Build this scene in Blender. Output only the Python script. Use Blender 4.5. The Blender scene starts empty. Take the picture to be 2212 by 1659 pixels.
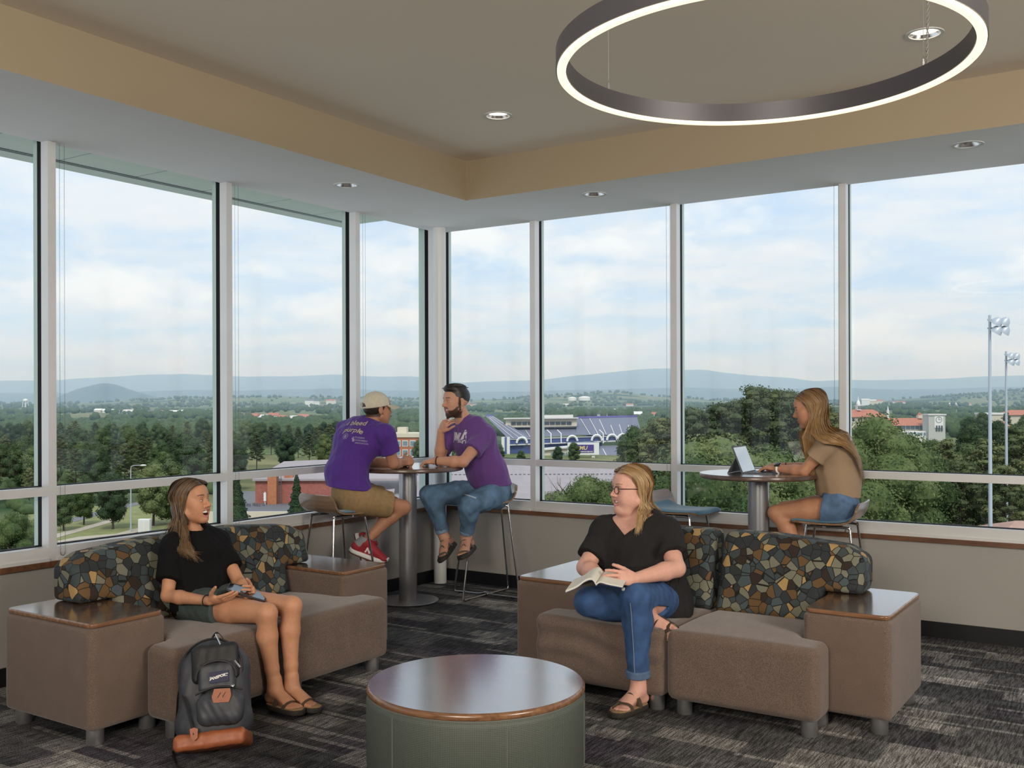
import bpy, bmesh, math, random
import numpy as np
from mathutils import Vector, Matrix
from mathutils.bvhtree import BVHTree
import openvdb as vdb

scene = bpy.context.scene
PI = math.pi

# ---------------------------------------------------------------- camera
FOC, PCX, PCY = 2172.0, 1106.0, 868.9          # focal length and principal point in pixels of a 2212 x 1659 frame
YAW = math.radians(33.25)
ROLL = -14.5 / 4736
CAM = np.array([5.389, -7.087, 1.56])
FW = np.array([-math.sin(YAW), math.cos(YAW), 0.0])
RT = np.array([math.cos(YAW), math.sin(YAW), 0.0])
UP = np.array([0, 0, 1.0])
cam_data = bpy.data.cameras.new('camera')
cam = bpy.data.objects.new('camera', cam_data)
scene.collection.objects.link(cam)
scene.camera = cam
cam_data.sensor_width = 36.0
cam_data.lens = 36.0 * FOC / 2212.0
cam_data.shift_y = (PCY - 829.5) / 2212.0
cam_data.clip_start, cam_data.clip_end = 0.05, 60000
cam.location = CAM
cam.rotation_euler = (Matrix.Rotation(YAW, 3, 'Z') @ Matrix.Rotation(PI / 2, 3, 'X') @ Matrix.Rotation(ROLL, 3, 'Z')).to_euler()

# ---------------------------------------------------------------- world, sun, exposure
EXPOSURE = 0.0
scene.view_settings.view_transform = 'Standard'
scene.view_settings.look = 'None'
scene.view_settings.exposure = EXPOSURE
scene.view_settings.gamma = 1.0
scene.view_settings.use_curve_mapping = False
scene.cycles.use_denoising = True
scene.cycles.volume_bounces = 1
scene.cycles.max_bounces = 8
scene.cycles.diffuse_bounces = 4
scene.cycles.transparent_max_bounces = 12
scene.cycles.sample_clamp_indirect = 6.0

SKY_STRENGTH = 1.22
SUN_STRENGTH = 2.3
world = bpy.data.worlds.new('sky')
scene.world = world
world.use_nodes = True
wt = world.node_tree
wt.nodes.clear()


def wn(kind, **kw):
 n = wt.nodes.new(kind)
 for k, v in kw.items():
  setattr(n, k, v)
 return n


def wlink(a, b):
 wt.links.new(a, b)


w_out = wn('ShaderNodeOutputWorld')
w_bg = wn('ShaderNodeBackground')
w_bg.inputs['Strength'].default_value = SKY_STRENGTH
w_geo = wn('ShaderNodeTexCoord')
w_sep = wn('ShaderNodeSeparateXYZ')
wlink(w_geo.outputs['Generated'], w_sep.inputs[0])
# blue gradient from horizon to zenith
w_ramp = wn('ShaderNodeValToRGB')
w_ramp.color_ramp.elements[0].position = 0.0
w_ramp.color_ramp.elements[0].color = (0.58, 0.72, 0.91, 1)
w_ramp.color_ramp.elements[1].position = 0.55
w_ramp.color_ramp.elements[1].color = (0.30, 0.52, 0.86, 1)
wlink(w_sep.outputs['Z'], w_ramp.inputs['Fac'])
# clouds on a flat layer: direction divided by height
w_add = wn('ShaderNodeMath', operation='ADD'); w_add.inputs[1].default_value = 0.12
w_abs = wn('ShaderNodeMath', operation='ABSOLUTE')
wlink(w_sep.outputs['Z'], w_abs.inputs[0]); wlink(w_abs.outputs[0], w_add.inputs[0])
w_dx = wn('ShaderNodeMath', operation='DIVIDE'); w_dy = wn('ShaderNodeMath', operation='DIVIDE')
wlink(w_sep.outputs['X'], w_dx.inputs[0]); wlink(w_add.outputs[0], w_dx.inputs[1])
wlink(w_sep.outputs['Y'], w_dy.inputs[0]); wlink(w_add.outputs[0], w_dy.inputs[1])
w_com = wn('ShaderNodeCombineXYZ')
wlink(w_dx.outputs[0], w_com.inputs[0]); wlink(w_dy.outputs[0], w_com.inputs[1])
w_n1 = wn('ShaderNodeTexNoise'); w_n1.inputs['Scale'].default_value = 1.7
w_n1.inputs['Detail'].default_value = 9; w_n1.inputs['Roughness'].default_value = 0.58
w_n1.inputs['Distortion'].default_value = 0.35
wlink(w_com.outputs[0], w_n1.inputs['Vector'])
w_c1 = wn('ShaderNodeValToRGB')
w_c1.color_ramp.elements[0].position = 0.36; w_c1.color_ramp.elements[0].color = (0, 0, 0, 1)
w_c1.color_ramp.elements[1].position = 0.60; w_c1.color_ramp.elements[1].color = (1, 1, 1, 1)
wlink(w_n1.outputs['Fac'], w_c1.inputs['Fac'])
# heaped clouds low over the horizon
w_map = wn('ShaderNodeMapping'); w_map.inputs['Scale'].default_value = (7.0, 7.0, 15.0)
wlink(w_geo.outputs['Generated'], w_map.inputs['Vector'])
w_n2 = wn('ShaderNodeTexNoise'); w_n2.inputs['Scale'].default_value = 1.0
w_n2.inputs['Detail'].default_value = 8; w_n2.inputs['Roughness'].default_value = 0.55
wlink(w_map.outputs[0], w_n2.inputs['Vector'])
w_c2 = wn('ShaderNodeValToRGB')
w_c2.color_ramp.elements[0].position = 0.50; w_c2.color_ramp.elements[0].color = (0, 0, 0, 1)
w_c2.color_ramp.elements[1].position = 0.62; w_c2.color_ramp.elements[1].color = (1, 1, 1, 1)
wlink(w_n2.outputs['Fac'], w_c2.inputs['Fac'])
w_m1 = wn('ShaderNodeMix', data_type='RGBA')
wlink(w_c1.outputs[0], w_m1.inputs['Factor'])
wlink(w_ramp.outputs[0], w_m1.inputs['A']); w_m1.inputs['B'].default_value = (0.76, 0.80, 0.86, 1)
w_f2 = wn('ShaderNodeMath', operation='MULTIPLY'); w_f2.inputs[1].default_value = 0.75
wlink(w_c2.outputs[0], w_f2.inputs[0])
w_m2 = wn('ShaderNodeMix', data_type='RGBA')
wlink(w_f2.outputs[0], w_m2.inputs['Factor'])
wlink(w_m1.outputs['Result'], w_m2.inputs['A']); w_m2.inputs['B'].default_value = (0.93, 0.94, 0.94, 1)
wlink(w_m2.outputs['Result'], w_bg.inputs['Color'])
wlink(w_bg.outputs[0], w_out.inputs['Surface'])

sun_data = bpy.data.lights.new('sun', 'SUN')
sun_data.energy = SUN_STRENGTH
sun_data.angle = math.radians(12)
sun_data.color = (1.0, 0.95, 0.87)
sun = bpy.data.objects.new('sun', sun_data)
scene.collection.objects.link(sun)
sun.location = (40, -60, 80)
sun.rotation_euler = Vector((-0.50, 0.62, -0.95)).to_track_quat('-Z', 'Y').to_euler()

# large fill lamps added out of view to brighten the interior
FILL_W = 440.0


def area_lamp(name, loc, aim, sx, sy, power, color=(1, 0.915, 0.81)):
 d = bpy.data.lights.new(name, 'AREA')
 d.shape = 'RECTANGLE'; d.size = sx; d.size_y = sy; d.energy = power; d.color = color
 o = bpy.data.objects.new(name, d)
 scene.collection.objects.link(o)
 o.location = loc
 o.rotation_euler = (Vector(aim) - Vector(loc)).to_track_quat('-Z', 'Y').to_euler()
 return o


area_lamp('fill_lamp', (5.2, -9.8, 3.0), (1.5, -1.5, 0.8), 2.4, 1.6, FILL_W)
area_lamp('fill_lamp', (8.4, -4.6, 3.0), (3.0, -2.4, 0.4), 1.6, 2.4, FILL_W * 0.8)

# ---------------------------------------------------------------- helpers
random.seed(7)
rng = np.random.default_rng(7)


def px(x, y, depth):
 """world point seen at photo pixel (x, y) at that depth along the view axis"""
 dx, dy = x - PCX, y - PCY
 c, s = math.cos(ROLL), math.sin(ROLL)
 u, v = dx * c + dy * s, -dx * s + dy * c
 return CAM + (FW + RT * (u / FOC) - UP * (v / FOC)) * depth


def link(o, parent=None):
 scene.collection.objects.link(o)
 if parent is not None:
  o.parent = parent
 return o


def thing(name, label, cat, loc=(0, 0, 0), rotz=0.0, group=None):
 o = bpy.data.objects.new(name, None)
 o.empty_display_size = 0.1
 link(o)
 o.location = loc
 o.rotation_euler = (0, 0, rotz)
 return tag(o, label, cat, group)


def tag(o, label, cat, group=None, kind=None):
 o['label'] = label
 o['category'] = cat
 if group:
  o['group'] = group
 if kind:
  o['kind'] = kind
 return o


def struct(o):
 o['kind'] = 'structure'
 return o


def copy_tree(o, parent=None):
 c = o.copy()
 scene.collection.objects.link(c)
 c.parent = parent
 for ch in list(o.children):
  copy_tree(ch, c)
 return c


class MB:
 """collects shapes that become one mesh object"""

 def __init__(self):
  self.v = []
  self.f = []

 def add(self, verts, faces):
  o = len(self.v)
  self.v.extend([tuple(map(float, p)) for p in verts])
  self.f.extend([tuple(i + o for i in f) for f in faces])
  return self

 def box(self, lo, hi, M=None):
  x0, y0, z0 = lo; x1, y1, z1 = hi
  vs = [(x0, y0, z0), (x1, y0, z0), (x1, y1, z0), (x0, y1, z0), (x0, y0, z1), (x1, y0, z1), (x1, y1, z1), (x0, y1, z1)]
  if M is not None:
   vs = [tuple(M @ Vector(p)) for p in vs]
  return self.add(vs, [(0, 3, 2, 1), (4, 5, 6, 7), (0, 1, 5, 4), (1, 2, 6, 5), (2, 3, 7, 6), (3, 0, 4, 7)])

 def cbox(self, c, s, M=None):
  return self.box([c[i] - s[i] / 2 for i in range(3)], [c[i] + s[i] / 2 for i in range(3)], M)

 def tube(self, pts, r, seg=8, closed=False, caps=True):
  pts = [np.array(p, float) for p in pts]
  n = len(pts)
  rs = r if hasattr(r, '__len__') else [r] * n
  rings = []
  prev = None
  for i in range(n):
   if closed:
    t = pts[(i + 1) % n] - pts[i - 1]
   else:
    t = pts[min(i + 1, n - 1)] - pts[max(i - 1, 0)]
   t = t / (np.linalg.norm(t) + 1e-12)
   if prev is None:
    a = np.array([0, 0, 1.0]) if abs(t[2]) < 0.9 else np.array([1.0, 0, 0])
    u = np.cross(t, a)
   else:
    u = prev - t * (prev @ t)
   u /= np.linalg.norm(u) + 1e-12
   prev = u
   w = np.cross(t, u)
   rings.append([pts[i] + rs[i] * (math.cos(2 * PI * k / seg) * u + math.sin(2 * PI * k / seg) * w) for k in range(seg)])
  vs = [p for ring in rings for p in ring]
  fs = []
  m = n if closed else n - 1
  for i in range(m):
   j = (i + 1) % n
   for k in range(seg):
    k2 = (k + 1) % seg
    fs.append((i * seg + k, i * seg + k2, j * seg + k2, j * seg + k))
  if caps and not closed:
   fs.append(tuple(range(seg - 1, -1, -1)))
   fs.append(tuple((n - 1) * seg + k for k in range(seg)))
  return self.add(vs, fs)

 def lathe(self, prof, seg=32, c=(0, 0, 0), caps=True):
  vs, fs = [], []
  for (r, z) in prof:
   for k in range(seg):
    a = 2 * PI * k / seg
    vs.append((c[0] + r * math.cos(a), c[1] + r * math.sin(a), c[2] + z))
  for i in range(len(prof) - 1):
   for k in range(seg):
    k2 = (k + 1) % seg
    fs.append((i * seg + k, i * seg + k2, (i + 1) * seg + k2, (i + 1) * seg + k))
  if caps:
   if prof[0][0] > 1e-6:
    fs.append(tuple(range(seg - 1, -1, -1)))
   if prof[-1][0] > 1e-6:
    fs.append(tuple((len(prof) - 1) * seg + k for k in range(seg)))
  return self.add(vs, fs)

 def sphere(self, c, r, seg=10, rings=6):
  r = r if hasattr(r, '__len__') else (r, r, r)
  vs, fs = [], []
  for i in range(rings + 1):
   th = PI * i / rings
   for k in range(seg):
    a = 2 * PI * k / seg
    vs.append((c[0] + r[0] * math.sin(th) * math.cos(a), c[1] + r[1] * math.sin(th) * math.sin(a), c[2] - r[2] * math.cos(th)))
  for i in range(rings):
   for k in range(seg):
    k2 = (k + 1) % seg
    fs.append((i * seg + k, i * seg + k2, (i + 1) * seg + k2, (i + 1) * seg + k))
  return self.add(vs, fs)

 def prism(self, poly, z0, z1, M=None):
  n = len(poly)
  vs = [(p[0], p[1], z0) for p in poly] + [(p[0], p[1], z1) for p in poly]
  if M is not None:
   vs = [tuple(M @ Vector(p)) for p in vs]
  fs = [tuple(range(n - 1, -1, -1)), tuple(range(n, 2 * n))]
  for i in range(n):
   j = (i + 1) % n
   fs.append((i, j, n + j, n + i))
  return self.add(vs, fs)

 def soft_prism(self, poly, z0, z1, r, n=4, rb=None, fn=None):
  """prism over a dense counter-clockwise outline with rounded top and bottom edges"""
  rb = r if rb is None else rb
  P = np.array(poly, float)
  nxt, prv = np.roll(P, -1, 0), np.roll(P, 1, 0)
  t = nxt - prv
  t /= np.linalg.norm(t, axis=1)[:, None] + 1e-12
  nrm = np.stack([t[:, 1], -t[:, 0]], 1)
  rings = []
  for i in range(n + 1):
   a = PI / 2 * i / n
   rings.append((rb * (1 - math.sin(a)), z0 + rb * (1 - math.cos(a))))
  for i in range(n + 1):
   a = PI / 2 * i / n
   rings.append((r * (1 - math.cos(a)), z1 - r * (1 - math.sin(a))))
  vs, fs = [], []
  m = len(P)
  for (ins, z) in rings:
   for p in P - nrm * ins:
    q = (p[0], p[1], z)
    vs.append(fn(*q) if fn else q)
  for i in range(len(rings) - 1):
   for k in range(m):
    k2 = (k + 1) % m
    fs.append((i * m + k, i * m + k2, (i + 1) * m + k2, (i + 1) * m + k))
  fs.append(tuple(range(m - 1, -1, -1)))
  fs.append(tuple((len(rings) - 1) * m + k for k in range(m)))
  return self.add(vs, fs)

 def mesh(self, name, smooth=False, angle=None):
  me = bpy.data.meshes.new(name)
  me.from_pydata(self.v, [], self.f)
  if smooth:
   me.shade_smooth()
   if angle:
    me.set_sharp_from_angle(angle=math.radians(angle))
  me.update()
  return me

 def build(self, name, mat=None, parent=None, smooth=False, angle=40):
  me = self.mesh(name, smooth, angle)
  if mat is not None:
   me.materials.append(mat)
  return link(bpy.data.objects.new(name, me), parent)


def fillet(poly, r, n=5):
 """round the corners of a polygon; r is one radius or one per corner"""
 out = []
 m = len(poly)
 for i in range(m):
  ri = r[i] if hasattr(r, '__len__') else r
  p0, p1, p2 = [np.array(poly[(i + k) % m], float) for k in (-1, 0, 1)]
  a, b = p0 - p1, p2 - p1
  la, lb = np.linalg.norm(a), np.linalg.norm(b)
  a, b = a / la, b / lb
  ang = math.acos(max(-1, min(1, a @ b)))
  if ri <= 1e-6 or ang > PI - 0.02:
   out.append(tuple(p1)); continue
  d = min(ri / math.tan(ang / 2), la * 0.49, lb * 0.49)
  q0, q2 = p1 + a * d, p1 + b * d
  for k in range(n + 1):
   s = k / n
   out.append(tuple((1 - s) ** 2 * q0 + 2 * s * (1 - s) * p1 + s * s * q2))
 return out


def dense(poly, step):
 out = []
 m = len(poly)
 for i in range(m):
  p, q = np.array(poly[i], float), np.array(poly[(i + 1) % m], float)
  k = max(1, int(np.linalg.norm(q - p) / step))
  out += [tuple(p + (q - p) * j / k) for j in range(k)]
 return out


def rrect(x0, y0, x1, y1, r, n=5):
 return fillet([(x0, y0), (x1, y0), (x1, y1), (x0, y1)], r, n)


def spline(pts, n=8):
 """Catmull-Rom through the points"""
 P = [np.array(p, float) for p in pts]
 P = [2 * P[0] - P[1]] + P + [2 * P[-1] - P[-2]]
 out = []
 for i in range(1, len(P) - 2):
  for k in range(n):
   t = k / n
   out.append(0.5 * ((2 * P[i]) + (-P[i - 1] + P[i + 1]) * t + (2 * P[i - 1] - 5 * P[i] + 4 * P[i + 1] - P[i + 2]) * t * t
                              + (-P[i - 1] + 3 * P[i] - 3 * P[i + 1] + P[i + 2]) * t ** 3))
 out.append(P[-2])
 return out


# ---------------------------------------------------------------- materials
MATS = {}


def new_mat(name):
 m = bpy.data.materials.new(name)
 m.use_nodes = True
 MATS[name] = m
 nt = m.node_tree
 return m, nt, nt.nodes['Principled BSDF']


def simple(name, col, rough=0.6, metal=0.0, noise=0.0, scale=30.0, bump=0.0, bscale=None, stretch=None, spec=None, coat=0.0, sheen=0.0, detail=4):
 m, nt, b = new_mat(name)
 b.inputs['Roughness'].default_value = rough
 b.inputs['Metallic'].default_value = metal
 if spec is not None:
  b.inputs['Specular IOR Level'].default_value = spec
 if coat:
  b.inputs['Coat Weight'].default_value = coat
  b.inputs['Coat Roughness'].default_value = 0.08
 if sheen:
  b.inputs['Sheen Weight'].default_value = sheen
 c = (col[0], col[1], col[2], 1)
 b.inputs['Base Color'].default_value = c
 if noise or bump:
  tc = nt.nodes.new('ShaderNodeTexCoord')
  mp = nt.nodes.new('ShaderNodeMapping')
  if stretch:
   mp.inputs['Scale'].default_value = stretch
  nt.links.new(tc.outputs['Object'], mp.inputs['Vector'])
  nz = nt.nodes.new('ShaderNodeTexNoise')
  nz.inputs['Scale'].default_value = scale
  nz.inputs['Detail'].default_value = detail
  nt.links.new(mp.outputs[0], nz.inputs['Vector'])
  if noise:
   r = nt.nodes.new('ShaderNodeValToRGB')
   r.color_ramp.elements[0].position = 0.3
   r.color_ramp.elements[1].position = 0.7
   r.color_ramp.elements[0].color = tuple(max(0, x * (1 - noise)) for x in col) + (1,)
   r.color_ramp.elements[1].color = tuple(min(1, x * (1 + noise)) for x in col) + (1,)
   nt.links.new(nz.outputs['Fac'], r.inputs['Fac'])
   nt.links.new(r.outputs[0], b.inputs['Base Color'])
  if bump:
   bp = nt.nodes.new('ShaderNodeBump')
   bp.inputs['Strength'].default_value = bump
   bp.inputs['Distance'].default_value = 0.002
   if bscale:
    n2 = nt.nodes.new('ShaderNodeTexNoise')
    n2.inputs['Scale'].default_value = bscale
    n2.inputs['Detail'].default_value = 3
    nt.links.new(mp.outputs[0], n2.inputs['Vector'])
    nt.links.new(n2.outputs['Fac'], bp.inputs['Height'])
   else:
    nt.links.new(nz.outputs['Fac'], bp.inputs['Height'])
   nt.links.new(bp.outputs[0], b.inputs['Normal'])
 return m


def vcol(name, rough=0.55, bump=0.0, bscale=120.0, noise=0.08, nscale=40.0, sss=0.0, sheen=0.0, spec=0.4):
 """material that takes its base colour from the mesh's colour attribute"""
 m, nt, b = new_mat(name)
 at = nt.nodes.new('ShaderNodeVertexColor'); at.layer_name = 'Col'
 tc = nt.nodes.new('ShaderNodeTexCoord')
 nz = nt.nodes.new('ShaderNodeTexNoise'); nz.inputs['Scale'].default_value = nscale; nz.inputs['Detail'].default_value = 5
 nt.links.new(tc.outputs['Object'], nz.inputs['Vector'])
 mr = nt.nodes.new('ShaderNodeMapRange')
 mr.inputs['From Min'].default_value = 0.3; mr.inputs['From Max'].default_value = 0.7
 mr.inputs['To Min'].default_value = 1 - noise; mr.inputs['To Max'].default_value = 1 + noise
 nt.links.new(nz.outputs['Fac'], mr.inputs['Value'])
 mx = nt.nodes.new('ShaderNodeVectorMath'); mx.operation = 'SCALE'
 nt.links.new(at.outputs['Color'], mx.inputs[0]); nt.links.new(mr.outputs[0], mx.inputs['Scale'])
 nt.links.new(mx.outputs[0], b.inputs['Base Color'])
 b.inputs['Roughness'].default_value = rough
 b.inputs['Specular IOR Level'].default_value = spec
 if sss:
  b.inputs['Subsurface Weight'].default_value = sss
  b.inputs['Subsurface Radius'].default_value = (0.010, 0.004, 0.002)
  b.inputs['Subsurface Scale'].default_value = 1.0
 if sheen:
  b.inputs['Sheen Weight'].default_value = sheen
 if bump:
  n2 = nt.nodes.new('ShaderNodeTexNoise'); n2.inputs['Scale'].default_value = bscale; n2.inputs['Detail'].default_value = 3
  nt.links.new(tc.outputs['Object'], n2.inputs['Vector'])
  bp = nt.nodes.new('ShaderNodeBump'); bp.inputs['Strength'].default_value = bump; bp.inputs['Distance'].default_value = 0.002
  nt.links.new(n2.outputs['Fac'], bp.inputs['Height']); nt.links.new(bp.outputs[0], b.inputs['Normal'])
 return m


def emission(name, col, strength):
 m, nt, b = new_mat(name)
 b.inputs['Base Color'].default_value = (*col, 1)
 b.inputs['Emission Color'].default_value = (*col, 1)
 b.inputs['Emission Strength'].default_value = strength
 return m


def wood(name, dark, light, rough=0.25, axis='X', scale=1.0, coat=0.3, cior=1.5):
 m, nt, b = new_mat(name)
 tc = nt.nodes.new('ShaderNodeTexCoord')
 mp = nt.nodes.new('ShaderNodeMapping')
 s = {'X': (1.2, 14, 14), 'Y': (14, 1.2, 14), 'Z': (14, 14, 1.2)}[axis]
 mp.inputs['Scale'].default_value = tuple(x * scale for x in s)
 nt.links.new(tc.outputs['Object'], mp.inputs['Vector'])
 nz = nt.nodes.new('ShaderNodeTexNoise'); nz.inputs['Scale'].default_value = 2.2; nz.inputs['Detail'].default_value = 8
 nz.inputs['Distortion'].default_value = 0.6
 nt.links.new(mp.outputs[0], nz.inputs['Vector'])
 r = nt.nodes.new('ShaderNodeValToRGB')
 r.color_ramp.elements[0].position = 0.32; r.color_ramp.elements[0].color = (*dark, 1)
 r.color_ramp.elements[1].position = 0.68; r.color_ramp.elements[1].color = (*light, 1)
 nt.links.new(nz.outputs['Fac'], r.inputs['Fac'])
 nt.links.new(r.outputs[0], b.inputs['Base Color'])
 b.inputs['Roughness'].default_value = rough
 b.inputs['Coat Weight'].default_value = coat
 b.inputs['Coat Roughness'].default_value = 0.17
 b.inputs['Coat IOR'].default_value = cior
 return m


simple('wall_paint', (0.32, 0.305, 0.28), 0.5, noise=0.015, scale=3, bump=0.08, bscale=220)
simple('soffit_paint', (0.68, 0.665, 0.645), 0.7, noise=0.01, scale=3)
simple('ceiling_paint', (0.72, 0.635, 0.52), 0.75, noise=0.01, scale=2)
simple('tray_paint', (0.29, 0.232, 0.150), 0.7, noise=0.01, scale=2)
simple('rubber_base', (0.006, 0.006, 0.008), 0.45)
simple('aluminium', (0.62, 0.62, 0.615), 0.35, metal=0.2, noise=0.03, scale=4)
simple('gasket', (0.004, 0.0045, 0.005), 0.6, spec=0.15)
simple('edge_frame', (0.42, 0.50, 0.45), 0.3, metal=0.2)
simple('white_enamel', (0.62, 0.63, 0.62), 0.35)
simple('chrome', (0.62, 0.62, 0.63), 0.16, metal=1.0)
simple('silver_paint', (0.36, 0.36, 0.38), 0.32, metal=0.75)
simple('leg_metal', (0.55, 0.55, 0.55), 0.3, metal=0.9)
simple('black_plastic', (0.012, 0.012, 0.014), 0.4)
simple('ring_metal', (0.13, 0.125, 0.14), 0.4, metal=0.55)
wood('walnut_top', (0.060, 0.030, 0.018), (0.135, 0.070, 0.040), rough=0.17, axis='X', scale=1.0, coat=1.0, cior=3.8)
wood('walnut_edge', (0.13, 0.060, 0.028), (0.26, 0.13, 0.065), rough=0.25, axis='X', scale=1.6)
wood('walnut_trim', (0.085, 0.036, 0.016), (0.17, 0.075, 0.034), rough=0.4, axis='X', scale=1.2)
wood('ply_shell', (0.15, 0.085, 0.045), (0.26, 0.155, 0.085), rough=0.3, axis='Y', scale=1.2)

# ================================================================ soft shapes: distance fields meshed into one surface
def nz(v):
 v = np.array(v, float)
 return v / (np.linalg.norm(v) + 1e-12)


class Field:
 def __init__(self, lo, hi, vox):
  self.lo = np.array(lo, float) - 3 * vox
  self.vox = vox
  self.n = np.ceil((np.array(hi, float) + 3 * vox - self.lo) / vox).astype(int) + 1
  self.a = np.full(self.n, 0.06, np.float32)

 def sub(self, lo, hi):
  i0 = np.maximum(0, np.floor((lo - self.lo) / self.vox).astype(int))
  i1 = np.minimum(self.n, np.ceil((hi - self.lo) / self.vox).astype(int) + 1)
  if np.any(i1 <= i0):
   return None
  ax = [(self.lo[k] + np.arange(i0[k], i1[k]) * self.vox).astype(np.float32) for k in range(3)]
  return tuple(slice(i0[k], i1[k]) for k in range(3)), ax[0][:, None, None], ax[1][None, :, None], ax[2][None, None, :]

 def prim(self, p):
  kind = p[0]
  k = p[-1]
  cut = kind.startswith('-')
  kd = kind.lstrip('-')
  pad = abs(k) + 0.012 + 2 * self.vox
  if kd == 'cone':
   a, b, ra, rb = np.array(p[1], float), np.array(p[2], float), p[3], p[4]
   R = max(ra, rb) + pad
   s = self.sub(np.minimum(a, b) - R, np.maximum(a, b) + R)
   if s is None: return
   sl, X, Y, Z = s
   ab = b - a; L2 = float(ab @ ab) + 1e-12
   t = np.clip(((X - a[0]) * ab[0] + (Y - a[1]) * ab[1] + (Z - a[2]) * ab[2]) / L2, 0, 1)
   d = np.sqrt((X - a[0] - t * ab[0]) ** 2 + (Y - a[1] - t * ab[1]) ** 2 + (Z - a[2] - t * ab[2]) ** 2) - (ra + (rb - ra) * t)
  elif kd == 'ell':
   c, r, R3 = np.array(p[1], float), np.array(p[2], float), p[3]
   R = max(r) + pad
   s = self.sub(c - R, c + R)
   if s is None: return
   sl, X, Y, Z = s
   dx, dy, dz = X - c[0], Y - c[1], Z - c[2]
   q = [(dx * R3[0][i] + dy * R3[1][i] + dz * R3[2][i]) for i in range(3)] if R3 is not None else [dx, dy, dz]
   k0 = np.sqrt(sum((q[i] / r[i]) ** 2 for i in range(3)))
   k1 = np.sqrt(sum((q[i] / r[i] ** 2) ** 2 for i in range(3))) + 1e-6
   d = k0 * (k0 - 1) / k1
  elif kd == 'econe':                       # elliptic limb: a, b, width direction, (half width, half depth) at both ends
   a, b, w, ea, eb = np.array(p[1], float), np.array(p[2], float), np.array(p[3], float), p[4], p[5]
   R = max(max(ea), max(eb)) + pad
   s = self.sub(np.minimum(a, b) - R, np.maximum(a, b) + R)
   if s is None: return
   sl, X, Y, Z = s
   ab = b - a; L = np.linalg.norm(ab); u = ab / L
   w = nz(w - u * (w @ u)); v = np.cross(u, w)
   dx, dy, dz = X - a[0], Y - a[1], Z - a[2]
   h = dx * u[0] + dy * u[1] + dz * u[2]
   t = np.clip(h / L, 0, 1)
   rw, rd = ea[0] + (eb[0] - ea[0]) * t, ea[1] + (eb[1] - ea[1]) * t
   pw, pd = dx * w[0] + dy * w[1] + dz * w[2], dx * v[0] + dy * v[1] + dz * v[2]
   ph = h - t * L
   mn = np.minimum(rw, rd)
   k0 = np.sqrt((pw / rw) ** 2 + (pd / rd) ** 2 + (ph / mn) ** 2)
   k1 = np.sqrt((pw / rw ** 2) ** 2 + (pd / rd ** 2) ** 2 + (ph / mn ** 2) ** 2) + 1e-6
   d = k0 * (k0 - 1) / k1
  elif kd == 'box':                         # centre, half sizes, axes (rows), rounding
   c, hs, A, rr = np.array(p[1], float), np.array(p[2], float), np.array(p[3], float), p[4]
   R = np.linalg.norm(hs) + pad
   s = self.sub(c - R, c + R)
   if s is None: return
   sl, X, Y, Z = s
   dx, dy, dz = X - c[0], Y - c[1], Z - c[2]
   q = [np.abs(dx * A[i][0] + dy * A[i][1] + dz * A[i][2]) - (hs[i] - rr) for i in range(3)]
   d = np.sqrt(sum(np.maximum(v, 0) ** 2 for v in q)) + np.minimum(np.maximum(q[0], np.maximum(q[1], q[2])), 0) - rr
  elif kd == 'plane':                       # keep the side the normal points away from
   c, n = np.array(p[1], float), nz(p[2])
   sl, X, Y, Z = self.sub(self.lo, self.lo + self.n * self.vox)
   d = (X - c[0]) * n[0] + (Y - c[1]) * n[1] + (Z - c[2]) * n[2]
   self.a = np.maximum(self.a, d.astype(np.float32)); return
  elif kd == 'wrinkle':                     # amplitude, frequency, seed
   amp, fr, seed = p[1], p[2], p[3]
   sl, X, Y, Z = self.sub(self.lo, self.lo + self.n * self.vox)
   w = np.random.default_rng(seed).normal(size=(6, 3)); ph = np.random.default_rng(seed + 1).uniform(0, 6.28, 6)
   f = 0
   for i in range(6):
    f = f + np.sin(fr * (1 + 0.35 * i) * (w[i, 0] * X + w[i, 1] * Y + w[i, 2] * Z * 0.6) + ph[i])
   self.a = self.a + (amp / 6 * f).astype(np.float32); return
  else:
   raise ValueError(kind)
  o = self.a[sl]
  d = d.astype(np.float32)
  if cut:
   d = -d
   if k > 1e-5:
    h = np.clip(0.5 - 0.5 * (o - d) / k, 0, 1)
    self.a[sl] = o + (d - o) * h + k * h * (1 - h)
   else:
    self.a[sl] = np.maximum(o, d)
  else:
   if k > 1e-5:
    h = np.clip(0.5 + 0.5 * (o - d) / k, 0, 1)
    self.a[sl] = o + (d - o) * h - k * h * (1 - h)
   else:
    self.a[sl] = np.minimum(o, d)

 def cut_box(self, lo, hi):
  s = self.sub(np.array(lo), np.array(hi))
  if s:
   self.a[s[0]] = 0.06

 def mesh(self):
  g = vdb.FloatGrid(0.06)
  a = np.clip(self.a, -0.06, 0.06)
  a[0], a[-1] = 0.06, 0.06; a[:, 0], a[:, -1] = 0.06, 0.06; a[:, :, 0], a[:, :, -1] = 0.06, 0.06
  g.copyFromArray(a)
  pts, quads = g.convertToQuads(isovalue=0.0)[:2]
  pts = np.array(pts, float) * self.vox + self.lo
  quads = np.array(quads, int)
  if len(quads):
   p0, p1, p2, p3 = [pts[quads[:, i]] for i in range(4)]
   c = pts.mean(0)
   vol = np.einsum('ij,ij->i', p0 - c, np.cross(p2 - p0, p3 - p1)).sum()
   if vol < 0:
    quads = quads[:, ::-1]
  return pts, quads


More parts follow.
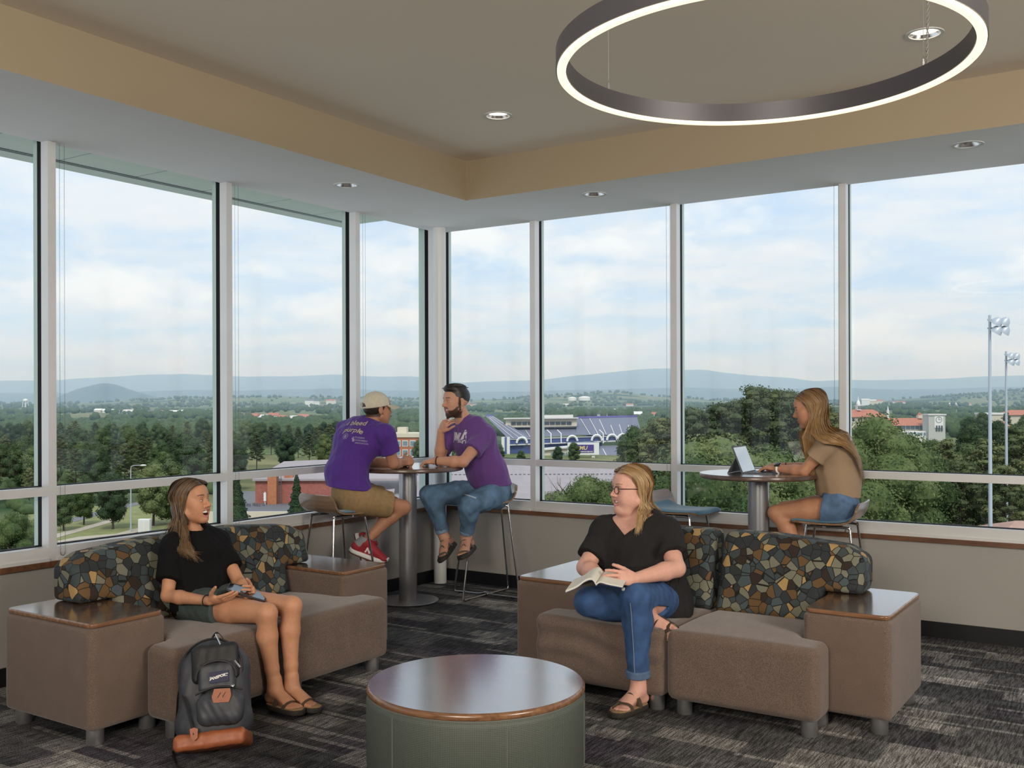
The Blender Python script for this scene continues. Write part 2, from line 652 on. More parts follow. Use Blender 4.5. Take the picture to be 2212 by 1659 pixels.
def bounds(prims, extra=0.03):
 lo, hi = np.full(3, 1e9), np.full(3, -1e9)
 for p in prims:
  if p[0] == 'cone':
   for q, r in ((p[1], p[3]), (p[2], p[4])):
    lo = np.minimum(lo, np.array(q) - r); hi = np.maximum(hi, np.array(q) + r)
  elif p[0] == 'econe':
   for q, r in ((p[1], max(p[4])), (p[2], max(p[5]))):
    lo = np.minimum(lo, np.array(q) - r); hi = np.maximum(hi, np.array(q) + r)
  elif p[0] == 'ell':
   lo = np.minimum(lo, np.array(p[1]) - max(p[2])); hi = np.maximum(hi, np.array(p[1]) + max(p[2]))
  elif p[0] == 'box':
   R = np.linalg.norm(p[2]); lo = np.minimum(lo, np.array(p[1]) - R); hi = np.maximum(hi, np.array(p[1]) + R)
 return lo - extra, hi + extra


def field_mesh(prims, vox, boxes=(), lohi=None):
 """prims -> points, quads; boxes: (lo, hi, finer voxel) regions meshed at their own resolution"""
 lo, hi = lohi or bounds(prims)
 f = Field(lo, hi, vox)
 for p in prims:
  f.prim(p)
 P, Q, n = [], [], 0
 ov = 2 * vox
 for (bl, bh, bv) in boxes:
  f.cut_box(np.array(bl) + ov, np.array(bh) - ov)
 pts, qd = f.mesh()
 P.append(pts); Q.append(qd); n += len(pts)
 for (bl, bh, bv) in boxes:
  g = Field(bl, bh, bv)
  for p in prims:
   g.prim(p)
  pts, qd = g.mesh()
  P.append(pts); Q.append(qd + n); n += len(pts)
 return np.concatenate(P), np.concatenate(Q)


def soft_object(name, pts, quads, mat, parent=None, colors=None, smooth=True):
 me = bpy.data.meshes.new(name)
 me.vertices.add(len(pts)); me.vertices.foreach_set('co', np.asarray(pts, np.float32).ravel())
 nq = len(quads)
 me.loops.add(nq * 4); me.loops.foreach_set('vertex_index', np.asarray(quads, np.int32).ravel())
 me.polygons.add(nq)
 me.polygons.foreach_set('loop_start', np.arange(0, nq * 4, 4, dtype=np.int32))
 me.polygons.foreach_set('loop_total', np.full(nq, 4, np.int32))
 me.update(calc_edges=True)
 me.validate()
 if smooth:
  me.shade_smooth()
 if colors is not None:
  set_cols(me, colors)
 me.materials.append(mat)
 return link(bpy.data.objects.new(name, me), parent)


def set_cols(me, colors):
 at = me.color_attributes.new('Col', 'FLOAT_COLOR', 'POINT')
 c = np.ones((len(me.vertices), 4), np.float32)
 c[:, :3] = colors
 at.data.foreach_set('color', c.ravel())


def drape(me, target_bvh, direction, off=0.0015):
 """press a flat lettering mesh (already placed in world space) on to a surface along a direction"""
 dv = Vector(direction).normalized()
 ok = True
 for v in me.vertices:
  h = target_bvh.ray_cast(v.co - dv * 0.25, dv, 0.6)
  if h[0] is not None:
   v.co = h[0] - dv * off
  else:
   ok = False
 return ok


def bvh_of(ob):
 me = ob.data
 return BVHTree.FromPolygons([v.co.copy() for v in me.vertices], [tuple(p.vertices) for p in me.polygons])



def poly_sdf(X, Y, poly):
 P = np.array(poly, np.float32)
 d = np.full(np.broadcast(X, Y).shape, 1e9, np.float32)
 s = np.ones_like(d)
 n = len(P)
 for i in range(n):
  a, b = P[i], P[i - 1]
  ex_, ey = b[0] - a[0], b[1] - a[1]
  wx, wy = X - a[0], Y - a[1]
  tt = np.clip((wx * ex_ + wy * ey) / (ex_ * ex_ + ey * ey + 1e-12), 0, 1)
  d = np.minimum(d, (wx - ex_ * tt) ** 2 + (wy - ey * tt) ** 2)
  c1, c2, c3 = Y >= a[1], Y < b[1], ex_ * wy > ey * wx
  flip = (c1 & c2 & c3) | (~c1 & ~c2 & ~c3)
  s = np.where(flip, -s, s)
 return s * np.sqrt(d)


def soft_slab(poly, h0, h1, r, vox, warp=None, lohi=None):
 """rounded extrusion of an outline between heights h0 and h1; warp(X, Y, Z) gives the outline coordinates of a space point"""
 f = Field(lohi[0], lohi[1], vox)
 sl, X, Y, Z = f.sub(f.lo, f.lo + f.n * f.vox)
 U, V, W = warp(X, Y, Z) if warp else (X, Y, Z)
 U, V, W = np.broadcast_arrays(U, V, W)
 sd = poly_sdf(U, V, poly)
 a = sd + r
 b = np.abs(W - (h0 + h1) / 2) - (h1 - h0) / 2 + r
 f.a = (np.minimum(np.maximum(a, b), 0) + np.sqrt(np.maximum(a, 0) ** 2 + np.maximum(b, 0) ** 2) - r).astype(np.float32)
 return f.mesh()


# ================================================================ the room
ZS, ZC = 3.07, 3.365              # soffit and raised ceiling
TRX, TRY = 0.98, -0.98            # edges of the raised tray
RX, RY = 10.0, -11.0              # far sides of the lounge


def carpet_material():
 """tufted carpet: rectangular patches of several sizes, crossed by thin lines, with a dotted yarn grain"""
 m, nt, b = new_mat('carpet')
 N = nt.nodes.new
 L = nt.links.new
 tc = N('ShaderNodeTexCoord')

 def patches(size, off, ramp, ofs_row):
  ad = N('ShaderNodeVectorMath'); ad.operation = 'ADD'; ad.inputs[1].default_value = (*off, 0)
  L(tc.outputs['Object'], ad.inputs[0])
  # every row is shifted by a random amount so that the patches do not line up
  sp = N('ShaderNodeSeparateXYZ'); L(ad.outputs[0], sp.inputs[0])
  fl = N('ShaderNodeMath'); fl.operation = 'SNAP'; fl.inputs[1].default_value = size[1]; L(sp.outputs['Y'], fl.inputs[0])
  wn_ = N('ShaderNodeTexWhiteNoise'); wn_.noise_dimensions = '1D'; L(fl.outputs[0], wn_.inputs['W'])
  sh = N('ShaderNodeMath'); sh.operation = 'MULTIPLY_ADD'; sh.inputs[1].default_value = ofs_row; L(wn_.outputs['Value'], sh.inputs[0]); L(sp.outputs['X'], sh.inputs[2])
  fx = N('ShaderNodeMath'); fx.operation = 'SNAP'; fx.inputs[1].default_value = size[0]; L(sh.outputs[0], fx.inputs[0])
  cb = N('ShaderNodeCombineXYZ'); L(fx.outputs[0], cb.inputs[0]); L(fl.outputs[0], cb.inputs[1])
  w2 = N('ShaderNodeTexWhiteNoise'); w2.noise_dimensions = '2D'; L(cb.outputs[0], w2.inputs['Vector'])
  r = N('ShaderNodeValToRGB'); r.color_ramp.interpolation = 'CONSTANT'
  e = r.color_ramp.elements
  e[0].position = 0; e[0].color = ramp[0][1]
  e[1].position = ramp[1][0]; e[1].color = ramp[1][1]
  for p, c in ramp[2:]:
   k = e.new(p); k.color = c
  L(w2.outputs['Value'], r.inputs['Fac'])
  return r

 dk = (0.038, 0.038, 0.040, 1); md = (0.072, 0.072, 0.074, 1); pu = (0.066, 0.054, 0.074, 1)
 gy = (0.110, 0.108, 0.108, 1); lt = (0.33, 0.31, 0.285, 1); vl = (0.50, 0.47, 0.43, 1)
 b1 = patches((0.62, 0.30), (3.1, 1.7), [(0, dk), (0.34, md), (0.58, pu), (0.70, gy), (0.88, lt)], 0.62)
 b2 = patches((0.21, 0.15), (0.43, 8.2), [(0, dk), (0.40, md), (0.62, gy), (0.74, pu), (0.86, lt)], 0.21)
 b3 = patches((0.80, 0.032), (6.4, 2.9), [(0, dk), (0.50, md), (0.78, gy), (0.90, vl)], 0.8)
 mixa = N('ShaderNodeMix'); mixa.data_type = 'RGBA'; mixa.inputs['Factor'].default_value = 0.45
 L(b1.outputs[0], mixa.inputs['A']); L(b2.outputs[0], mixa.inputs['B'])
 mixb = N('ShaderNodeMix'); mixb.data_type = 'RGBA'; mixb.inputs['Factor'].default_value = 0.22
 L(mixa.outputs['Result'], mixb.inputs['A']); L(b3.outputs[0], mixb.inputs['B'])

 def grain(scale, lo, hi, det=2):
  mp = N('ShaderNodeMapping'); mp.inputs['Scale'].default_value = scale
  L(tc.outputs['Object'], mp.inputs['Vector'])
  n = N('ShaderNodeTexNoise'); n.inputs['Scale'].default_value = 1.0; n.inputs['Detail'].default_value = det
  L(mp.outputs[0], n.inputs['Vector'])
  mr = N('ShaderNodeMapRange'); mr.inputs['From Min'].default_value = 0.38; mr.inputs['From Max'].default_value = 0.62
  mr.inputs['To Min'].default_value = lo; mr.inputs['To Max'].default_value = hi
  L(n.outputs['Fac'], mr.inputs['Value'])
  return mr

 sx = grain((120, 9, 1), 0.45, 1.55)
 sp_ = grain((190, 190, 1), 0.25, 1.85, 3)
 mul = N('ShaderNodeMath'); mul.operation = 'MULTIPLY'
 L(sx.outputs[0], mul.inputs[0]); L(sp_.outputs[0], mul.inputs[1])
 sc = N('ShaderNodeVectorMath'); sc.operation = 'SCALE'
 L(mixb.outputs['Result'], sc.inputs[0]); L(mul.outputs[0], sc.inputs['Scale'])
 L(sc.outputs[0], b.inputs['Base Color'])
 b.inputs['Roughness'].default_value = 0.95
 b.inputs['Specular IOR Level'].default_value = 0.1
 bp = N('ShaderNodeBump'); bp.inputs['Strength'].default_value = 0.4; bp.inputs['Distance'].default_value = 0.004
 L(sp_.outputs[0], bp.inputs['Height']); L(bp.outputs[0], b.inputs['Normal'])
 return m


carpet_material()

# clear window glass: mostly transparent with the reflection of real glass
gm, gnt, gb = new_mat('window_glass')
gnt.nodes.remove(gb)
g_tr = gnt.nodes.new('ShaderNodeBsdfTransparent'); g_tr.inputs[0].default_value = (0.985, 0.996, 0.990, 1)
g_gl = gnt.nodes.new('ShaderNodeBsdfGlossy'); g_gl.inputs['Roughness'].default_value = 0.0
g_lw = gnt.nodes.new('ShaderNodeLayerWeight'); g_lw.inputs['Blend'].default_value = 0.5
g_pw = gnt.nodes.new('ShaderNodeMath'); g_pw.operation = 'POWER'; g_pw.inputs[1].default_value = 5.0
g_fr = gnt.nodes.new('ShaderNodeMath'); g_fr.operation = 'MULTIPLY_ADD'; g_fr.inputs[1].default_value = 0.6; g_fr.inputs[2].default_value = 0.018
gnt.links.new(g_lw.outputs['Facing'], g_pw.inputs[0]); gnt.links.new(g_pw.outputs[0], g_fr.inputs[0])
g_mx = gnt.nodes.new('ShaderNodeMixShader')
gnt.links.new(g_fr.outputs[0], g_mx.inputs[0]); gnt.links.new(g_tr.outputs[0], g_mx.inputs[1]); gnt.links.new(g_gl.outputs[0], g_mx.inputs[2])
gnt.links.new(g_mx.outputs[0], gnt.nodes['Material Output'].inputs['Surface'])

floor = struct(MB().box((-0.2, RY, -0.25), (RX, 0.2, 0.0)).build('floor', MATS['carpet']))
struct(MB().box((-0.2, RY, 0.0), (0.0, 0.2, 0.655)).build('wall_left', MATS['wall_paint']))
struct(MB().box((0.0, 0.0, 0.0), (RX, 0.2, 0.655)).build('wall_right', MATS['wall_paint']))
struct(MB().box((RX, RY, 0.0), (RX + 0.2, 0.2, 3.6)).build('wall_east', MATS['wall_paint']))
struct(MB().box((-0.2, RY - 0.2, 0.0), (RX + 0.2, RY, 3.6)).build('wall_back', MATS['wall_paint']))
struct(MB().box((0.0, RY, 0.0), (0.012, 0.0, 0.103)).build('baseboard_left', MATS['rubber_base']))
struct(MB().box((0.012, -0.012, 0.0), (RX, 0.0, 0.103)).build('baseboard_right', MATS['rubber_base']))
# wooden strips under the window frames
struct(MB().box((0.0, RY, 0.624), (0.022, -0.022, 0.656)).build('trim_1', MATS['walnut_trim']))
struct(MB().box((0.0, -0.022, 0.624), (RX, 0.0, 0.656)).build('trim_2', MATS['walnut_trim']))


def holed_plane(name, outline, holes, z, mat, parent=None):
 bm = bmesh.new()
 edges = []
 loops = [outline] + [[(cx + r * math.cos(2 * PI * k / 32), cy + r * math.sin(2 * PI * k / 32)) for k in range(32)] for cx, cy, r in holes]
 for lp in loops:
  vs = [bm.verts.new((p[0], p[1], z)) for p in lp]
  for i in range(len(vs)):
   edges.append(bm.edges.new((vs[i], vs[(i + 1) % len(vs)])))
 bmesh.ops.triangle_fill(bm, use_beauty=True, edges=edges)
 for f in bm.faces:
  if f.normal.z > 0:
   f.normal_flip()
 me = bpy.data.meshes.new(name)
 bm.to_mesh(me); bm.free()
 me.materials.append(mat)
 return link(bpy.data.objects.new(name, me), parent)


soffit_lights = [(0.61, -1.88), (1.89, -0.65), (4.39, -0.66)]
ceiling_lights = [(1.85, -1.84), (4.38, -1.84), (1.85, -4.4), (6.9, -1.84), (4.38, -7.9), (1.85, -7.9), (6.9, -7.9)]
LR = 0.075
ceil = struct(holed_plane('ceiling', [(TRX, RY), (RX, RY), (RX, TRY), (TRX, TRY)], [(x, y, LR) for x, y in ceiling_lights], ZC, MATS['ceiling_paint']))
sof = holed_plane('soffit', [(-0.06, RY), (TRX, RY), (TRX, TRY), (RX, TRY), (RX, 0.06), (-0.06, 0.06)], [(x, y, LR) for x, y in soffit_lights], ZS, MATS['soffit_paint'], ceil)
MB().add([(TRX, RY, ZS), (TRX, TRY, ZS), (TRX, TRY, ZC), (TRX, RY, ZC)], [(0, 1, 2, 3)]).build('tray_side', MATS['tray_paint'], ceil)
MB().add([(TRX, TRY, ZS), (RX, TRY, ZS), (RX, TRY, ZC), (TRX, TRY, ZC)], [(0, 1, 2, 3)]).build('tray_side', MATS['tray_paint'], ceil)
MB().box((-0.155, RY - 0.2, 3.62), (RX + 0.2, 0.2, 3.9)).build('roof_slab', MATS['soffit_paint'], ceil)
MB().box((-0.155, RY, ZS + 0.10), (-0.07, 0.16, 3.62)).box((-0.16, 0.07, ZS + 0.10), (RX, 0.16, 3.62)).build('head_wall', MATS['aluminium'], ceil)

# ---------------------------------------------------------------- glazing
DA, DB, DG, DC = 0.068, 0.108, 0.112, 0.145       # depth of frame, gasket, glass and outer cap behind the wall face
Z_RAIL0, Z_RAIL1, Z_TR0, Z_TR1, Z_TOP = 0.655, 0.735, 1.03, 1.08, 3.16
FWID = 0.05


def bay(n, a0, a1, side):
 """one window bay between two mullion centre lines a0 < a1 along the wall"""
 if side == 'left':
  w = bpy.data.objects.new('window_%d' % n, None); link(w); w.location = (0, a0, 0); w.rotation_euler = (0, 0, PI / 2)
 else:
  w = bpy.data.objects.new('window_%d' % n, None); link(w); w.location = (a0, 0, 0)
 struct(w)
 L = a1 - a0
 h = FWID / 2
 # local x runs along the wall, local +y goes outwards
 # the mullion at the near end of the bay (left end on the right wall, near end on the left wall)
 MB().box((-h, 0, Z_RAIL0), (h, DA, Z_TOP)).build('mullion', MATS['aluminium'], w)
 MB().box((-h + 0.002, DA, Z_RAIL0), (h - 0.002, DB, Z_TOP)).build('gasket', MATS['gasket'], w)
 MB().box((-h, DB, Z_RAIL0), (h, DC, Z_TOP)).build('outer_cap', MATS['edge_frame'], w)
 MB().box((h, 0.002, Z_TR0), (L - h, DA, Z_TR1)).build('transom', MATS['aluminium'], w)
 MB().box((h, 0.002, Z_RAIL0 + 0.018), (L - h, DA, Z_RAIL1)).box((h, -0.012, Z_RAIL0), (L - h, DA, Z_RAIL0 + 0.018)).build('sill_rail', MATS['aluminium'], w)
 g = MB()
 g.box((h, DA, Z_TR0 + 0.004), (L - h, DB, Z_TR1 + 0.004)).box((h, DA, Z_RAIL0), (L - h, DB, Z_RAIL1 + 0.005))
 g.build('gasket', MATS['gasket'], w)
 MB().box((h, DB + 0.006, Z_TR0 + 0.006), (L - h, DC, Z_TR1 - 0.004)).box((h, DB + 0.006, Z_RAIL0), (L - h, DC, Z_RAIL1 - 0.006)).build('outer_cap', MATS['edge_frame'], w)
 for z0, z1 in ((Z_RAIL1, Z_TR0 + 0.004), (Z_TR1, Z_TOP)):
  MB().box((h - 0.004, DB, z0 - 0.004), (L - h + 0.004, DB + 0.005, z1 + 0.004)).build('pane', MATS['window_glass'], w)
 return w


lefts = [-8.895, -7.595, -6.295, -4.995, -3.695, -2.39, -1.09, -0.075]
rights = [-0.025, 0.948, 2.218, 3.483, 4.75, 6.02, 7.29, 8.56]
k = 1
for i in range(len(lefts) - 1):
 bay(k, lefts[i], lefts[i + 1], 'left'); k += 1
for i in range(len(rights) - 1):
 bay(k, rights[i], rights[i + 1], 'right'); k += 1
# corner post of the two glazed walls
post = thing('corner_post', 'grey aluminium corner post where the two window walls meet, behind the white column', 'post', (0, 0, 0.655))
MB().box((-DA, -0.10, 0), (-0.002, -0.05, 2.5)).box((-DA, -0.05, 0), (-0.05, DA, 2.5)).build('post_face', MATS['aluminium'], post)
MB().box((-DB, -0.098, 0), (-DA, DB, 2.5)).box((-DA, DA, 0), (-0.05, DB, 2.5)).build('gasket', MATS['gasket'], post)
MB().box((-DC - 0.03, -0.10, 0), (-DB, DC, 2.5)).box((-DB, DB, 0), (-0.05, DC, 2.5)).build('outer_cap', MATS['edge_frame'], post)

col_o = MB().lathe([(0.055, 0.0), (0.055, ZS)], 32, (0.093, -0.150, 0)).build('round_column', MATS['white_enamel'], smooth=True)
tag(col_o, 'slim round white column in the corner between the two window walls', 'column')

# eave outside the left windows, clad in pale metal panels
simple('eave_metal', (0.50, 0.56, 0.52), 0.45, metal=0.2)
simple('eave_joint', (0.18, 0.21, 0.20), 0.6)
ev = thing('eave', 'pale green metal eave overhanging outside the left windows', 'eave', (-0.17, 0, 3.26))
y = -11.0
while y < 0.10:
 y1 = min(y + 0.62, 0.12)
 MB().box((-0.93, y + 0.005, 0.0), (0.0, y1 - 0.005, 0.02)).build('soffit_panel', MATS['eave_metal'], ev)
 y = y1
MB().box((-0.955, -11, -0.005), (-0.93, 0.14, 0.06)).build('joint_strip', MATS['eave_joint'], ev)
MB().box((-1.12, -11, -0.012), (-0.955, 0.14, 0.20)).build('fascia', MATS['eave_metal'], ev)
MB().box((-1.0, -11, 0.022), (0.0, 0.12, 0.05)).build('backing', MATS['eave_joint'], ev)

# ---------------------------------------------------------------- recessed lights and the ring pendant
emission('lamp_warm', (1.0, 0.86, 0.66), 2.2)
emission('ring_glow', (1.0, 0.86, 0.60), 1.25)
simple('reflector', (0.75, 0.75, 0.75), 0.2, metal=1.0)
simple('light_trim', (0.60, 0.60, 0.58), 0.4, metal=0.2)
DOWN_W = 14.0


def downlight(x, y, z, on, label, group=None):
 d = thing('recessed_downlight', label, 'ceiling light', (x, y, z), 0, group)
 MB().lathe([(LR - 0.001, 0.001), (LR - 0.001, -0.004), (LR + 0.014, -0.004), (LR + 0.016, 0.0), (LR + 0.014, 0.002)], 32, caps=False).build('trim_ring', MATS['light_trim'], d, smooth=True)
 MB().lathe([(LR, 0.0), (LR - 0.012, 0.03), (LR - 0.022, 0.09)], 32, caps=False).build('reflector', MATS['reflector'], d, smooth=True)
 if on:
  MB().lathe([(0.001, 0.018), (LR - 0.006, 0.018)], 32, caps=False).build('lens', MATS['lamp_warm'], d)
  ld = bpy.data.lights.new('downlight_lamp', 'SPOT')
  ld.energy = DOWN_W; ld.spot_size = math.radians(84); ld.spot_blend = 0.7; ld.color = (1, 0.86, 0.66); ld.shadow_soft_size = 0.06
  lo = bpy.data.objects.new('downlight_lamp', ld); link(lo, d); lo.location = (0, 0, 0.0)
 else:
  MB().lathe([(0.001, 0.09), (LR - 0.022, 0.09)], 32, caps=False).build('lens', MATS['light_trim'], d)


for (x, y), lb in zip(soffit_lights, ['unlit silver downlight in the grey soffit above the left windows, near the corner', 'unlit silver downlight in the grey soffit above the windows behind the corner column',
                                       'unlit silver downlight in the grey soffit at the far right, above the light poles']):
 downlight(x, y, ZS, False, lb, 'unlit soffit downlights')
for (x, y), lb in zip(ceiling_lights, ['lit warm downlight in the raised ceiling near its corner', 'lit warm downlight seen through the ring pendant'] + ['lit downlight of the lounge ceiling behind the camera'] * 5):
 downlight(x, y, ZC, True, lb, 'lit ceiling downlights')

# ring pendant: circle fitted at 2.70 m
RC, RR, RZ = (4.225, -3.755), 0.70, 2.70
ring = thing('ring_pendant', 'large ring pendant lamp with a dark metal band and glowing underside', 'pendant lamp', (RC[0], RC[1], RZ))
MB().lathe([(RR - 0.004, 0.0), (RR, 0.0), (RR, 0.07), (RR - 0.038, 0.07), (RR - 0.038, 0.0), (RR - 0.034, 0.0), (RR - 0.034, 0.004), (RR - 0.004, 0.004), (RR - 0.004, 0.0)], 128, caps=False).build('band', MATS['ring_metal'], ring, smooth=True, angle=30)
MB().lathe([(RR - 0.034, 0.003), (RR - 0.034, -0.006), (RR - 0.030, -0.010), (RR - 0.008, -0.010), (RR - 0.004, -0.006), (RR - 0.004, 0.003)], 128, caps=False).build('diffuser', MATS['ring_glow'], ring, smooth=True)
for a in (math.atan2(0.15, -0.67), math.atan2(0.56, 0.43), math.atan2(-0.68, 0.1)):
 c, s_ = math.cos(a) * (RR - 0.019), math.sin(a) * (RR - 0.019)
 MB().tube([(c, s_, 0.07), (c, s_, ZC - RZ - 0.003)], 0.0011, 6).build('suspension_wire', MATS['leg_metal'], ring)
 MB().lathe([(0.004, 0.066), (0.006, 0.075), (0.006, 0.10), (0.0025, 0.112)], 10, (c, s_, 0)).build('wire_grip', MATS['leg_metal'], ring)
 MB().lathe([(0.012, ZC - RZ - 0.03), (0.012, ZC - RZ - 0.001)], 12, (c, s_, 0)).build('ceiling_anchor', MATS['leg_metal'], ring)
a = math.atan2(0.56, 0.43)
c, s_ = math.cos(a) * (RR - 0.019), math.sin(a) * (RR - 0.019)
tw = MB()
for ph in (0, PI):
 tw.tube([(c + 0.012 + 0.006 * math.sin(z * 5) + 0.0028 * math.cos(z * 160 + ph), s_ - 0.004 + 0.0028 * math.sin(z * 160 + ph), 0.07 + z) for z in np.linspace(0, ZC - RZ - 0.073, 260)], 0.0022, 5)
simple('cord_cloth', (0.20, 0.19, 0.18), 0.5)
tw.build('power_cord', MATS['cord_cloth'], ring)
# made-up fittings added over the two fill lamps, outside the view
for loc, sx, sy in (((5.2, -9.8, 3.06), 2.4, 1.6), ((8.4, -4.6, 3.06), 1.6, 2.4)):
 p = thing('fill_lamp_panel', 'flat panel added over an unseen fill lamp', 'ceiling light', loc, 0, 'added fill lamp panels')
 MB().cbox((0, 0, 0), (sx, sy, 0.03)).build('panel', MATS['light_trim'], p)
 MB().cbox((-sx * .4, 0, 0.16), (0.02, 0.02, 0.3)).build('hanger', MATS['leg_metal'], p)
 MB().cbox((sx * .4, 0, 0.16), (0.02, 0.02, 0.3)).build('hanger', MATS['leg_metal'], p)

# ---------------------------------------------------------------- blind chains
simple('chain_bead', (0.035, 0.035, 0.035), 0.35)


def blind_chain(loc, along, zbot, label):
 ch = thing('blind_chain', label, 'blind chain', loc, 0, 'roller blind chains')
 for s in (0, 1):
  b = MB()
  ax = np.array(along) * (0.030 * s)
  n = int((ZS - 0.005 - zbot) / 0.010)
  for i in range(n):
   z = zbot + i * 0.010
   q = np.array([ax[0], ax[1], z - loc[2]])
   r = 0.0024
   b.add([q + (r, 0, 0), q + (-r, 0, 0), q + (0, r, 0), q + (0, -r, 0), q + (0, 0, r), q + (0, 0, -r)],
                  [(0, 2, 4), (2, 1, 4), (1, 3, 4), (3, 0, 4), (2, 0, 5), (1, 2, 5), (3, 1, 5), (0, 3, 5)])
  b.tube([(ax[0], ax[1], zbot - loc[2]), (ax[0], ax[1], ZS - 0.002 - loc[2])], 0.0008, 4)
  b.build('bead_strand', MATS['chain_bead'], ch)
 A = np.array(along)
 MB().tube([A * (0.015 - 0.015 * math.cos(t)) + np.array([0, 0, zbot - loc[2] - 0.02 * math.sin(t)]) for t in np.linspace(0, PI, 9)], 0.0018, 5).build('loop_end', MATS['chain_bead'], ch)
 return ch


blind_chain((0.012, -3.655, 3.0), (0, 1, 0), 0.70, 'black beaded blind chain beside the leftmost window mullion')
blind_chain((0.012, -2.352, 3.0), (0, 1, 0), 0.68, 'black beaded blind chain at the mullion above the laughing woman')
blind_chain((0.012, -1.045, 3.0), (0, 1, 0), 0.72, 'black beaded blind chain at the mullion behind the man in the cap')
blind_chain((2.165, -0.012, 3.0), (1, 0, 0), 0.72, 'thin beaded blind chain at the mullion above the woman with the book')
blind_chain((3.432, -0.012, 3.0), (1, 0, 0), 0.72, 'thin beaded blind chain at the mullion beside the woman with the tablet computer')

# ================================================================ furniture
def fabric_material(name, base, amp=0.45, scale=420.0):
 m, nt, b = new_mat(name)
 N, L = nt.nodes.new, nt.links.new
 tc = N('ShaderNodeTexCoord')
 n1 = N('ShaderNodeTexNoise'); n1.inputs['Scale'].default_value = scale; n1.inputs['Detail'].default_value = 2
 L(tc.outputs['Object'], n1.inputs['Vector'])
 n2 = N('ShaderNodeTexNoise'); n2.inputs['Scale'].default_value = 9; n2.inputs['Detail'].default_value = 3
 L(tc.outputs['Object'], n2.inputs['Vector'])
 r = N('ShaderNodeValToRGB')
 r.color_ramp.elements[0].position = 0.34; r.color_ramp.elements[0].color = (*[c * (1 - amp) for c in base], 1)
 r.color_ramp.elements[1].position = 0.66; r.color_ramp.elements[1].color = (*[min(1, c * (1 + amp)) for c in base], 1)
 L(n1.outputs['Fac'], r.inputs['Fac'])
 mr = N('ShaderNodeMapRange'); mr.inputs['From Min'].default_value = 0.3; mr.inputs['From Max'].default_value = 0.7
 mr.inputs['To Min'].default_value = 0.93; mr.inputs['To Max'].default_value = 1.07
 L(n2.outputs['Fac'], mr.inputs['Value'])
 sc = N('ShaderNodeVectorMath'); sc.operation = 'SCALE'
 L(r.outputs[0], sc.inputs[0]); L(mr.outputs[0], sc.inputs['Scale'])
 L(sc.outputs[0], b.inputs['Base Color'])
 b.inputs['Roughness'].default_value = 0.9; b.inputs['Specular IOR Level'].default_value = 0.15
 b.inputs['Sheen Weight'].default_value = 0.25
 bp = N('ShaderNodeBump'); bp.inputs['Strength'].default_value = 0.35; bp.inputs['Distance'].default_value = 0.0015
 L(n1.outputs['Fac'], bp.inputs['Height']); L(bp.outputs[0], b.inputs['Normal'])
 return m


fabric_material('taupe_fabric', (0.138, 0.098, 0.078), 0.5, 480.0)
fabric_material('taupe_seam', (0.085, 0.062, 0.050))


def mosaic_material():
 """printed upholstery of angular cells in slate, sage, brown and gold with dark outlines"""
 m, nt, b = new_mat('mosaic_fabric')
 N, L = nt.nodes.new, nt.links.new
 tc = N('ShaderNodeTexCoord')
 mp = N('ShaderNodeMapping'); mp.inputs['Scale'].default_value = (21, 21, 21)
 L(tc.outputs['Object'], mp.inputs['Vector'])
 col, edge = [], []
 v1 = N('ShaderNodeTexVoronoi'); v1.feature = 'F1'; v1.inputs['Scale'].default_value = 1; v1.inputs['Randomness'].default_value = 0.95
 v2 = N('ShaderNodeTexVoronoi'); v2.feature = 'DISTANCE_TO_EDGE'; v2.inputs['Scale'].default_value = 1; v2.inputs['Randomness'].default_value = 0.95
 L(mp.outputs[0], v1.inputs['Vector']); L(mp.outputs[0], v2.inputs['Vector'])
 s = N('ShaderNodeSeparateColor'); L(v1.outputs['Color'], s.inputs[0])
 r = N('ShaderNodeValToRGB'); r.color_ramp.interpolation = 'CONSTANT'
 pal = [(0.0, (0.045, 0.058, 0.062)), (0.17, (0.028, 0.032, 0.035)), (0.33, (0.060, 0.082, 0.088)), (0.47, (0.165, 0.165, 0.120)),
           (0.66, (0.030, 0.020, 0.015)), (0.77, (0.120, 0.068, 0.028)), (0.93, (0.36, 0.235, 0.095))]
 e = r.color_ramp.elements
 e[0].position = 0; e[0].color = (*pal[0][1], 1)
 e[1].position = pal[1][0]; e[1].color = (*pal[1][1], 1)
 for p, c in pal[2:]:
  k = e.new(p); k.color = (*c, 1)
 L(s.outputs[0], r.inputs['Fac'])
 g = N('ShaderNodeMath'); g.operation = 'LESS_THAN'; g.inputs[1].default_value = 0.035
 L(v2.outputs['Distance'], g.inputs[0])
 mx = N('ShaderNodeMix'); mx.data_type = 'RGBA'
 L(g.outputs[0], mx.inputs['Factor']); L(r.outputs[0], mx.inputs['A']); mx.inputs['B'].default_value = (0.010, 0.010, 0.010, 1)
 L(mx.outputs['Result'], b.inputs['Base Color'])
 n1 = N('ShaderNodeTexNoise'); n1.inputs['Scale'].default_value = 500
 L(tc.outputs['Object'], n1.inputs['Vector'])
 bp = N('ShaderNodeBump'); bp.inputs['Strength'].default_value = 0.3; bp.inputs['Distance'].default_value = 0.001
 L(n1.outputs['Fac'], bp.inputs['Height']); L(bp.outputs[0], b.inputs['Normal'])
 b.inputs['Roughness'].default_value = 0.75; b.inputs['Specular IOR Level'].default_value = 0.25


mosaic_material()
BLW, BLD, BLZ, SEZ = 0.41, 0.70, 0.54, 0.42        # end block width, depth, height; seat height
SOL, SED = 2.065, 0.93                              # sofa length, seat depth


def D(pts):
 return [(l, -d) for l, d in pts]


def ccw(poly):
 a = sum(poly[i][0] * poly[(i + 1) % len(poly)][1] - poly[(i + 1) % len(poly)][0] * poly[i][1] for i in range(len(poly)))
 return poly if a > 0 else poly[::-1]


SOFA_MESH = {}


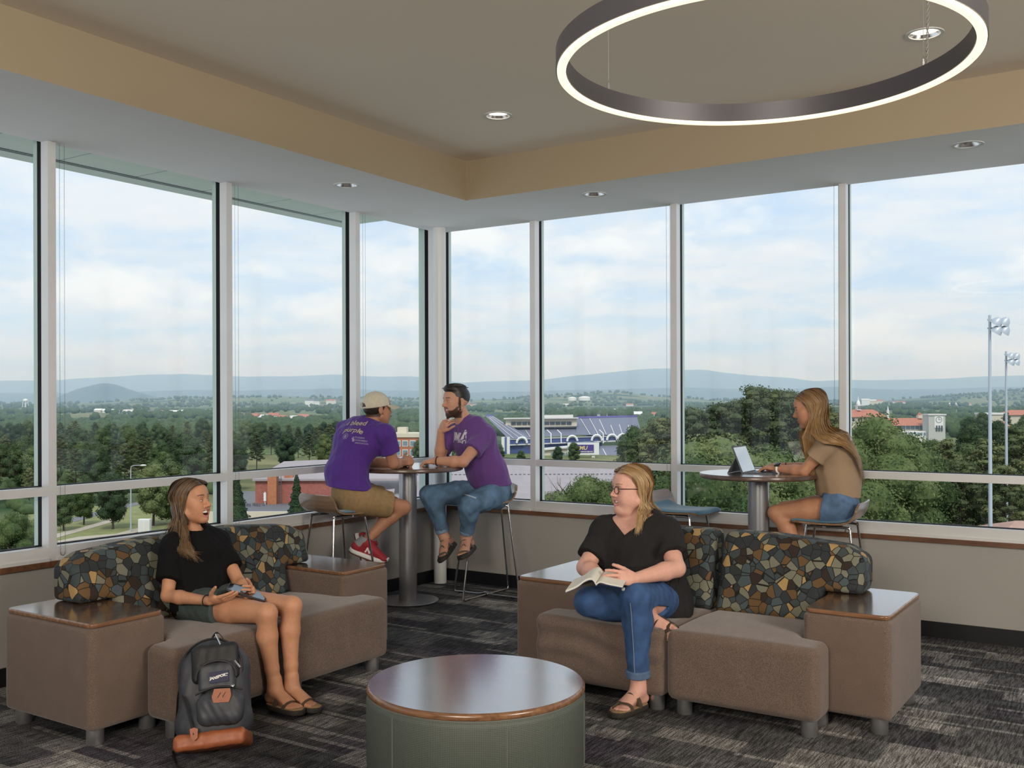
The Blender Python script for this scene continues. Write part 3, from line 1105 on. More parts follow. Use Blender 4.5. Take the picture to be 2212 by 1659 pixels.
def sofa(name, label, loc, rotz, sag=False):
 s = thing(name, label, 'sofa', loc, rotz, 'modular lounge sofas')
 for side in (0, 1):
  l0 = 0.0 if side == 0 else SOL - BLW
  body = MB().soft_prism(dense(ccw(D(rrect(l0, 0.0, l0 + BLW, BLD, 0.035))), 0.05), 0.075, BLZ, 0.022, 4).build('end_block', MATS['taupe_fabric'], s, smooth=True, angle=60)
  sx = l0 + (BLW - 0.02 if side else 0.02)
  MB().tube([(sx, -BLD + 0.012, z) for z in np.linspace(0.10, BLZ - 0.02, 8)], 0.0022, 5).build('seam', MATS['taupe_seam'], body)
  MB().soft_prism(ccw(D(rrect(l0 + 0.006, 0.0, l0 + BLW - 0.006, BLD - 0.006, 0.045, 8))), BLZ, BLZ + 0.022, 0.007, 3).build('table_top_edge', MATS['walnut_edge'], body, smooth=True, angle=50)
  MB().prism(ccw(D(rrect(l0 + 0.012, 0.006, l0 + BLW - 0.012, BLD - 0.012, 0.040, 8))), BLZ + 0.02, BLZ + 0.0226).build('table_top', MATS['walnut_top'], body)
  for (lx, ld) in ((l0 + 0.065, 0.065), (l0 + BLW - 0.065, 0.065), (l0 + 0.065, BLD - 0.065), (l0 + BLW - 0.065, BLD - 0.065)):
   MB().lathe([(0.037, 0.0), (0.039, 0.004), (0.039, 0.085)], 24, (lx, -ld, 0)).build('leg', MATS['leg_metal'], s, smooth=True, angle=50)
 mid = SOL / 2
 for side in (0, 1):
  pl = [(BLW + 0.006, 0.12), (BLW + 0.006, 0.66), (BLW - 0.015, BLD + 0.008), (mid - 0.765, BLD + 0.020), (mid - 0.765, SED), (mid - 0.004, SED), (mid - 0.004, 0.12)]
  rr = [0.02, 0.05, 0.05, 0.05, 0.05, 0.05, 0.02]
  out = fillet(pl, rr, 5)
  if side:
   out = [(SOL - l, d) for l, d in out]
  cxm = mid + (0.34 if side else -0.34)

  def warp(X, Y, Z, side=side, cxm=cxm):
   top = np.clip((Z - 0.20) / 0.2, 0, 1)
   dz = 0.014 * np.exp(-((X - cxm) / 0.33) ** 2 - ((Y + 0.62) / 0.28) ** 2) - 0.014 * np.clip((0.5 + Y) / 0.5, 0, 1)
   if sag and side == 0:
    dz = dz - 0.030 * np.exp(-((X - cxm - 0.02) / 0.24) ** 2 - ((Y + 0.66) / 0.30) ** 2)
   yy = Y
   if sag and side == 0:
    yy = Y + 0.010 * np.sin(Z * 48 + X * 6 + 1.2 * np.sin(X * 9)) * np.exp(-((Z - 0.29) / 0.10) ** 2) * (Y < -0.7)
   return X, -yy, Z - dz * top
  key = ('seat', side, sag)
  if key not in SOFA_MESH:
   P, Q = soft_slab(out, 0.075, SEZ, 0.042, 0.0115, warp, ((min(p[0] for p in out) - 0.02, -SED - 0.03, 0.05), (max(p[0] for p in out) + 0.02, -0.08, SEZ + 0.05)))
   SOFA_MESH[key] = soft_object('seat', P, Q, MATS['taupe_fabric'], s).data
  else:
   link(bpy.data.objects.new('seat', SOFA_MESH[key]), s)
  q = [(mid - 0.70, SED - 0.08), (mid - 0.075, SED - 0.08), (mid - 0.70, 0.40), (mid - 0.075, 0.20)]
  for (lx, ld) in q:
   lx = max(lx, 0.06) if ld > 0.7 else max(lx, BLW + 0.07)
   if side:
    lx = SOL - lx
   MB().lathe([(0.037, 0.0), (0.039, 0.004), (0.039, 0.085)], 24, (lx, -ld, 0)).build('leg', MATS['leg_metal'], s, smooth=True, angle=50)
  # back cushion: its outer lower corner rests on the end block, front face leans back
  l_out, l_in = 0.235, mid - 0.010
  pc = [(l_out, BLZ + 0.026), (l_out, 0.745), (l_out + 0.10, 0.80), (mid - 0.30, 0.835), (l_in - 0.02, 0.835), (l_in + 0.0, 0.40), (BLW + 0.03, 0.40), (BLW + 0.03, BLZ + 0.026)]
  rr = [0.03, 0.06, 0.10, 0.2, 0.05, 0.03, 0.03, 0.02]
  oc = fillet(pc, rr, 6)
  if side:
   oc = [(SOL - l, z) for l, z in oc]
  def lean(X, Y, Z):
   g = 1.0 - 0.42 * (Z - 0.40) / 0.44
   return X, Z, (-Y - 0.02) / g
  key = ('back', side)
  if key not in SOFA_MESH:
   xs_ = [p[0] for p in oc]
   P, Q = soft_slab(oc, 0.0, 0.30, 0.048, 0.0095, lean, ((min(xs_) - 0.02, -0.37, 0.37), (max(xs_) + 0.02, 0.0, 0.87)))
   SOFA_MESH[key] = soft_object('back_cushion', P, Q, MATS['mosaic_fabric'], s).data
  else:
   link(bpy.data.objects.new('back_cushion', SOFA_MESH[key]), s)
 return s


sofa_a = sofa('modular_sofa', 'taupe two-seat sofa with mosaic print backs under the left windows, seating the laughing woman', (0.62, -4.345, 0), PI / 2)
sofa_b = sofa('modular_sofa', 'taupe two-seat sofa with mosaic print backs at the right, seating the woman with the book', (2.238, -1.55, 0), 0, sag=True)

# ---------------------------------------------------------------- round ottoman table
m, nt, b = new_mat('ottoman_fabric')
N, L = nt.nodes.new, nt.links.new
tc = N('ShaderNodeTexCoord')
sp = N('ShaderNodeSeparateXYZ'); L(tc.outputs['Object'], sp.inputs[0])
at = N('ShaderNodeMath'); at.operation = 'ARCTAN2'; L(sp.outputs['Y'], at.inputs[0]); L(sp.outputs['X'], at.inputs[1])
sx_ = N('ShaderNodeMath'); sx_.operation = 'MULTIPLY'; sx_.inputs[1].default_value = 0.45; L(at.outputs[0], sx_.inputs[0])
cb = N('ShaderNodeCombineXYZ'); L(sx_.outputs[0], cb.inputs[0]); L(sp.outputs['Z'], cb.inputs[1])
ck = N('ShaderNodeTexVoronoi'); ck.voronoi_dimensions = '2D'; ck.inputs['Scale'].default_value = 150; ck.inputs['Randomness'].default_value = 0.0
L(cb.outputs[0], ck.inputs['Vector'])
rp = N('ShaderNodeValToRGB')
rp.color_ramp.elements[0].position = 0.15; rp.color_ramp.elements[0].color = (0.105, 0.120, 0.098, 1)
rp.color_ramp.elements[1].position = 0.55; rp.color_ramp.elements[1].color = (0.052, 0.062, 0.050, 1)
L(ck.outputs['Distance'], rp.inputs['Fac']); L(rp.outputs[0], b.inputs['Base Color'])
bp = N('ShaderNodeBump'); bp.inputs['Strength'].default_value = 0.5; bp.inputs['Distance'].default_value = 0.002; bp.invert = True
L(ck.outputs['Distance'], bp.inputs['Height']); L(bp.outputs[0], b.inputs['Normal'])
b.inputs['Roughness'].default_value = 0.55
simple('sage_piping', (0.17, 0.18, 0.155), 0.6)
OC, OR = (2.955, -3.655), 0.455
ot = thing('round_ottoman_table', 'low round ottoman table with a glossy walnut top and sage green sides', 'coffee table', (*OC, 0))
MB().lathe([(OR - 0.04, 0.06), (OR - 0.012, 0.066), (OR, 0.085), (OR, 0.34), (OR - 0.004, 0.357), (OR - 0.016, 0.366), (0.05, 0.366)], 96).build('drum', MATS['ottoman_fabric'], ot, smooth=True, angle=50)
MB().tube([((OR - 0.012) * math.cos(t), (OR - 0.012) * math.sin(t), 0.3645) for t in np.linspace(0, 2 * PI, 97)[:-1]], 0.005, 6, closed=True).build('piping', MATS['sage_piping'], ot, smooth=True)
for a in np.radians([20, 80, 140, 200, 260, 320]):
 MB().tube([((OR + 0.0005) * math.cos(a), (OR + 0.0005) * math.sin(a), z) for z in np.linspace(0.08, 0.345, 6)], 0.0015, 4).build('seam', MATS['sage_piping'], ot)
MB().lathe([(0.1, 0.366), (OR - 0.008, 0.366), (OR - 0.0005, 0.372), (OR - 0.0005, 0.387), (OR - 0.007, 0.394), (OR - 0.012, 0.395)], 96, caps=False).build('table_top_edge', MATS['walnut_edge'], ot, smooth=True, angle=60)
MB().lathe([(0.0005, 0.3956), (OR - 0.010, 0.3956)], 96, caps=False).build('table_top', MATS['walnut_top'], ot)
for k in range(5):
 a = math.radians(-70 + 72 * k + 44)
 MB().lathe([(0.036, 0.0), (0.038, 0.004), (0.038, 0.07)], 24, ((OR - 0.075) * math.cos(a), (OR - 0.075) * math.sin(a), 0)).build('leg', MATS['leg_metal'], ot, smooth=True, angle=50)

# ---------------------------------------------------------------- bar tables
def bar_table(loc, top_z, R, label):
 t = thing('bar_table', label, 'bar table', loc, 0, 'round bar tables')
 MB().lathe([(R - 0.012, top_z - 0.032), (R - 0.002, top_z - 0.026), (R, top_z - 0.006), (R - 0.004, top_z)], 72).build('table_top_edge', MATS['walnut_edge2'], t, smooth=True, angle=40)
 MB().lathe([(0.0005, top_z + 0.0004), (R - 0.004, top_z + 0.0004)], 72, caps=False).build('table_top', MATS['walnut_top'], t)
 MB().lathe([(0.070, 0.012), (0.070, top_z - 0.04)], 40).build('column', MATS['silver_paint'], t, smooth=True, angle=40)
 MB().lathe([(0.12, top_z - 0.045), (0.12, top_z - 0.032)], 32).build('top_plate', MATS['silver_paint'], t, smooth=True, angle=40)
 MB().lathe([(0.235, 0.004), (0.24, 0.006), (0.24, 0.012), (0.236, 0.016), (0.075, 0.018)], 72).build('base_plate', MATS['silver_paint'], t, smooth=True, angle=30)
 for k in range(6):
  a = k * PI / 3
  MB().lathe([(0.012, 0), (0.012, 0.006)], 10, (0.2 * math.cos(a), 0.2 * math.sin(a), 0)).build('glide', MATS['black_plastic'], t)
 return t


wood('walnut_edge2', (0.055, 0.028, 0.020), (0.12, 0.065, 0.045), rough=0.35, axis='X', scale=1.6)
bar_table((0.375, -0.935, 0), 1.062, 0.435, 'round walnut bar table on a silver column between the two men')
bar_table((3.045, -0.465, 0), 1.075, 0.395, 'round walnut bar table on a silver column carrying the tablet computer')

# ---------------------------------------------------------------- stools
fabric_material('blue_pad', (0.050, 0.155, 0.235), amp=0.2)


def make_stool(label, loc, rotz):
 """faces local +x; plywood shell with a low back, blue pad, bent chrome rod frame"""
 s = thing('bar_stool', label, 'bar stool', loc, rotz, 'plywood bar stools with blue pads')
 W, zs = 0.215, 0.765
 prof = spline([(0.215, zs - 0.018), (0.19, zs - 0.006), (0.05, zs - 0.012), (-0.10, zs - 0.008), (-0.175, zs + 0.020), (-0.215, zs + 0.075), (-0.235, zs + 0.135)], 6)
 nw = 14
 vs, fs = [], []
 T = 0.012
 n = len(prof)
 for lay in (0, 1):
  for i, (x, z) in enumerate(prof):
   t = np.array(prof[min(i + 1, n - 1)]) - np.array(prof[max(i - 1, 0)])
   t /= np.linalg.norm(t)
   nx, nz = (-t[1], t[0]) if False else (t[1], -t[0])
   s01 = i / (n - 1)
   w = W * (0.80 + 0.20 * min(1, s01 / 0.18)) if s01 < 0.18 else W * (1.0 - 0.0 * s01)
   if s01 > 0.86:
    w = W * (1 - 0.20 * ((s01 - 0.86) / 0.14) ** 2)
   for k in range(nw + 1):
    y = -w + 2 * w * k / nw
    lift = 0.010 * (abs(y) / W) ** 2
    fwd = 0.020 * (abs(y) / W) ** 2 * max(0, (s01 - 0.6) / 0.4)
    vs.append((x + lay * T * nx + fwd, y, z + lay * T * nz + lift * (1 - s01)))
 m1 = (nw + 1) * n
 for i in range(n - 1):
  for k in range(nw):
   a = i * (nw + 1) + k
   fs.append((a, a + 1, a + nw + 2, a + nw + 1))
   fs.append((m1 + a, m1 + a + nw + 1, m1 + a + nw + 2, m1 + a + 1))
 for k in range(nw):
  a, b2 = k, (n - 1) * (nw + 1) + k
  fs.append((a, m1 + a, m1 + a + 1, a + 1)); fs.append((b2, b2 + 1, m1 + b2 + 1, m1 + b2))
 for i in range(n - 1):
  a, b2 = i * (nw + 1), i * (nw + 1) + nw
  fs.append((a, a + nw + 1, m1 + a + nw + 1, m1 + a)); fs.append((b2, m1 + b2, m1 + b2 + nw + 1, b2 + nw + 1))
 MB().add(vs, fs).build('seat_shell', MATS['ply_shell'], s, smooth=True, angle=40)
 # pad follows the seat
 pp = [p for p in prof if p[1] < zs + 0.06]
 pv, pf = [], []
 nn = len(pp)
 for lay in (0, 1):
  for i, (x, z) in enumerate(pp):
   e = min(i, nn - 1 - i) / (nn - 1) * 2
   for k in range(nw + 1):
    u = -1 + 2 * k / nw
    w = W * 0.90 * (0.72 + 0.28 * min(1, e * 3.5) ** 0.6)
    edge = (1 - abs(u) ** 4) ** 0.5 * min(1, e * 5) ** 0.5
    nrm = 0.012 + 0.019 * edge if lay else 0.011
    t = np.array(pp[min(i + 1, nn - 1)]) - np.array(pp[max(i - 1, 0)]); t /= np.linalg.norm(t)
    lift = 0.010 * (abs(u * w) / W) ** 2
    pv.append((x + t[1] * 0 + nrm * t[1] * 0.9, u * w, z + (-t[0]) * nrm + lift - 0.010 * 0))
 m1 = (nw + 1) * nn
 for i in range(nn - 1):
  for k in range(nw):
   a = i * (nw + 1) + k
   pf.append((a, a + 1, a + nw + 2, a + nw + 1)); pf.append((m1 + a, m1 + a + nw + 1, m1 + a + nw + 2, m1 + a + 1))
 for k in range(nw):
  a, b2 = k, (nn - 1) * (nw + 1) + k
  pf.append((a, m1 + a, m1 + a + 1, a + 1)); pf.append((b2, b2 + 1, m1 + b2 + 1, m1 + b2))
 for i in range(nn - 1):
  a, b2 = i * (nw + 1), i * (nw + 1) + nw
  pf.append((a, a + nw + 1, m1 + a + nw + 1, m1 + a)); pf.append((b2, m1 + b2, m1 + b2 + nw + 1, b2 + nw + 1))
 MB().add(pv, pf).build('seat_pad', MATS['blue_pad'], s, smooth=True, angle=60)
 # two bent rods: each goes down one corner, across the floor to the opposite corner and up again
 zt = zs - 0.026
 for sg in (1, -1):
  A = np.array([0.225, 0.205 * sg]); B = np.array([-0.225, -0.205 * sg])
  At = np.array([0.13, 0.135 * sg]); Bt = np.array([-0.15, -0.135 * sg])
  zf = 0.010 if sg > 0 else 0.012
  pts = [(0.02, 0.135 * sg, zt), (At[0] - 0.03, At[1], zt), (At[0], At[1], zt - 0.012), (At[0] * 1.03, At[1] * 1.03, zt - 0.05)]
  pts = [np.array(p) for p in pts]
  low = []
  for (P, Pt) in ((A, At), (B, Bt)):
   q = (P - Pt)
   low.append((np.array([*(Pt + q * 0.95), 0.075]), np.array([*(Pt + q * 0.985), 0.032]), np.array([*(P * 0.965), zf])))
  path = spline(pts + [low[0][0], low[0][1], low[0][2], np.array([*(A * 0.80), zf])], 5)
  path += [np.array([*(A * 0.80 * (1 - t) + B * 0.80 * t), zf + (0.016 * math.exp(-((t - 0.5) / 0.08) ** 2) if sg < 0 else 0)]) for t in np.linspace(0.04, 0.96, 24)]
  back = [np.array([*(B * 0.80), zf]), low[1][2], low[1][1], low[1][0], np.array([Bt[0] * 1.03, Bt[1] * 1.03, zt - 0.05]), np.array([Bt[0], Bt[1], zt - 0.012]), np.array([Bt[0] + 0.03, Bt[1], zt]), np.array([0.0, -0.135 * sg, zt])]
  path += spline(back, 5)
  MB().tube(path, 0.0085, 10).build('leg_frame', MATS['chrome'], s, smooth=True, angle=60)
  for P in (A, B):
   MB().tube([np.array([*(P * 0.86), zf - 0.003]), np.array([*(P * 0.74), zf - 0.003])], 0.0095, 8).build('glide', MATS['black_plastic'], s)
 MB().cbox((0, 0.11, zt + 0.006), (0.2, 0.03, 0.006)).build('mount_plate', MATS['black_plastic'], s)
 MB().cbox((0, -0.11, zt + 0.006), (0.2, 0.03, 0.006)).build('mount_plate', MATS['black_plastic'], s)
 return s


make_stool('plywood stool with blue pad under the man in the tan shorts', (0.285, -1.615, 0), math.radians(80))
make_stool('plywood stool with blue pad under the man in jeans', (0.765, -0.420, 0), math.radians(226))
make_stool('plywood stool with blue pad under the woman in denim shorts', (3.49, -0.33, 0), math.radians(184))
make_stool('empty plywood stool with blue pad beside the mullion behind the woman with the book', (2.40, -0.27, 0), math.radians(-4))
# ---------------------------------------------------------------- backpack leaning against the left sofa
def backpack():
 simple('pack_grey', (0.040, 0.043, 0.052), 0.55, noise=0.12, scale=300, bump=0.2, bscale=600)
 simple('pack_black', (0.010, 0.010, 0.012), 0.6, noise=0.2, scale=60)
 simple('tan_leather', (0.30, 0.085, 0.030), 0.5, noise=0.15, scale=60, bump=0.2, bscale=120)
 simple('patch_blue', (0.012, 0.012, 0.055), 0.6)
 base = px(466, 1622, 4.47); base[2] = 0.0
 t = thing('backpack', 'dark grey backpack with tan leather base leaning against the left sofa', 'backpack', base)
 fw_ = nz([0.62, -0.78, 0])            # the way its front faces: towards the camera, a little right
 sd = np.array([-fw_[1], fw_[0], 0])    # its left to right seen from the front
 up0 = np.array([0, 0, 1.0])
 tilt = nz(up0 - fw_ * 0.42 - sd * 0.10)          # leans back on the sofa, slightly to the left
 nf = nz(fw_ - tilt * (fw_ @ tilt))
 sd = np.cross(tilt, nf) * -1
 sd = nz(sd)
 if sd @ RT < 0:
  sd = -sd
 O = np.array([0, 0, 0.02])

 def q(s, h, f):
  return O + (sd * s + tilt * h + nf * f) * 1.16
 A = [sd, tilt, nf]
 # main bag
 main = [('box', q(0, 0.20, 0.0), (0.155, 0.175, 0.085), A, 0.07, 0.0), ('ell', q(-0.005, 0.335, -0.005), (0.135, 0.10, 0.085), np.array(A).T, 0.06),
   ('ell', q(0.0, 0.09, 0.02), (0.165, 0.10, 0.10), np.array(A).T, 0.05), ('wrinkle', 0.006, 22, 3, 0)]
 pts, qd = field_mesh(main, 0.006)
 soft_object('bag', pts, qd, MATS['pack_grey'], t)
 # black top panel and upper pocket
 pts, qd = field_mesh([('box', q(0.02, 0.315, 0.068), (0.105, 0.085, 0.030), A, 0.028, 0.0), ('wrinkle', 0.004, 40, 8, 0)], 0.004)
 soft_object('flap', pts, qd, MATS['pack_black'], t)
 pts, qd = field_mesh([('box', q(0.032, 0.255, 0.095), (0.082, 0.065, 0.028), A, 0.026, 0.0), ('wrinkle', 0.003, 40, 5, 0)], 0.004)
 up_p = soft_object('upper_pocket', pts, qd, MATS['pack_grey'], t)
 pts, qd = field_mesh([('box', q(0.045, 0.135, 0.105), (0.100, 0.070, 0.055), A, 0.045, 0.0), ('ell', q(0.05, 0.155, 0.115), (0.085, 0.055, 0.05), np.array(A).T, 0.03), ('wrinkle', 0.006, 34, 6, 0)], 0.004)
 lo_p = soft_object('front_pocket', pts, qd, MATS['pack_grey'], t)
 pts, qd = field_mesh([('box', q(0.0, 0.030, 0.030), (0.156, 0.036, 0.100), A, 0.024, 0.0), ('wrinkle', 0.004, 25, 9, 0)], 0.005)
 soft_object('leather_base', pts, qd, MATS['tan_leather'], t)
 # zips
 arc = [q(0.032 + 0.076 * math.cos(a), 0.258 + 0.057 * math.sin(a), 0.114) for a in np.linspace(PI * 1.05, -0.05 * PI, 18)]
 MB().tube(arc, 0.0055, 6).build('zip', MATS['pack_black'], up_p, smooth=True)
 arc = [q(-0.10 + 0.05 * t_, 0.20 - 0.15 * t_ ** 1.3, 0.102 + 0.03 * t_) for t_ in np.linspace(0, 1, 10)]
 MB().tube(arc, 0.0065, 6).build('zip', MATS['pack_black'], lo_p, smooth=True)
 arc = [q(-0.045 + 0.175 * t_, 0.195 + 0.02 * math.sin(t_ * PI), 0.126) for t_ in np.linspace(0, 1, 10)]
 MB().tube(arc, 0.005, 6).build('zip', MATS['pack_black'], lo_p, smooth=True)
 arc = [q(0.118 * math.cos(a), 0.295 + 0.118 * math.sin(a), 0.050) for a in np.linspace(PI * 1.1, -0.1 * PI, 20)]
 MB().tube(arc, 0.006, 6).build('zip', MATS['pack_black'], t, smooth=True)
 for (s, h, f, ds, dh) in ((0.025, 0.425, 0.075, 0.02, -0.045), (0.105, 0.305, 0.122, 0.022, -0.03)):
  MB().tube([q(s, h, f), q(s + ds, h + dh, f + 0.012)], 0.0042, 6).build('zip_pull', MATS['chrome'], t, smooth=True)
 MB().sphere(q(0.098, 0.208, 0.140), 0.010, 10, 6).build('zip_pull', MATS['chrome'], t, smooth=True)

 def patch(name, s, h, w, hh, mat, f0, parent, poly=None):
  b = MB()
  P = poly or [(-w, -hh), (w, -hh), (w, hh), (-w, hh)]
  vs = [q(s + a, h + c, f0) for a, c in P] + [q(s + a, h + c, f0 + 0.004) for a, c in P]
  n = len(P)
  b.add(vs, [tuple(range(n, 2 * n)), tuple(range(n - 1, -1, -1))] + [(i, (i + 1) % n, n + (i + 1) % n, n + i) for i in range(n)])
  return b.build(name, MATS[mat], parent)
 lab = patch('name_patch', 0.045, 0.252, 0.036, 0.021, 'patch_blue', 0.1225, up_p)
 me = text_mesh('JANSPORT', 0.0145, 0.0, 0.0006, 0.0)
 me.materials.append(MATS['letter_white'])
 M4 = Matrix((( *[0]*4,), ( *[0]*4,), ( *[0]*4,), (0, 0, 0, 1)))
 for v in me.vertices:
  x, y = v.co.x, v.co.y
  y += 0.004 * math.sin(x * 60)
  v.co = Vector(q(0.045 + x, 0.252 + y, 0.1275))
 link(bpy.data.objects.new('lettering', me), lab)
 dia = patch('leather_diamond', 0.062, 0.176, 0, 0, 'tan_leather', 0.166, lo_p, [(-0.036, -0.002), (-0.030, -0.024), (0.026, -0.028), (0.036, -0.004), (0.032, 0.022), (-0.026, 0.026)])
 for dx in (-0.008, 0.010):
  MB().tube([q(0.062 + dx - 0.006, 0.168, 0.1712), q(0.062 + dx + 0.006, 0.186, 0.1712)], 0.0016, 4).build('slot', MATS['pack_black'], dia)
 patch('zip_tab', -0.048, 0.052, 0, 0, 'tan_leather', 0.132, lo_p, [(-0.016, 0.02), (-0.012, -0.012), (0.0, -0.024), (0.012, -0.014), (0.014, 0.018), (0.0, 0.024)])
 # straps
 def strap(name, pts, w, wd):
  P = spline(pts, 6)
  b = MB(); vs = []; fs = []
  for p in P:
   vs += [p - wd * w, p + wd * w, p + wd * w + np.array([0, 0, 0.004]), p - wd * w + np.array([0, 0, 0.004])]
  for i in range(len(P) - 1):
   o = 4 * i
   for k in range(4):
    fs.append((o + k, o + (k + 1) % 4, o + 4 + (k + 1) % 4, o + 4 + k))
  return b.add(vs, fs).build(name, MATS['pack_black'], t)
 l = -sd
 strap('shoulder_strap', [q(-0.10, 0.37, -0.09), q(-0.155, 0.26, -0.09), q(-0.165, 0.13, -0.075), q(-0.17, 0.02, -0.06), np.array([*(q(-0.165, 0, -0.02)[:2]), 0.006]), np.array([*(q(-0.12, 0, 0.11)[:2]), 0.006])], 0.022, nf)
 strap('webbing', [np.array([*(q(-0.15, 0, 0.05)[:2]), 0.012]), np.array([*(q(-0.09, 0, 0.16)[:2]), 0.004]), np.array([*(q(0.03, 0, 0.20)[:2]), 0.004]), np.array([*(q(0.16, 0, 0.19)[:2]), 0.010])], 0.010, nf)
 strap('webbing', [np.array([*(q(0.15, 0, 0.03)[:2]), 0.014]), np.array([*(q(0.21, 0, 0.05)[:2]), 0.005]), np.array([*(q(0.26, 0, 0.10)[:2]), 0.004])], 0.010, nf)
 strap('carry_handle', [q(-0.03, 0.42, -0.06), q(0.0, 0.455, -0.06), q(0.03, 0.42, -0.06)], 0.012, nf)
 # hand-made meshes above are placed in local coordinates of the backpack's base
 return t


def text_mesh(txt, size, extrude=0.0, bold=0.0, shear=0.0, align='CENTER'):
 cu = bpy.data.curves.new('lettering', 'FONT')
 cu.body = txt; cu.size = size; cu.extrude = extrude; cu.offset = bold; cu.shear = shear
 cu.align_x = align; cu.align_y = 'CENTER'; cu.resolution_u = 3
 ob = bpy.data.objects.new('lettering', cu)
 scene.collection.objects.link(ob)
 dg = bpy.context.evaluated_depsgraph_get()
 me = bpy.data.meshes.new_from_object(ob.evaluated_get(dg))
 bpy.data.objects.remove(ob); bpy.data.curves.remove(cu)
 return me


simple('letter_white', (0.80, 0.78, 0.72), 0.6)
backpack()

# ================================================================ people
vcol('skin', rough=0.5, noise=0.05, nscale=60, sss=0.0, spec=0.35)
vcol('hair_mat', rough=0.42, noise=0.18, nscale=30, spec=0.5)
simple('eye_white', (0.72, 0.70, 0.68), 0.25)
simple('eye_dark', (0.020, 0.014, 0.010), 0.2)
simple('teeth_white', (0.82, 0.79, 0.73), 0.3)


def mixc(a, b, m):
 return a * (1 - m[:, None]) + np.array(b)[None, :] * m[:, None]


def sstep(x, a, b):
 t = np.clip((x - a) / (b - a), 0, 1)
 return t * t * (3 - 2 * t)


class Head:
 def __init__(self, c, f, up=(0, 0, 1), s=1.0):
  self.c = np.array(c, float)
  self.f = nz(f)
  u = np.array(up, float)
  self.u = nz(u - self.f * (u @ self.f))
  self.l = np.cross(self.u, self.f)
  self.s = s
  self.R = np.stack([self.f, self.l, self.u], 1)      # columns are the local axes

 def w(self, x, y, z):
  return self.c + self.s * (self.f * x + self.l * y + self.u * z)

 def loc(self, P):
  return ((P - self.c) @ self.R) / self.s


def head_prims(h, mouth='smile', male=False, full=0.0, ears=True):
 s = h.s
 R = h.R
 p = []

 def E(x, y, z, rx, ry, rz, k):
  p.append(('ell', h.w(x, y, z), (rx * s, ry * s, rz * s), R, k * s))

 def Cn(a, b, ra, rb, k):
  p.append(('cone', h.w(*a), h.w(*b), ra * s, rb * s, k * s))

 def cutE(x, y, z, rx, ry, rz, k):
  p.append(('-ell', h.w(x, y, z), (rx * s, ry * s, rz * s), R, k * s))
 E(-0.014, 0, 0.034, 0.098, 0.077, 0.086, 0.0)
 E(0.030, 0, -0.030, 0.060, 0.060 + 0.012 * full, 0.080, 0.03)
 jw = 0.052 + (0.006 if male else 0) + 0.014 * full
 for sg in (1, -1):
  Cn((-0.002, sg * jw, -0.052), (0.060, sg * 0.014, -0.096), 0.022 + 0.008 * full, 0.018, 0.025)
  E(0.054, sg * 0.040, -0.020, 0.024, 0.022, 0.022, 0.03)
  E(0.056, sg * (0.030 + 0.004 * full), -0.052, 0.024, 0.020 + 0.006 * full, 0.026, 0.03)
 E(0.070, 0, -0.098, 0.017, 0.020, 0.015, 0.02)
 if full:
  E(0.035, 0, -0.112, 0.045, 0.05, 0.026, 0.03)
 Cn((0.076, -0.034, 0.024), (0.076, 0.034, 0.024), 0.013, 0.013, 0.02)
 E(0.062, 0, 0.055, 0.030, 0.050, 0.035, 0.03)
 for sg in (1, -1):
  cutE(0.096, sg * 0.031, 0.006, 0.018, 0.018, 0.011, 0.014)
 nl = 1.1 if male else 1.0
 Cn((0.086, 0, 0.012), (0.106 + 0.003 * nl, 0, -0.024), 0.0075, 0.0105 * nl, 0.012)
 for sg in (1, -1):
  E(0.096, sg * 0.011, -0.029, 0.011, 0.0085, 0.008, 0.008)
 # lids
 for sg in (1, -1):
  E(0.0765, sg * 0.031, 0.0045, 0.0135, 0.0165, 0.012, 0.006)
 oz = {'laugh': 0.013, 'smile': 0.005, 'closed': 0.0}[mouth]
 lw = {'laugh': 0.031, 'smile': 0.028, 'closed': 0.022}[mouth]
 Cn((0.082, -lw, -0.058 + 0.004 * (mouth != 'closed')), (0.0915, 0, -0.057 + oz * 0.35), 0.0035, 0.0062, 0.008)
 Cn((0.082, lw, -0.058 + 0.004 * (mouth != 'closed')), (0.0915, 0, -0.057 + oz * 0.35), 0.0035, 0.0062, 0.008)
 Cn((0.080, -lw * 0.85, -0.062 - oz * 0.4), (0.0885, 0, -0.069 - oz), 0.0035, 0.0068, 0.008)
 Cn((0.080, lw * 0.85, -0.062 - oz * 0.4), (0.0885, 0, -0.069 - oz), 0.0035, 0.0068, 0.008)
 if mouth == 'laugh':
  for sg in (1, -1):
   cutE(0.088, sg * 0.024, -0.0575, 0.018, 0.0075, 0.0065, 0.003)
  cutE(0.094, 0, -0.0645, 0.034, 0.0285, 0.0135, 0.003)
 elif mouth == 'smile':
  cutE(0.094, 0, -0.0620, 0.026, 0.0250, 0.0065, 0.003)
 else:
  cutE(0.102, 0, -0.0628, 0.012, 0.021, 0.0016, 0.002)
 if ears:
  for sg in (1, -1):
   E(-0.012, sg * 0.075, -0.006, 0.018, 0.009, 0.031, 0.006)
   cutE(-0.006, sg * 0.085, -0.002, 0.010, 0.006, 0.020, 0.004)
 return p


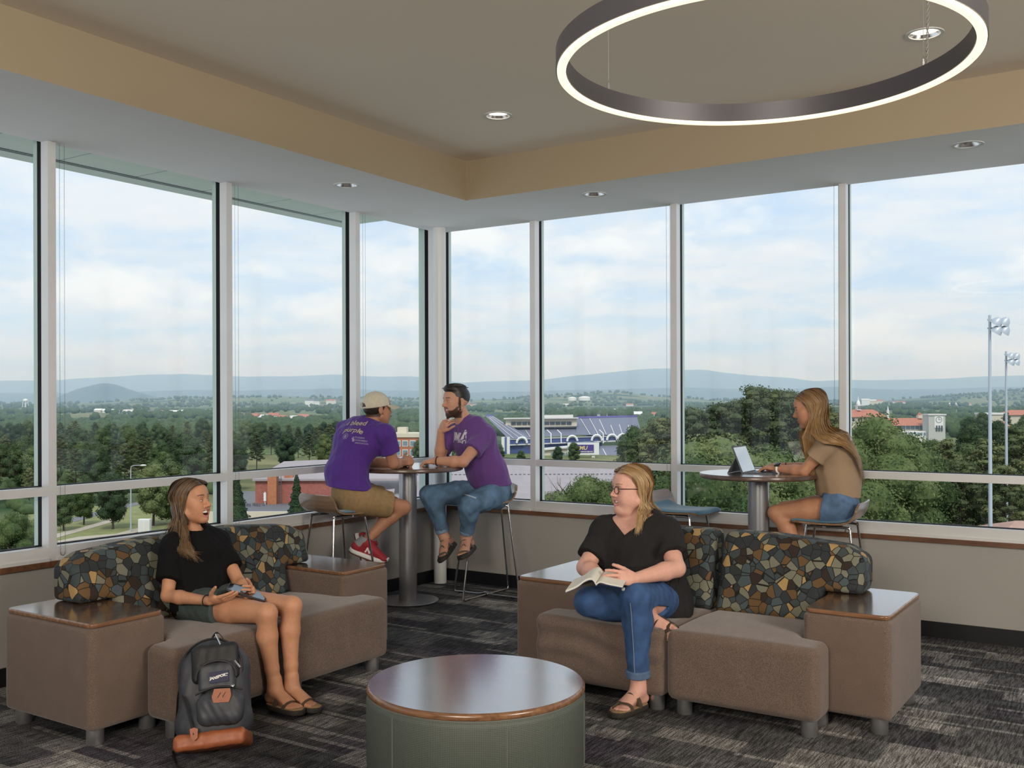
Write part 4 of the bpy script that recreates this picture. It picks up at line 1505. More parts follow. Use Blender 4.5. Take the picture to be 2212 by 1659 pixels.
def head_extras(h, root, mouth, eyes='open', iris=(0.06, 0.04, 0.025)):
 s = h.s
 for sg in (1, -1):
  c = h.w(0.0800, sg * 0.031, 0.0045)
  b = MB()
  op = {'open': 0.0052, 'squint': 0.0023, 'down': 0.0028}[eyes]
  # almond of the open eye lying on the lid surface
  n = 12
  vs, fs = [], []
  for ring in (1.0, 0.55, 0.0):
   for k in range(n):
    a = 2 * PI * k / n
    y, z = 0.0125 * ring * math.cos(a), op * ring * math.sin(a)
    x = 0.0902 - 45 * y * y * 0.5 - 20 * z * z
    vs.append(h.w(x + 0.0004, sg * 0.031 + y, 0.0045 + z - (0.002 if eyes == 'down' else 0)))
  for r_ in range(2):
   for k in range(n):
    fs.append((r_ * n + k, r_ * n + (k + 1) % n, (r_ + 1) * n + (k + 1) % n, (r_ + 1) * n + k))
  e = b.add(vs, fs).build('eye', MATS['eye_white'], root, smooth=True)
  vs = []
  for k in range(10):
   a = 2 * PI * k / 10
   y, z = 0.0052 * math.cos(a), min(op, 0.0052) * math.sin(a)
   vs.append(h.w(0.0902 - 22 * y * y + 0.0012, sg * 0.031 + y, 0.0045 + z - (0.002 if eyes == 'down' else 0)))
  MB().add(vs, [tuple(range(10))]).build('iris', MATS['eye_dark'], e)
 if mouth != 'closed':
  b = MB()
  top, bot = (-0.0520, -0.0640) if mouth == 'laugh' else (-0.0585, -0.0655)
  vs, fs = [], []
  m_ = 13
  for j, z in enumerate((top + 0.003, bot)):
   for k in range(m_):
    y = (-0.0235 + 0.047 * k / (m_ - 1)) * (1 if mouth == 'laugh' else 0.88)
    vs.append(h.w(0.0872 - 22 * y * y - (0.001 if j == 0 else 0), y, z + 5 * y * y * (1 if mouth == 'laugh' else 3)))
  for k in range(m_ - 1):
   fs.append((k, k + 1, m_ + k + 1, m_ + k))
  b.add(vs, fs).build('teeth', MATS['teeth_white'], root, smooth=True)


def head_colors(h, P, skin, mouth, lips=(0.42, 0.15, 0.13), brow=(0.05, 0.03, 0.02), beard=None, stubble=0.0):
 """albedo of the body mesh: skin with lips, brows, beard and the inside of the mouth"""
 C = np.tile(np.array(skin), (len(P), 1))
 q = h.loc(P)
 near = np.linalg.norm(q, axis=1) < 0.16
 x, y, z = q[:, 0], q[:, 1], q[:, 2]
 ay = np.abs(y)
 # cheeks and nose a little redder
 m = near * np.exp(-((ay - 0.040) / 0.018) ** 2 - ((z + 0.028) / 0.02) ** 2) * (x > 0.04) * 0.35
 C = mixc(C, np.array(skin) * np.array([1.05, 0.78, 0.72]), m)
 m = near * np.exp(-(ay / 0.014) ** 2 - ((z + 0.024) / 0.014) ** 2) * (x > 0.09) * 0.3
 C = mixc(C, np.array(skin) * np.array([1.05, 0.8, 0.75]), m)
 if beard is not None:
  edge = -0.028 - 0.030 * sstep(x, 0.02, 0.07) + 0.05 * sstep(-x, -0.012, 0.015)
  b = near * (ay < 0.071) * sstep(edge - z, 0.0, 0.012) * sstep(0.0 + x, -0.022, -0.008) * sstep(z, -0.130, -0.118)
  b = np.maximum(b, near * sstep(x, -0.004, 0.003) * sstep(0.020 - x, 0, 0.006) * (z > -0.07) * (z < 0.032) * (ay > 0.045))
  b = np.maximum(b, near * sstep(0.0085 - np.abs(z + 0.047), 0, 0.004) * (ay < 0.032) * (x > 0.075))
  b *= 1 - near * np.exp(-(ay / 0.024) ** 4 - ((z + 0.063) / 0.013) ** 4) * (x > 0.08)
  C = mixc(C, beard, np.clip(b, 0, 1) * 0.93)
 op = 0.013 if mouth == 'laugh' else 0.006 if mouth == 'smile' else 0.0
 lw = 0.028 if mouth == 'laugh' else 0.025
 m = near * (x > 0.076) * np.exp(-(ay / lw) ** 6) * (np.exp(-((z + 0.0545 - op * 0.35) / 0.0065) ** 4) + np.exp(-((z + 0.070 + op) / 0.0075) ** 4))
 C = mixc(C, lips, np.clip(m, 0, 1) * 0.8)
 if mouth != 'closed':
  m = near * (x < 0.089 - 20 * y * y * 0) * (x > 0.05) * (ay < 0.021) * (np.abs(z + 0.065) < 0.013) * (np.linalg.norm(q - np.array([0.030, 0, -0.030]), axis=1) < 0.082)
  inner = near * (ay < 0.0245) * (x < 0.0825) * (x > 0.055) * (np.abs(z + 0.0645) < 0.0135)
  C = mixc(C, (0.10, 0.02, 0.018), np.clip(inner, 0, 1).astype(float))
 arch = 0.030 + 0.004 * np.cos((ay - 0.036) * 60)
 m = near * (x > 0.055) * sstep(0.0042 - np.abs(z - arch), 0, 0.0015) * (ay > 0.014) * (ay < 0.052)
 C = mixc(C, brow, np.clip(m, 0, 1) * 0.85)
 m = near * (x > 0.07) * np.exp(-((ay - 0.031) / 0.016) ** 4 - ((z - 0.0095) / 0.0022) ** 2)
 C = mixc(C, (0.06, 0.03, 0.02), np.clip(m, 0, 1) * 0.8)
 return C


def hand_prims(wrist, d, n, thumb_side, curl=(0.35, 0.4, 0.45, 0.5), thumb=(0.25, 0.3), spread=0.10, s=1.0, thumb_out=0.8, k=0.006):
 """wrist point, finger direction d, back-of-hand normal n, direction of the thumb side"""
 d = nz(d); n = nz(np.array(n) - d * (np.array(n) @ d)); t = nz(np.array(thumb_side) - d * (np.array(thumb_side) @ d) - n * (np.array(thumb_side) @ n))
 w = np.array(wrist, float)
 p = []
 p.append(('econe', w, w + d * 0.045 * s, t, (0.027 * s, 0.019 * s), (0.036 * s, 0.016 * s), 0.012))
 p.append(('econe', w + d * 0.035 * s, w + d * 0.080 * s, t, (0.036 * s, 0.0155 * s), (0.038 * s, 0.0125 * s), 0.01))
 lens = (0.072, 0.080, 0.074, 0.058)
 offs = (0.030, 0.010, -0.010, -0.029)
 for i in range(4):
  base = w + d * (0.088 - abs(i - 1) * 0.004) * s + t * offs[i] * s
  dr = nz(d + t * spread * (1.2 - i * 0.8))
  ang = 0.0
  pos = base - dr * 0.012 * s
  rad = (0.0088, 0.0090, 0.0086, 0.0076)[i] * s
  for j, fr in enumerate((0.46, 0.30, 0.24)):
   ang += curl[i] * (1.0, 1.25, 0.8)[j]
   dd = dr * math.cos(ang) - n * math.sin(ang)
   L = lens[i] * fr * s + (0.012 * s if j == 0 else 0)
   q = pos + dd * L
   p.append(('cone', pos, q, rad * (1 - 0.07 * j), rad * (0.93 - 0.07 * j), k if j == 0 else 0.003))
   pos = q
 b = w + d * 0.022 * s + t * 0.024 * s - n * 0.004 * s
 dr = nz(d * (1 - 0.55 * thumb_out) + t * thumb_out - n * 0.25)
 q = b + dr * 0.042 * s
 p.append(('cone', b, q, 0.0155 * s, 0.0115 * s, 0.012))
 dr2 = nz(dr + d * (0.35 + thumb[0]) - n * thumb[0] * 0.6)
 q2 = q + dr2 * 0.032 * s
 p.append(('cone', q, q2, 0.0108 * s, 0.0096 * s, 0.004))
 dr3 = nz(dr2 + d * 0.2 - n * thumb[1])
 p.append(('cone', q2, q2 + dr3 * 0.024 * s, 0.0095 * s, 0.0080 * s, 0.003))
 return p


def hand_box(wrist, d, s=1.0, v=0.0030):
 c = np.array(wrist) + nz(d) * 0.09 * s
 r = 0.108 * s
 return (c - r, c + r, v)


def foot_prims(ankle, toe_dir, up, s=1.0, toes=True, side=1):
 """bare foot; toe_dir along the sole, up away from the sole; side=+1 when the big toe lies to the left of toe_dir"""
 f = nz(toe_dir); u = nz(np.array(up) - f * (np.array(up) @ f)); l = np.cross(u, f) * side
 a = np.array(ankle, float)
 heel = a - u * 0.045 * s - f * 0.030 * s
 ball = a - u * 0.058 * s + f * 0.115 * s
 p = [('cone', a, heel, 0.036 * s, 0.030 * s, 0.02), ('cone', heel, ball, 0.026 * s, 0.022 * s, 0.02),
         ('econe', a + f * 0.015 * s - u * 0.01 * s, ball + u * 0.006 * s, l, (0.034 * s, 0.034 * s), (0.044 * s, 0.017 * s), 0.02),
         ('cone', a + u * 0.05 * s, a, 0.034 * s, 0.036 * s, 0.02)]
 for i, (o, ln, r) in enumerate(((0.030, 0.052, 0.0125), (0.010, 0.050, 0.0095), (-0.007, 0.044, 0.0090), (-0.022, 0.037, 0.0085), (-0.036, 0.029, 0.0080))):
  b = ball + l * o * s - u * 0.006 * s
  p.append(('cone', b, b + f * ln * s - u * 0.004 * s, r * 1.05 * s, r * s, 0.006))
 return p, heel, ball, f, u, l


def sandal(root, heel, ball, f, u, l, s, mat_sole, mat_strap, straps, label=None, footbed='cork'):
 """contoured sole under the foot and straps over it"""
 out = []
 n = 14
 for side in (1, -1):
  rng_ = range(n + 1) if side == 1 else range(n, -1, -1)
  for i in rng_:
   t = i / n
   x = -0.045 + 0.250 * t
   w = 0.034 + 0.012 * math.sin(PI * min(1, t * 1.1)) + 0.008 * sstep(np.array([t]), 0.45, 0.75)[0]
   if t < 0.1: w *= math.sqrt(max(0.02, 1 - ((0.1 - t) / 0.1) ** 2))
   if t > 0.86: w *= math.sqrt(max(0.02, 1 - ((t - 0.86) / 0.14) ** 2))
   out.append((x * s, side * w * s))
 poly = ccw(out)

 def place(h0, h1):
  def fn(x, y, z):
   return tuple(heel - u * (0.028 + 0.028 - z) * s * 1.0 + f * (x + 0.030 * s) + l * y)
  return fn
 b = MB().soft_prism(poly, 0.0, 0.024 * s, 0.004, 2, fn=lambda x, y, z: tuple(heel + f * (x + 0.028 * s) + l * y + u * (-0.050 * s + z)))
 so = b.build('sandal', MATS[mat_sole], root, smooth=True, angle=50)
 P2 = [(x * 0.96, y * 0.94) for x, y in poly]
 MB().soft_prism(P2, 0.0, 0.006 * s, 0.002, 1, fn=lambda x, y, z: tuple(heel + f * (x + 0.028 * s) + l * y + u * (-0.027 * s + z))).build('footbed', MATS[footbed], so, smooth=True, angle=50)
 for (pts, wdt) in straps:
  C = spline([heel + f * (a + 0.028) * s + l * b_ * s + u * (c - 0.028) * s for a, b_, c in pts], 6)
  vs, fs = [], []
  for i, p_ in enumerate(C):
   tg = nz(C[min(i + 1, len(C) - 1)] - C[max(i - 1, 0)])
   wv = nz(f - tg * (f @ tg)); nn = np.cross(tg, wv)
   for a, b_ in ((-1, -1), (1, -1), (1, 1), (-1, 1)):
    vs.append(p_ + wv * a * wdt * s + nn * b_ * 0.0022)
  for i in range(len(C) - 1):
   for k in range(4):
    fs.append((4 * i + k, 4 * i + (k + 1) % 4, 4 * i + 4 + (k + 1) % 4, 4 * i + 4 + k))
  fs += [(0, 1, 2, 3), tuple(4 * (len(C) - 1) + k for k in (3, 2, 1, 0))]
  MB().add(vs, fs).build('strap', MATS[mat_strap], so, smooth=True, angle=50)
 return so


simple('cork', (0.28, 0.17, 0.085), 0.8, noise=0.25, scale=150)
simple('sole_dark', (0.028, 0.022, 0.018), 0.7, noise=0.2, scale=80)
simple('strap_brown', (0.085, 0.060, 0.045), 0.55)
simple('strap_olive', (0.075, 0.058, 0.036), 0.55)
simple('strap_black', (0.020, 0.020, 0.020), 0.6)
simple('strap_grey', (0.11, 0.10, 0.085), 0.7)


def limb(pts, radii, k=0.02):
 return [('cone', pts[i], pts[i + 1], radii[i], radii[i + 1], k) for i in range(len(pts) - 1)]


def lerp(a, b, t):
 return np.array(a) * (1 - t) + np.array(b) * t


def leg_prims(hip, knee, ankle, s=1.0, bend=None):
 """thigh, knee and calf with their fullness"""
 hip, knee, ankle = map(np.array, (hip, knee, ankle))
 sh = ankle - knee
 back = nz(nz(hip - knee) - nz(sh) * (nz(hip - knee) @ nz(sh)))
 calf = knee + sh * 0.30 + back * 0.016 * s
 return [('cone', hip, lerp(hip, knee, 0.5), 0.086 * s, 0.072 * s, 0.03), ('cone', lerp(hip, knee, 0.5), knee, 0.072 * s, 0.052 * s, 0.02),
   ('cone', knee, calf, 0.050 * s, 0.053 * s, 0.02), ('cone', calf, lerp(knee, ankle, 0.72) + back * 0.006 * s, 0.053 * s, 0.036 * s, 0.02), ('cone', lerp(knee, ankle, 0.72) + back * 0.006 * s, ankle, 0.036 * s, 0.033 * s, 0.015)]


def arm_prims(sh, el, wr, s=1.0):
 sh, el, wr = map(np.array, (sh, el, wr))
 return [('cone', sh, lerp(sh, el, 0.45), 0.050 * s, 0.044 * s, 0.025), ('cone', lerp(sh, el, 0.45), el, 0.044 * s, 0.036 * s, 0.02), ('cone', el, lerp(el, wr, 0.3), 0.037 * s, 0.039 * s, 0.015),
   ('cone', lerp(el, wr, 0.3), wr, 0.039 * s, 0.024 * s, 0.015)]


# ---------------------------------------------------------------- hair made of strands over a full base
def strand_mesh(paths, cols, r0, centre, seed=0):
 """all strands as one mesh of narrow ribbons turned outwards, with colours"""
 V, F_, C = [], [], []
 o = 0
 rg = np.random.default_rng(seed)
 for P, c in zip(paths, cols):
  P = np.array(P)
  n = len(P)
  T = np.gradient(P, axis=0); T /= np.linalg.norm(T, axis=1)[:, None] + 1e-9
  out = P - centre; out[:, 2] *= 0.35
  out = out + rg.normal(size=3) * 0.035
  a = np.cross(T, out); a /= np.linalg.norm(a, axis=1)[:, None] + 1e-9
  rr = r0 * rg.uniform(0.7, 1.3) * np.interp(np.linspace(0, 1, n), [0, 0.1, 0.75, 1], [0.5, 1, 0.9, 0.15])
  V.append(P - a * rr[:, None]); V.append(P + a * rr[:, None])
  ix = np.arange(n - 1)
  F_.append(np.stack([o + ix, o + n + ix, o + n + ix + 1, o + ix + 1], 1))
  tt = np.linspace(0, 1, n)[:, None]
  cc = np.array(c[0]) * (1 - tt) + np.array(c[1]) * tt
  C += [cc, cc]
  o += 2 * n
 return np.concatenate(V), np.concatenate(F_), np.concatenate(C)


def long_hair(h, root, fall, dark, light, n=1500, seed=1, thick=1.0, amin=72, part=0.0, base=True, tipmix=0.55):
 """hair parted on top, combed down over the skull and then following fall(alpha, side, jitter) -> world points"""
 rg = np.random.default_rng(seed)
 cx, cz = -0.014, 0.034
 rx, ry, rz = 0.105 * thick, 0.087 * thick, 0.096 * thick
 paths, cols = [], []
 for i in range(n):
  sg = 1 if rg.uniform() < 0.5 else -1
  al = math.radians(amin + (180 - amin) * rg.uniform() ** 1.0)
  u = (al - math.radians(amin)) / (PI - math.radians(amin))
  x0 = 0.072 - 0.11 * u + rg.normal() * 0.006
  lay = 1.0 + rg.uniform(-0.02, 0.07)
  pts = []
  for ph in np.linspace(0.05, PI * 0.53, 9):
   k = math.sin(ph)
   X = cx + rx * math.cos(al) * k * lay + (x0 - cx) * (math.cos(ph) ** 1.3 if ph < PI / 2 else 0)
   Yv = part * (1 - k) + sg * ry * math.sin(al) * k * lay
   g = math.sqrt(max(0.2, 1 - ((x0 - cx) / 0.115) ** 2 * math.cos(ph) ** 2)) if ph < PI / 2 else 1
   Zv = cz + rz * math.cos(ph) * lay * g
   pts.append(h.w(X, Yv, Zv))
  pts += [np.array(p) for p in fall(al, sg, rg)]
  P = spline(pts, 2)
  paths.append(P)
  m = rg.uniform() ** 1.6
  c0 = lerp(dark, light, m * 0.42); c1 = lerp(dark, light, min(1, m * 0.7 + tipmix))
  cols.append((c0, c1))
 return paths, cols


def build_hair(root, h, base_prims, base_col, paths, cols, vox=0.004, r0=0.0019, seed=0, name='hair'):
 P, Q = field_mesh(base_prims, vox)
 C = np.tile(np.array(base_col), (len(P), 1))
 if paths:
  V, F_, C2 = strand_mesh(paths, cols, r0, h.c - h.f * 0.01, seed)
  Q = np.concatenate([Q, F_ + len(P)]); P = np.concatenate([P, V]); C = np.concatenate([C, C2])
 return soft_object(name, P, Q, MATS['hair_mat'], root, C)


def person(label, base, category='person'):
 p = thing('person', label, category, (0, 0, 0))
 return p


def cut_below(p, n):
 return ('plane', p, n, 0.0)


def cloth(name, prims, vox, mat, root, colors=None):
 # trim sleeves and legs before the trunk is added, so that the trunk stays whole
 end = next((i for i, p in enumerate(prims) if p[0] == 'wrinkle'), len(prims))
 last = max([i for i, p in enumerate(prims[:end]) if p[0] == '-box'], default=-1)
 if last >= 0:
  head, tail = prims[:last + 1], prims[last + 1:]
  prims = [p for p in head if p[0] not in ('econe', 'ell')] + [p for p in head if p[0] in ('econe', 'ell')] + tail
 P, Q = field_mesh(prims, vox)
 return soft_object(name, P, Q, mat, root, colors)

def torso_prims(pel, wai, che, nec, l, dp, dw, dc, ds, k=0.05):
 return [('econe', pel, wai, l, dp, dw, 0.04), ('econe', wai, che, l, dw, dc, k), ('econe', che, lerp(che, nec, 0.62), l, dc, ds, k)]


def flatcut(p, d, r=0.088, ln=0.17):
 """a box that trims a sleeve or trouser leg square at p, going on along d"""
 d = nz(d)
 a = nz(np.cross(d, [0.3, 0.2, 0.9])); b = np.cross(d, a)
 return ('-box', np.array(p) + d * ln / 2, (ln / 2, r, r), [d, a, b], 0.001, 0.0)


def grow(prims, g, skip=()):
 out = []
 for p in prims:
  if p[0] == 'cone':
   out.append(('cone', p[1], p[2], p[3] + g, p[4] + g, p[5]))
  elif p[0] == 'econe':
   out.append(('econe', p[1], p[2], p[3], tuple(v + g for v in p[4]), tuple(v + g for v in p[5]), p[6]))
  elif p[0] == 'ell':
   out.append(('ell', p[1], tuple(v + g for v in p[2]), p[3], p[4]))
  else:
   out.append(p)
 return out


def bracelet(name, c, axis, r, t, mat, root, flat=1.0):
 ax = nz(axis); a = nz(np.cross(ax, [0.2, 0.4, 0.8])); b = np.cross(ax, a)
 return MB().tube([np.array(c) + (a * math.cos(x) + b * math.sin(x)) * r for x in np.linspace(0, 2 * PI, 25)[:-1]], t, 6, closed=True).build(name, MATS[mat], root, smooth=True)


# ================================================================ A: laughing woman on the left sofa
SK_A = (0.52, 0.255, 0.145)


def person_a():
 root = person('laughing woman in a black T-shirt and dark green shorts on the left sofa', None)
 pel, wai, che, nec = px(436, 1306, 5.38), px(432, 1262, 5.42), px(424, 1200, 5.45), px(414, 1150, 5.47)
 Rs, Ls = px(374, 1182, 5.35), px(470, 1170, 5.56)
 l = nz(Ls - Rs)
 Rh, Lh = px(424, 1309, 5.32), px(462, 1299, 5.46)
 Rk, Lk = px(577, 1325, 5.03), px(631, 1309, 5.16)
 Ra, La = px(594, 1490, 5.07), px(630, 1486, 5.13)
 Re, Rw = px(362, 1287, 5.22), px(452, 1298, 5.09)
 Le, Lw = px(516, 1257, 5.44), px(546, 1284, 5.28)
 h = Head(px(413, 1085, 5.45), RT * 0.95 - FW * 0.28 + UP * 0.12, UP * 1.0 - RT * 0.06, 1.0)
 body = torso_prims(pel, wai, che, nec, l, (0.150, 0.105), (0.115, 0.085), (0.130, 0.090), (0.115, 0.055))
 body += [('cone', lerp(nec, che, 0.15), Rs, 0.040, 0.044, 0.04), ('cone', lerp(nec, che, 0.15), Ls, 0.040, 0.044, 0.04)]
 body += leg_prims(Rh, Rk, Ra, 0.96) + leg_prims(Lh, Lk, La, 0.96)
 body += arm_prims(Rs, Re, Rw, 0.90) + arm_prims(Ls, Le, Lw, 0.90)
 body += [('cone', nec - UP * 0.03, h.w(-0.018, 0, -0.055), 0.050, 0.047, 0.03)]
 # feet side by side, toes to the right and towards the camera
 fdir = px(657, 1552, 4.97) - px(590, 1512, 5.10); fdir[2] = 0
 rf, rheel, rball, f1, u1, l1 = foot_prims(Ra, fdir, UP + RT * 0.35 - FW * 0.2, 0.95, side=1)
 fd2 = px(664, 1532, 5.05) - px(612, 1508, 5.14); fd2[2] = 0
 lf, lheel, lball, f2, u2, l2 = foot_prims(La, fd2, UP + RT * 0.1, 0.95, side=-1)
 body += rf + lf
 # hands: the right one under the near end of the tablet with the thumb up, the left one at the far side
 hr_d = px(520, 1287, 5.07) - Rw
 body += hand_prims(Rw, hr_d, -UP * 0.75 - FW * 0.5, UP * 0.8 - FW * 0.3 + RT * 0.1, curl=(0.10, 0.12, 0.16, 0.22), thumb=(0.0, 0.05), s=0.93, thumb_out=0.95)
 hl_d = px(548, 1283, 5.14) - Lw + UP * 0.02
 body += hand_prims(Lw, hl_d, RT * 0.9 + UP * 0.1, UP, curl=(0.5, 0.5, 0.5, 0.5), s=0.88, thumb_out=0.7)
 body += head_prims(h, 'laugh', ears=False)
 boxes = [(h.c - 0.135, h.c + 0.135, 0.0025), hand_box(Rw, hr_d, 0.9), hand_box(Lw, hl_d, 0.85)]
 P, Q = field_mesh(body, 0.0058, boxes)
 C = head_colors(h, P, SK_A, 'laugh', brow=(0.07, 0.04, 0.025))
 soft_object('body', P, Q, MATS['skin'], root, C)
 head_extras(h, root, 'laugh', 'squint')
 # shirt
 simple('tee_black', (0.0045, 0.0045, 0.0055), 0.9, noise=0.1, scale=90, spec=0.2)
 sh = grow(torso_prims(pel, wai, che, nec, l, (0.150, 0.105), (0.125, 0.095), (0.135, 0.095), (0.118, 0.060)), 0.022)
 sh += [('cone', lerp(nec, che, 0.18), Rs, 0.058, 0.062, 0.05), ('cone', lerp(nec, che, 0.18), Ls, 0.058, 0.062, 0.05)]
 rse, lse = lerp(Rs, Re, 0.72), lerp(Ls, Le, 0.66)
 sh += [('cone', Rs, rse + (rse - Rs) * 0.2, 0.064, 0.072, 0.04), ('cone', Ls, lse + (lse - Ls) * 0.2, 0.062, 0.066, 0.04)]
 sh += [flatcut(rse, Re - Rs + (Rs - che) * 0.25), flatcut(lse, Le - Ls)]
 sh += [('wrinkle', 0.008, 24, 4, 0)]
 sh += [('-ell', h.w(-0.005, 0, -0.135), (0.062, 0.058, 0.045), h.R, 0.01), cut_below(px(430, 1318, 5.42), -UP + FW * 0.15)]
 cloth('t_shirt', sh, 0.006, MATS['tee_black'], root)
 # shorts
 simple('shorts_green', (0.050, 0.068, 0.066), 0.85, noise=0.15, scale=60)
 so = [('econe', pel, wai, l, (0.168, 0.118), (0.140, 0.10), 0.03)]
 for hp, kn in ((Rh, Rk), (Lh, Lk)):
  e = lerp(hp, kn, 0.40)
  so += [('cone', hp, e + (e - hp) * 0.3, 0.100, 0.096, 0.03), flatcut(e, kn - hp, 0.14, 0.16)]
 so += [('wrinkle', 0.005, 30, 6, 0)]
 cloth('shorts', so, 0.006, MATS['shorts_green'], root)
 # sandals
 st = [([(0.045, 0.040, 0.0), (0.050, 0.030, 0.040), (0.055, 0.0, 0.062), (0.050, -0.030, 0.040), (0.045, -0.042, 0.0)], 0.013),
          ([(0.115, 0.046, 0.0), (0.120, 0.034, 0.024), (0.128, 0.0, 0.036), (0.118, -0.034, 0.026), (0.108, -0.046, 0.0)], 0.010)]
 sandal(root, rheel, rball, f1, u1, l1, 1.0, 'sole_dark', 'strap_brown', st)
 sandal(root, lheel, lball, f2, u2, l2, 1.0, 'sole_dark', 'strap_brown', st)
 # hair: down the back on her left, over the chest on her right
 def fall(al, sg, rg):
  u = (al - math.radians(66)) / math.radians(114)
  j = rg.normal(size=3) * 0.010
  if sg < 0 and u < 0.62:          # her right: over the front of the shoulder
   t = u / 0.62
   a = h.w(-0.005 - 0.045 * t, -0.083, -0.055) + j * 0.5
   b = px(402 - 40 * t + rg.normal() * 5, 1150, 5.33 + 0.06 * t)
   c = px(408 - 34 * t + rg.normal() * 7, 1185, 5.26 + 0.05 * t)
   ln = rg.uniform(0.5, 1.0)
   e = px(418 - 70 * t + 12 * ln + rg.normal() * 7, 1172 + 44 * ln - 22 * t, 5.26 + 0.05 * t)
   return [a, b, c, e]
  if sg > 0:
   a = h.w(-0.02 - 0.06 * u, 0.085 * (1 - 0.6 * u), -0.06) + j * 0.5
   b = px(440 + 6 * (1 - u), 1140, 5.55) + j
   e = px(474 + rg.normal() * 7 - 30 * u, 1172 + rg.normal() * 7, 5.62) + j * 0.5
   return [a, b, e]
  a = h.w(-0.095, -0.05 * (1 - u), -0.06) + j * 0.4
  b = px(392 - 10 * u, 1150, 5.59) + j
  e = px(380 + 20 * (1 - u), 1200 + rg.normal() * 10, 5.61) + j
  return [a, b, e]
 paths, cols = long_hair(h, root, fall, (0.034, 0.019, 0.011), (0.22, 0.125, 0.055), n=1450, seed=3, amin=66)
 base = [('ell', h.w(-0.018, 0, 0.035), (0.100, 0.081, 0.089), h.R, 0.0), ('-ell', h.w(0.070, 0, -0.010), (0.086, 0.090, 0.090), h.R, 0.01), ('plane', h.w(0, 0, -0.075), -h.u, 0.0),
   ('cone', h.w(-0.06, -0.035, -0.03), px(393, 1150, 5.40), 0.040, 0.030, 0.03), ('cone', px(393, 1150, 5.40), px(398, 1190, 5.30), 0.028, 0.016, 0.02),
   ('cone', h.w(-0.03, -0.066, 0.0), px(398, 1130, 5.38), 0.022, 0.024, 0.02),
   ('cone', h.w(-0.06, 0.03, -0.03), px(432, 1146, 5.54), 0.035, 0.022, 0.03)]
 base = [b_ for b_ in base if b_[0] != 'plane']
 build_hair(root, h, base, (0.042, 0.024, 0.013), paths, cols)
 simple('bead_white', (0.75, 0.72, 0.66), 0.3)
 MB().sphere(h.w(-0.002, -0.084, -0.036), (0.004, 0.004, 0.009), 8, 6).build('earring', MATS['bead_white'], root, smooth=True)
 bracelet('hair_tie', lerp(Re, Rw, 0.93), Rw - Re, 0.0275, 0.0028, 'black_plastic', root)
 simple('bead_teal', (0.04, 0.18, 0.22), 0.4)
 bracelet('bracelet', lerp(Le, Lw, 0.92), Lw - Le, 0.028, 0.004, 'bead_teal', root)
 # the tablet in her hands
 a, b = px(486, 1274, 5.10), px(568, 1299, 5.13)
 ax = nz(b - a)
 back = nz(FW * 0.95 - UP * 0.06 + RT * 0.12); back = nz(back - ax * (back @ ax))
 nn = np.cross(ax, back)
 tb = thing('tablet', 'thin dark tablet held in the lap of the laughing woman', 'tablet', (0, 0, 0))
 M = Matrix(((ax[0], back[0], nn[0], a[0]), (ax[1], back[1], nn[1], a[1]), (ax[2], back[2], nn[2], a[2]), (0, 0, 0, 1)))
 L_ = np.linalg.norm(b - a)
 tb.matrix_world = M
 simple('tablet_shell', (0.030, 0.027, 0.030), 0.35, metal=0.3)
 simple('tablet_glass', (0.010, 0.010, 0.012), 0.1)
 MB().soft_prism(dense(rrect(0, 0, L_ + 0.01, 0.155, 0.012), 0.03), -0.005, 0.005, 0.003, 2).build('shell', MATS['tablet_shell'], tb, smooth=True, angle=50)
 MB().prism(rrect(0.008, 0.008, L_ + 0.002, 0.147, 0.006), 0.0048, 0.0056).build('screen', MATS['tablet_glass'], tb)


# ================================================================ B: woman with a book on the right sofa
SK_B = (0.66, 0.36, 0.28)


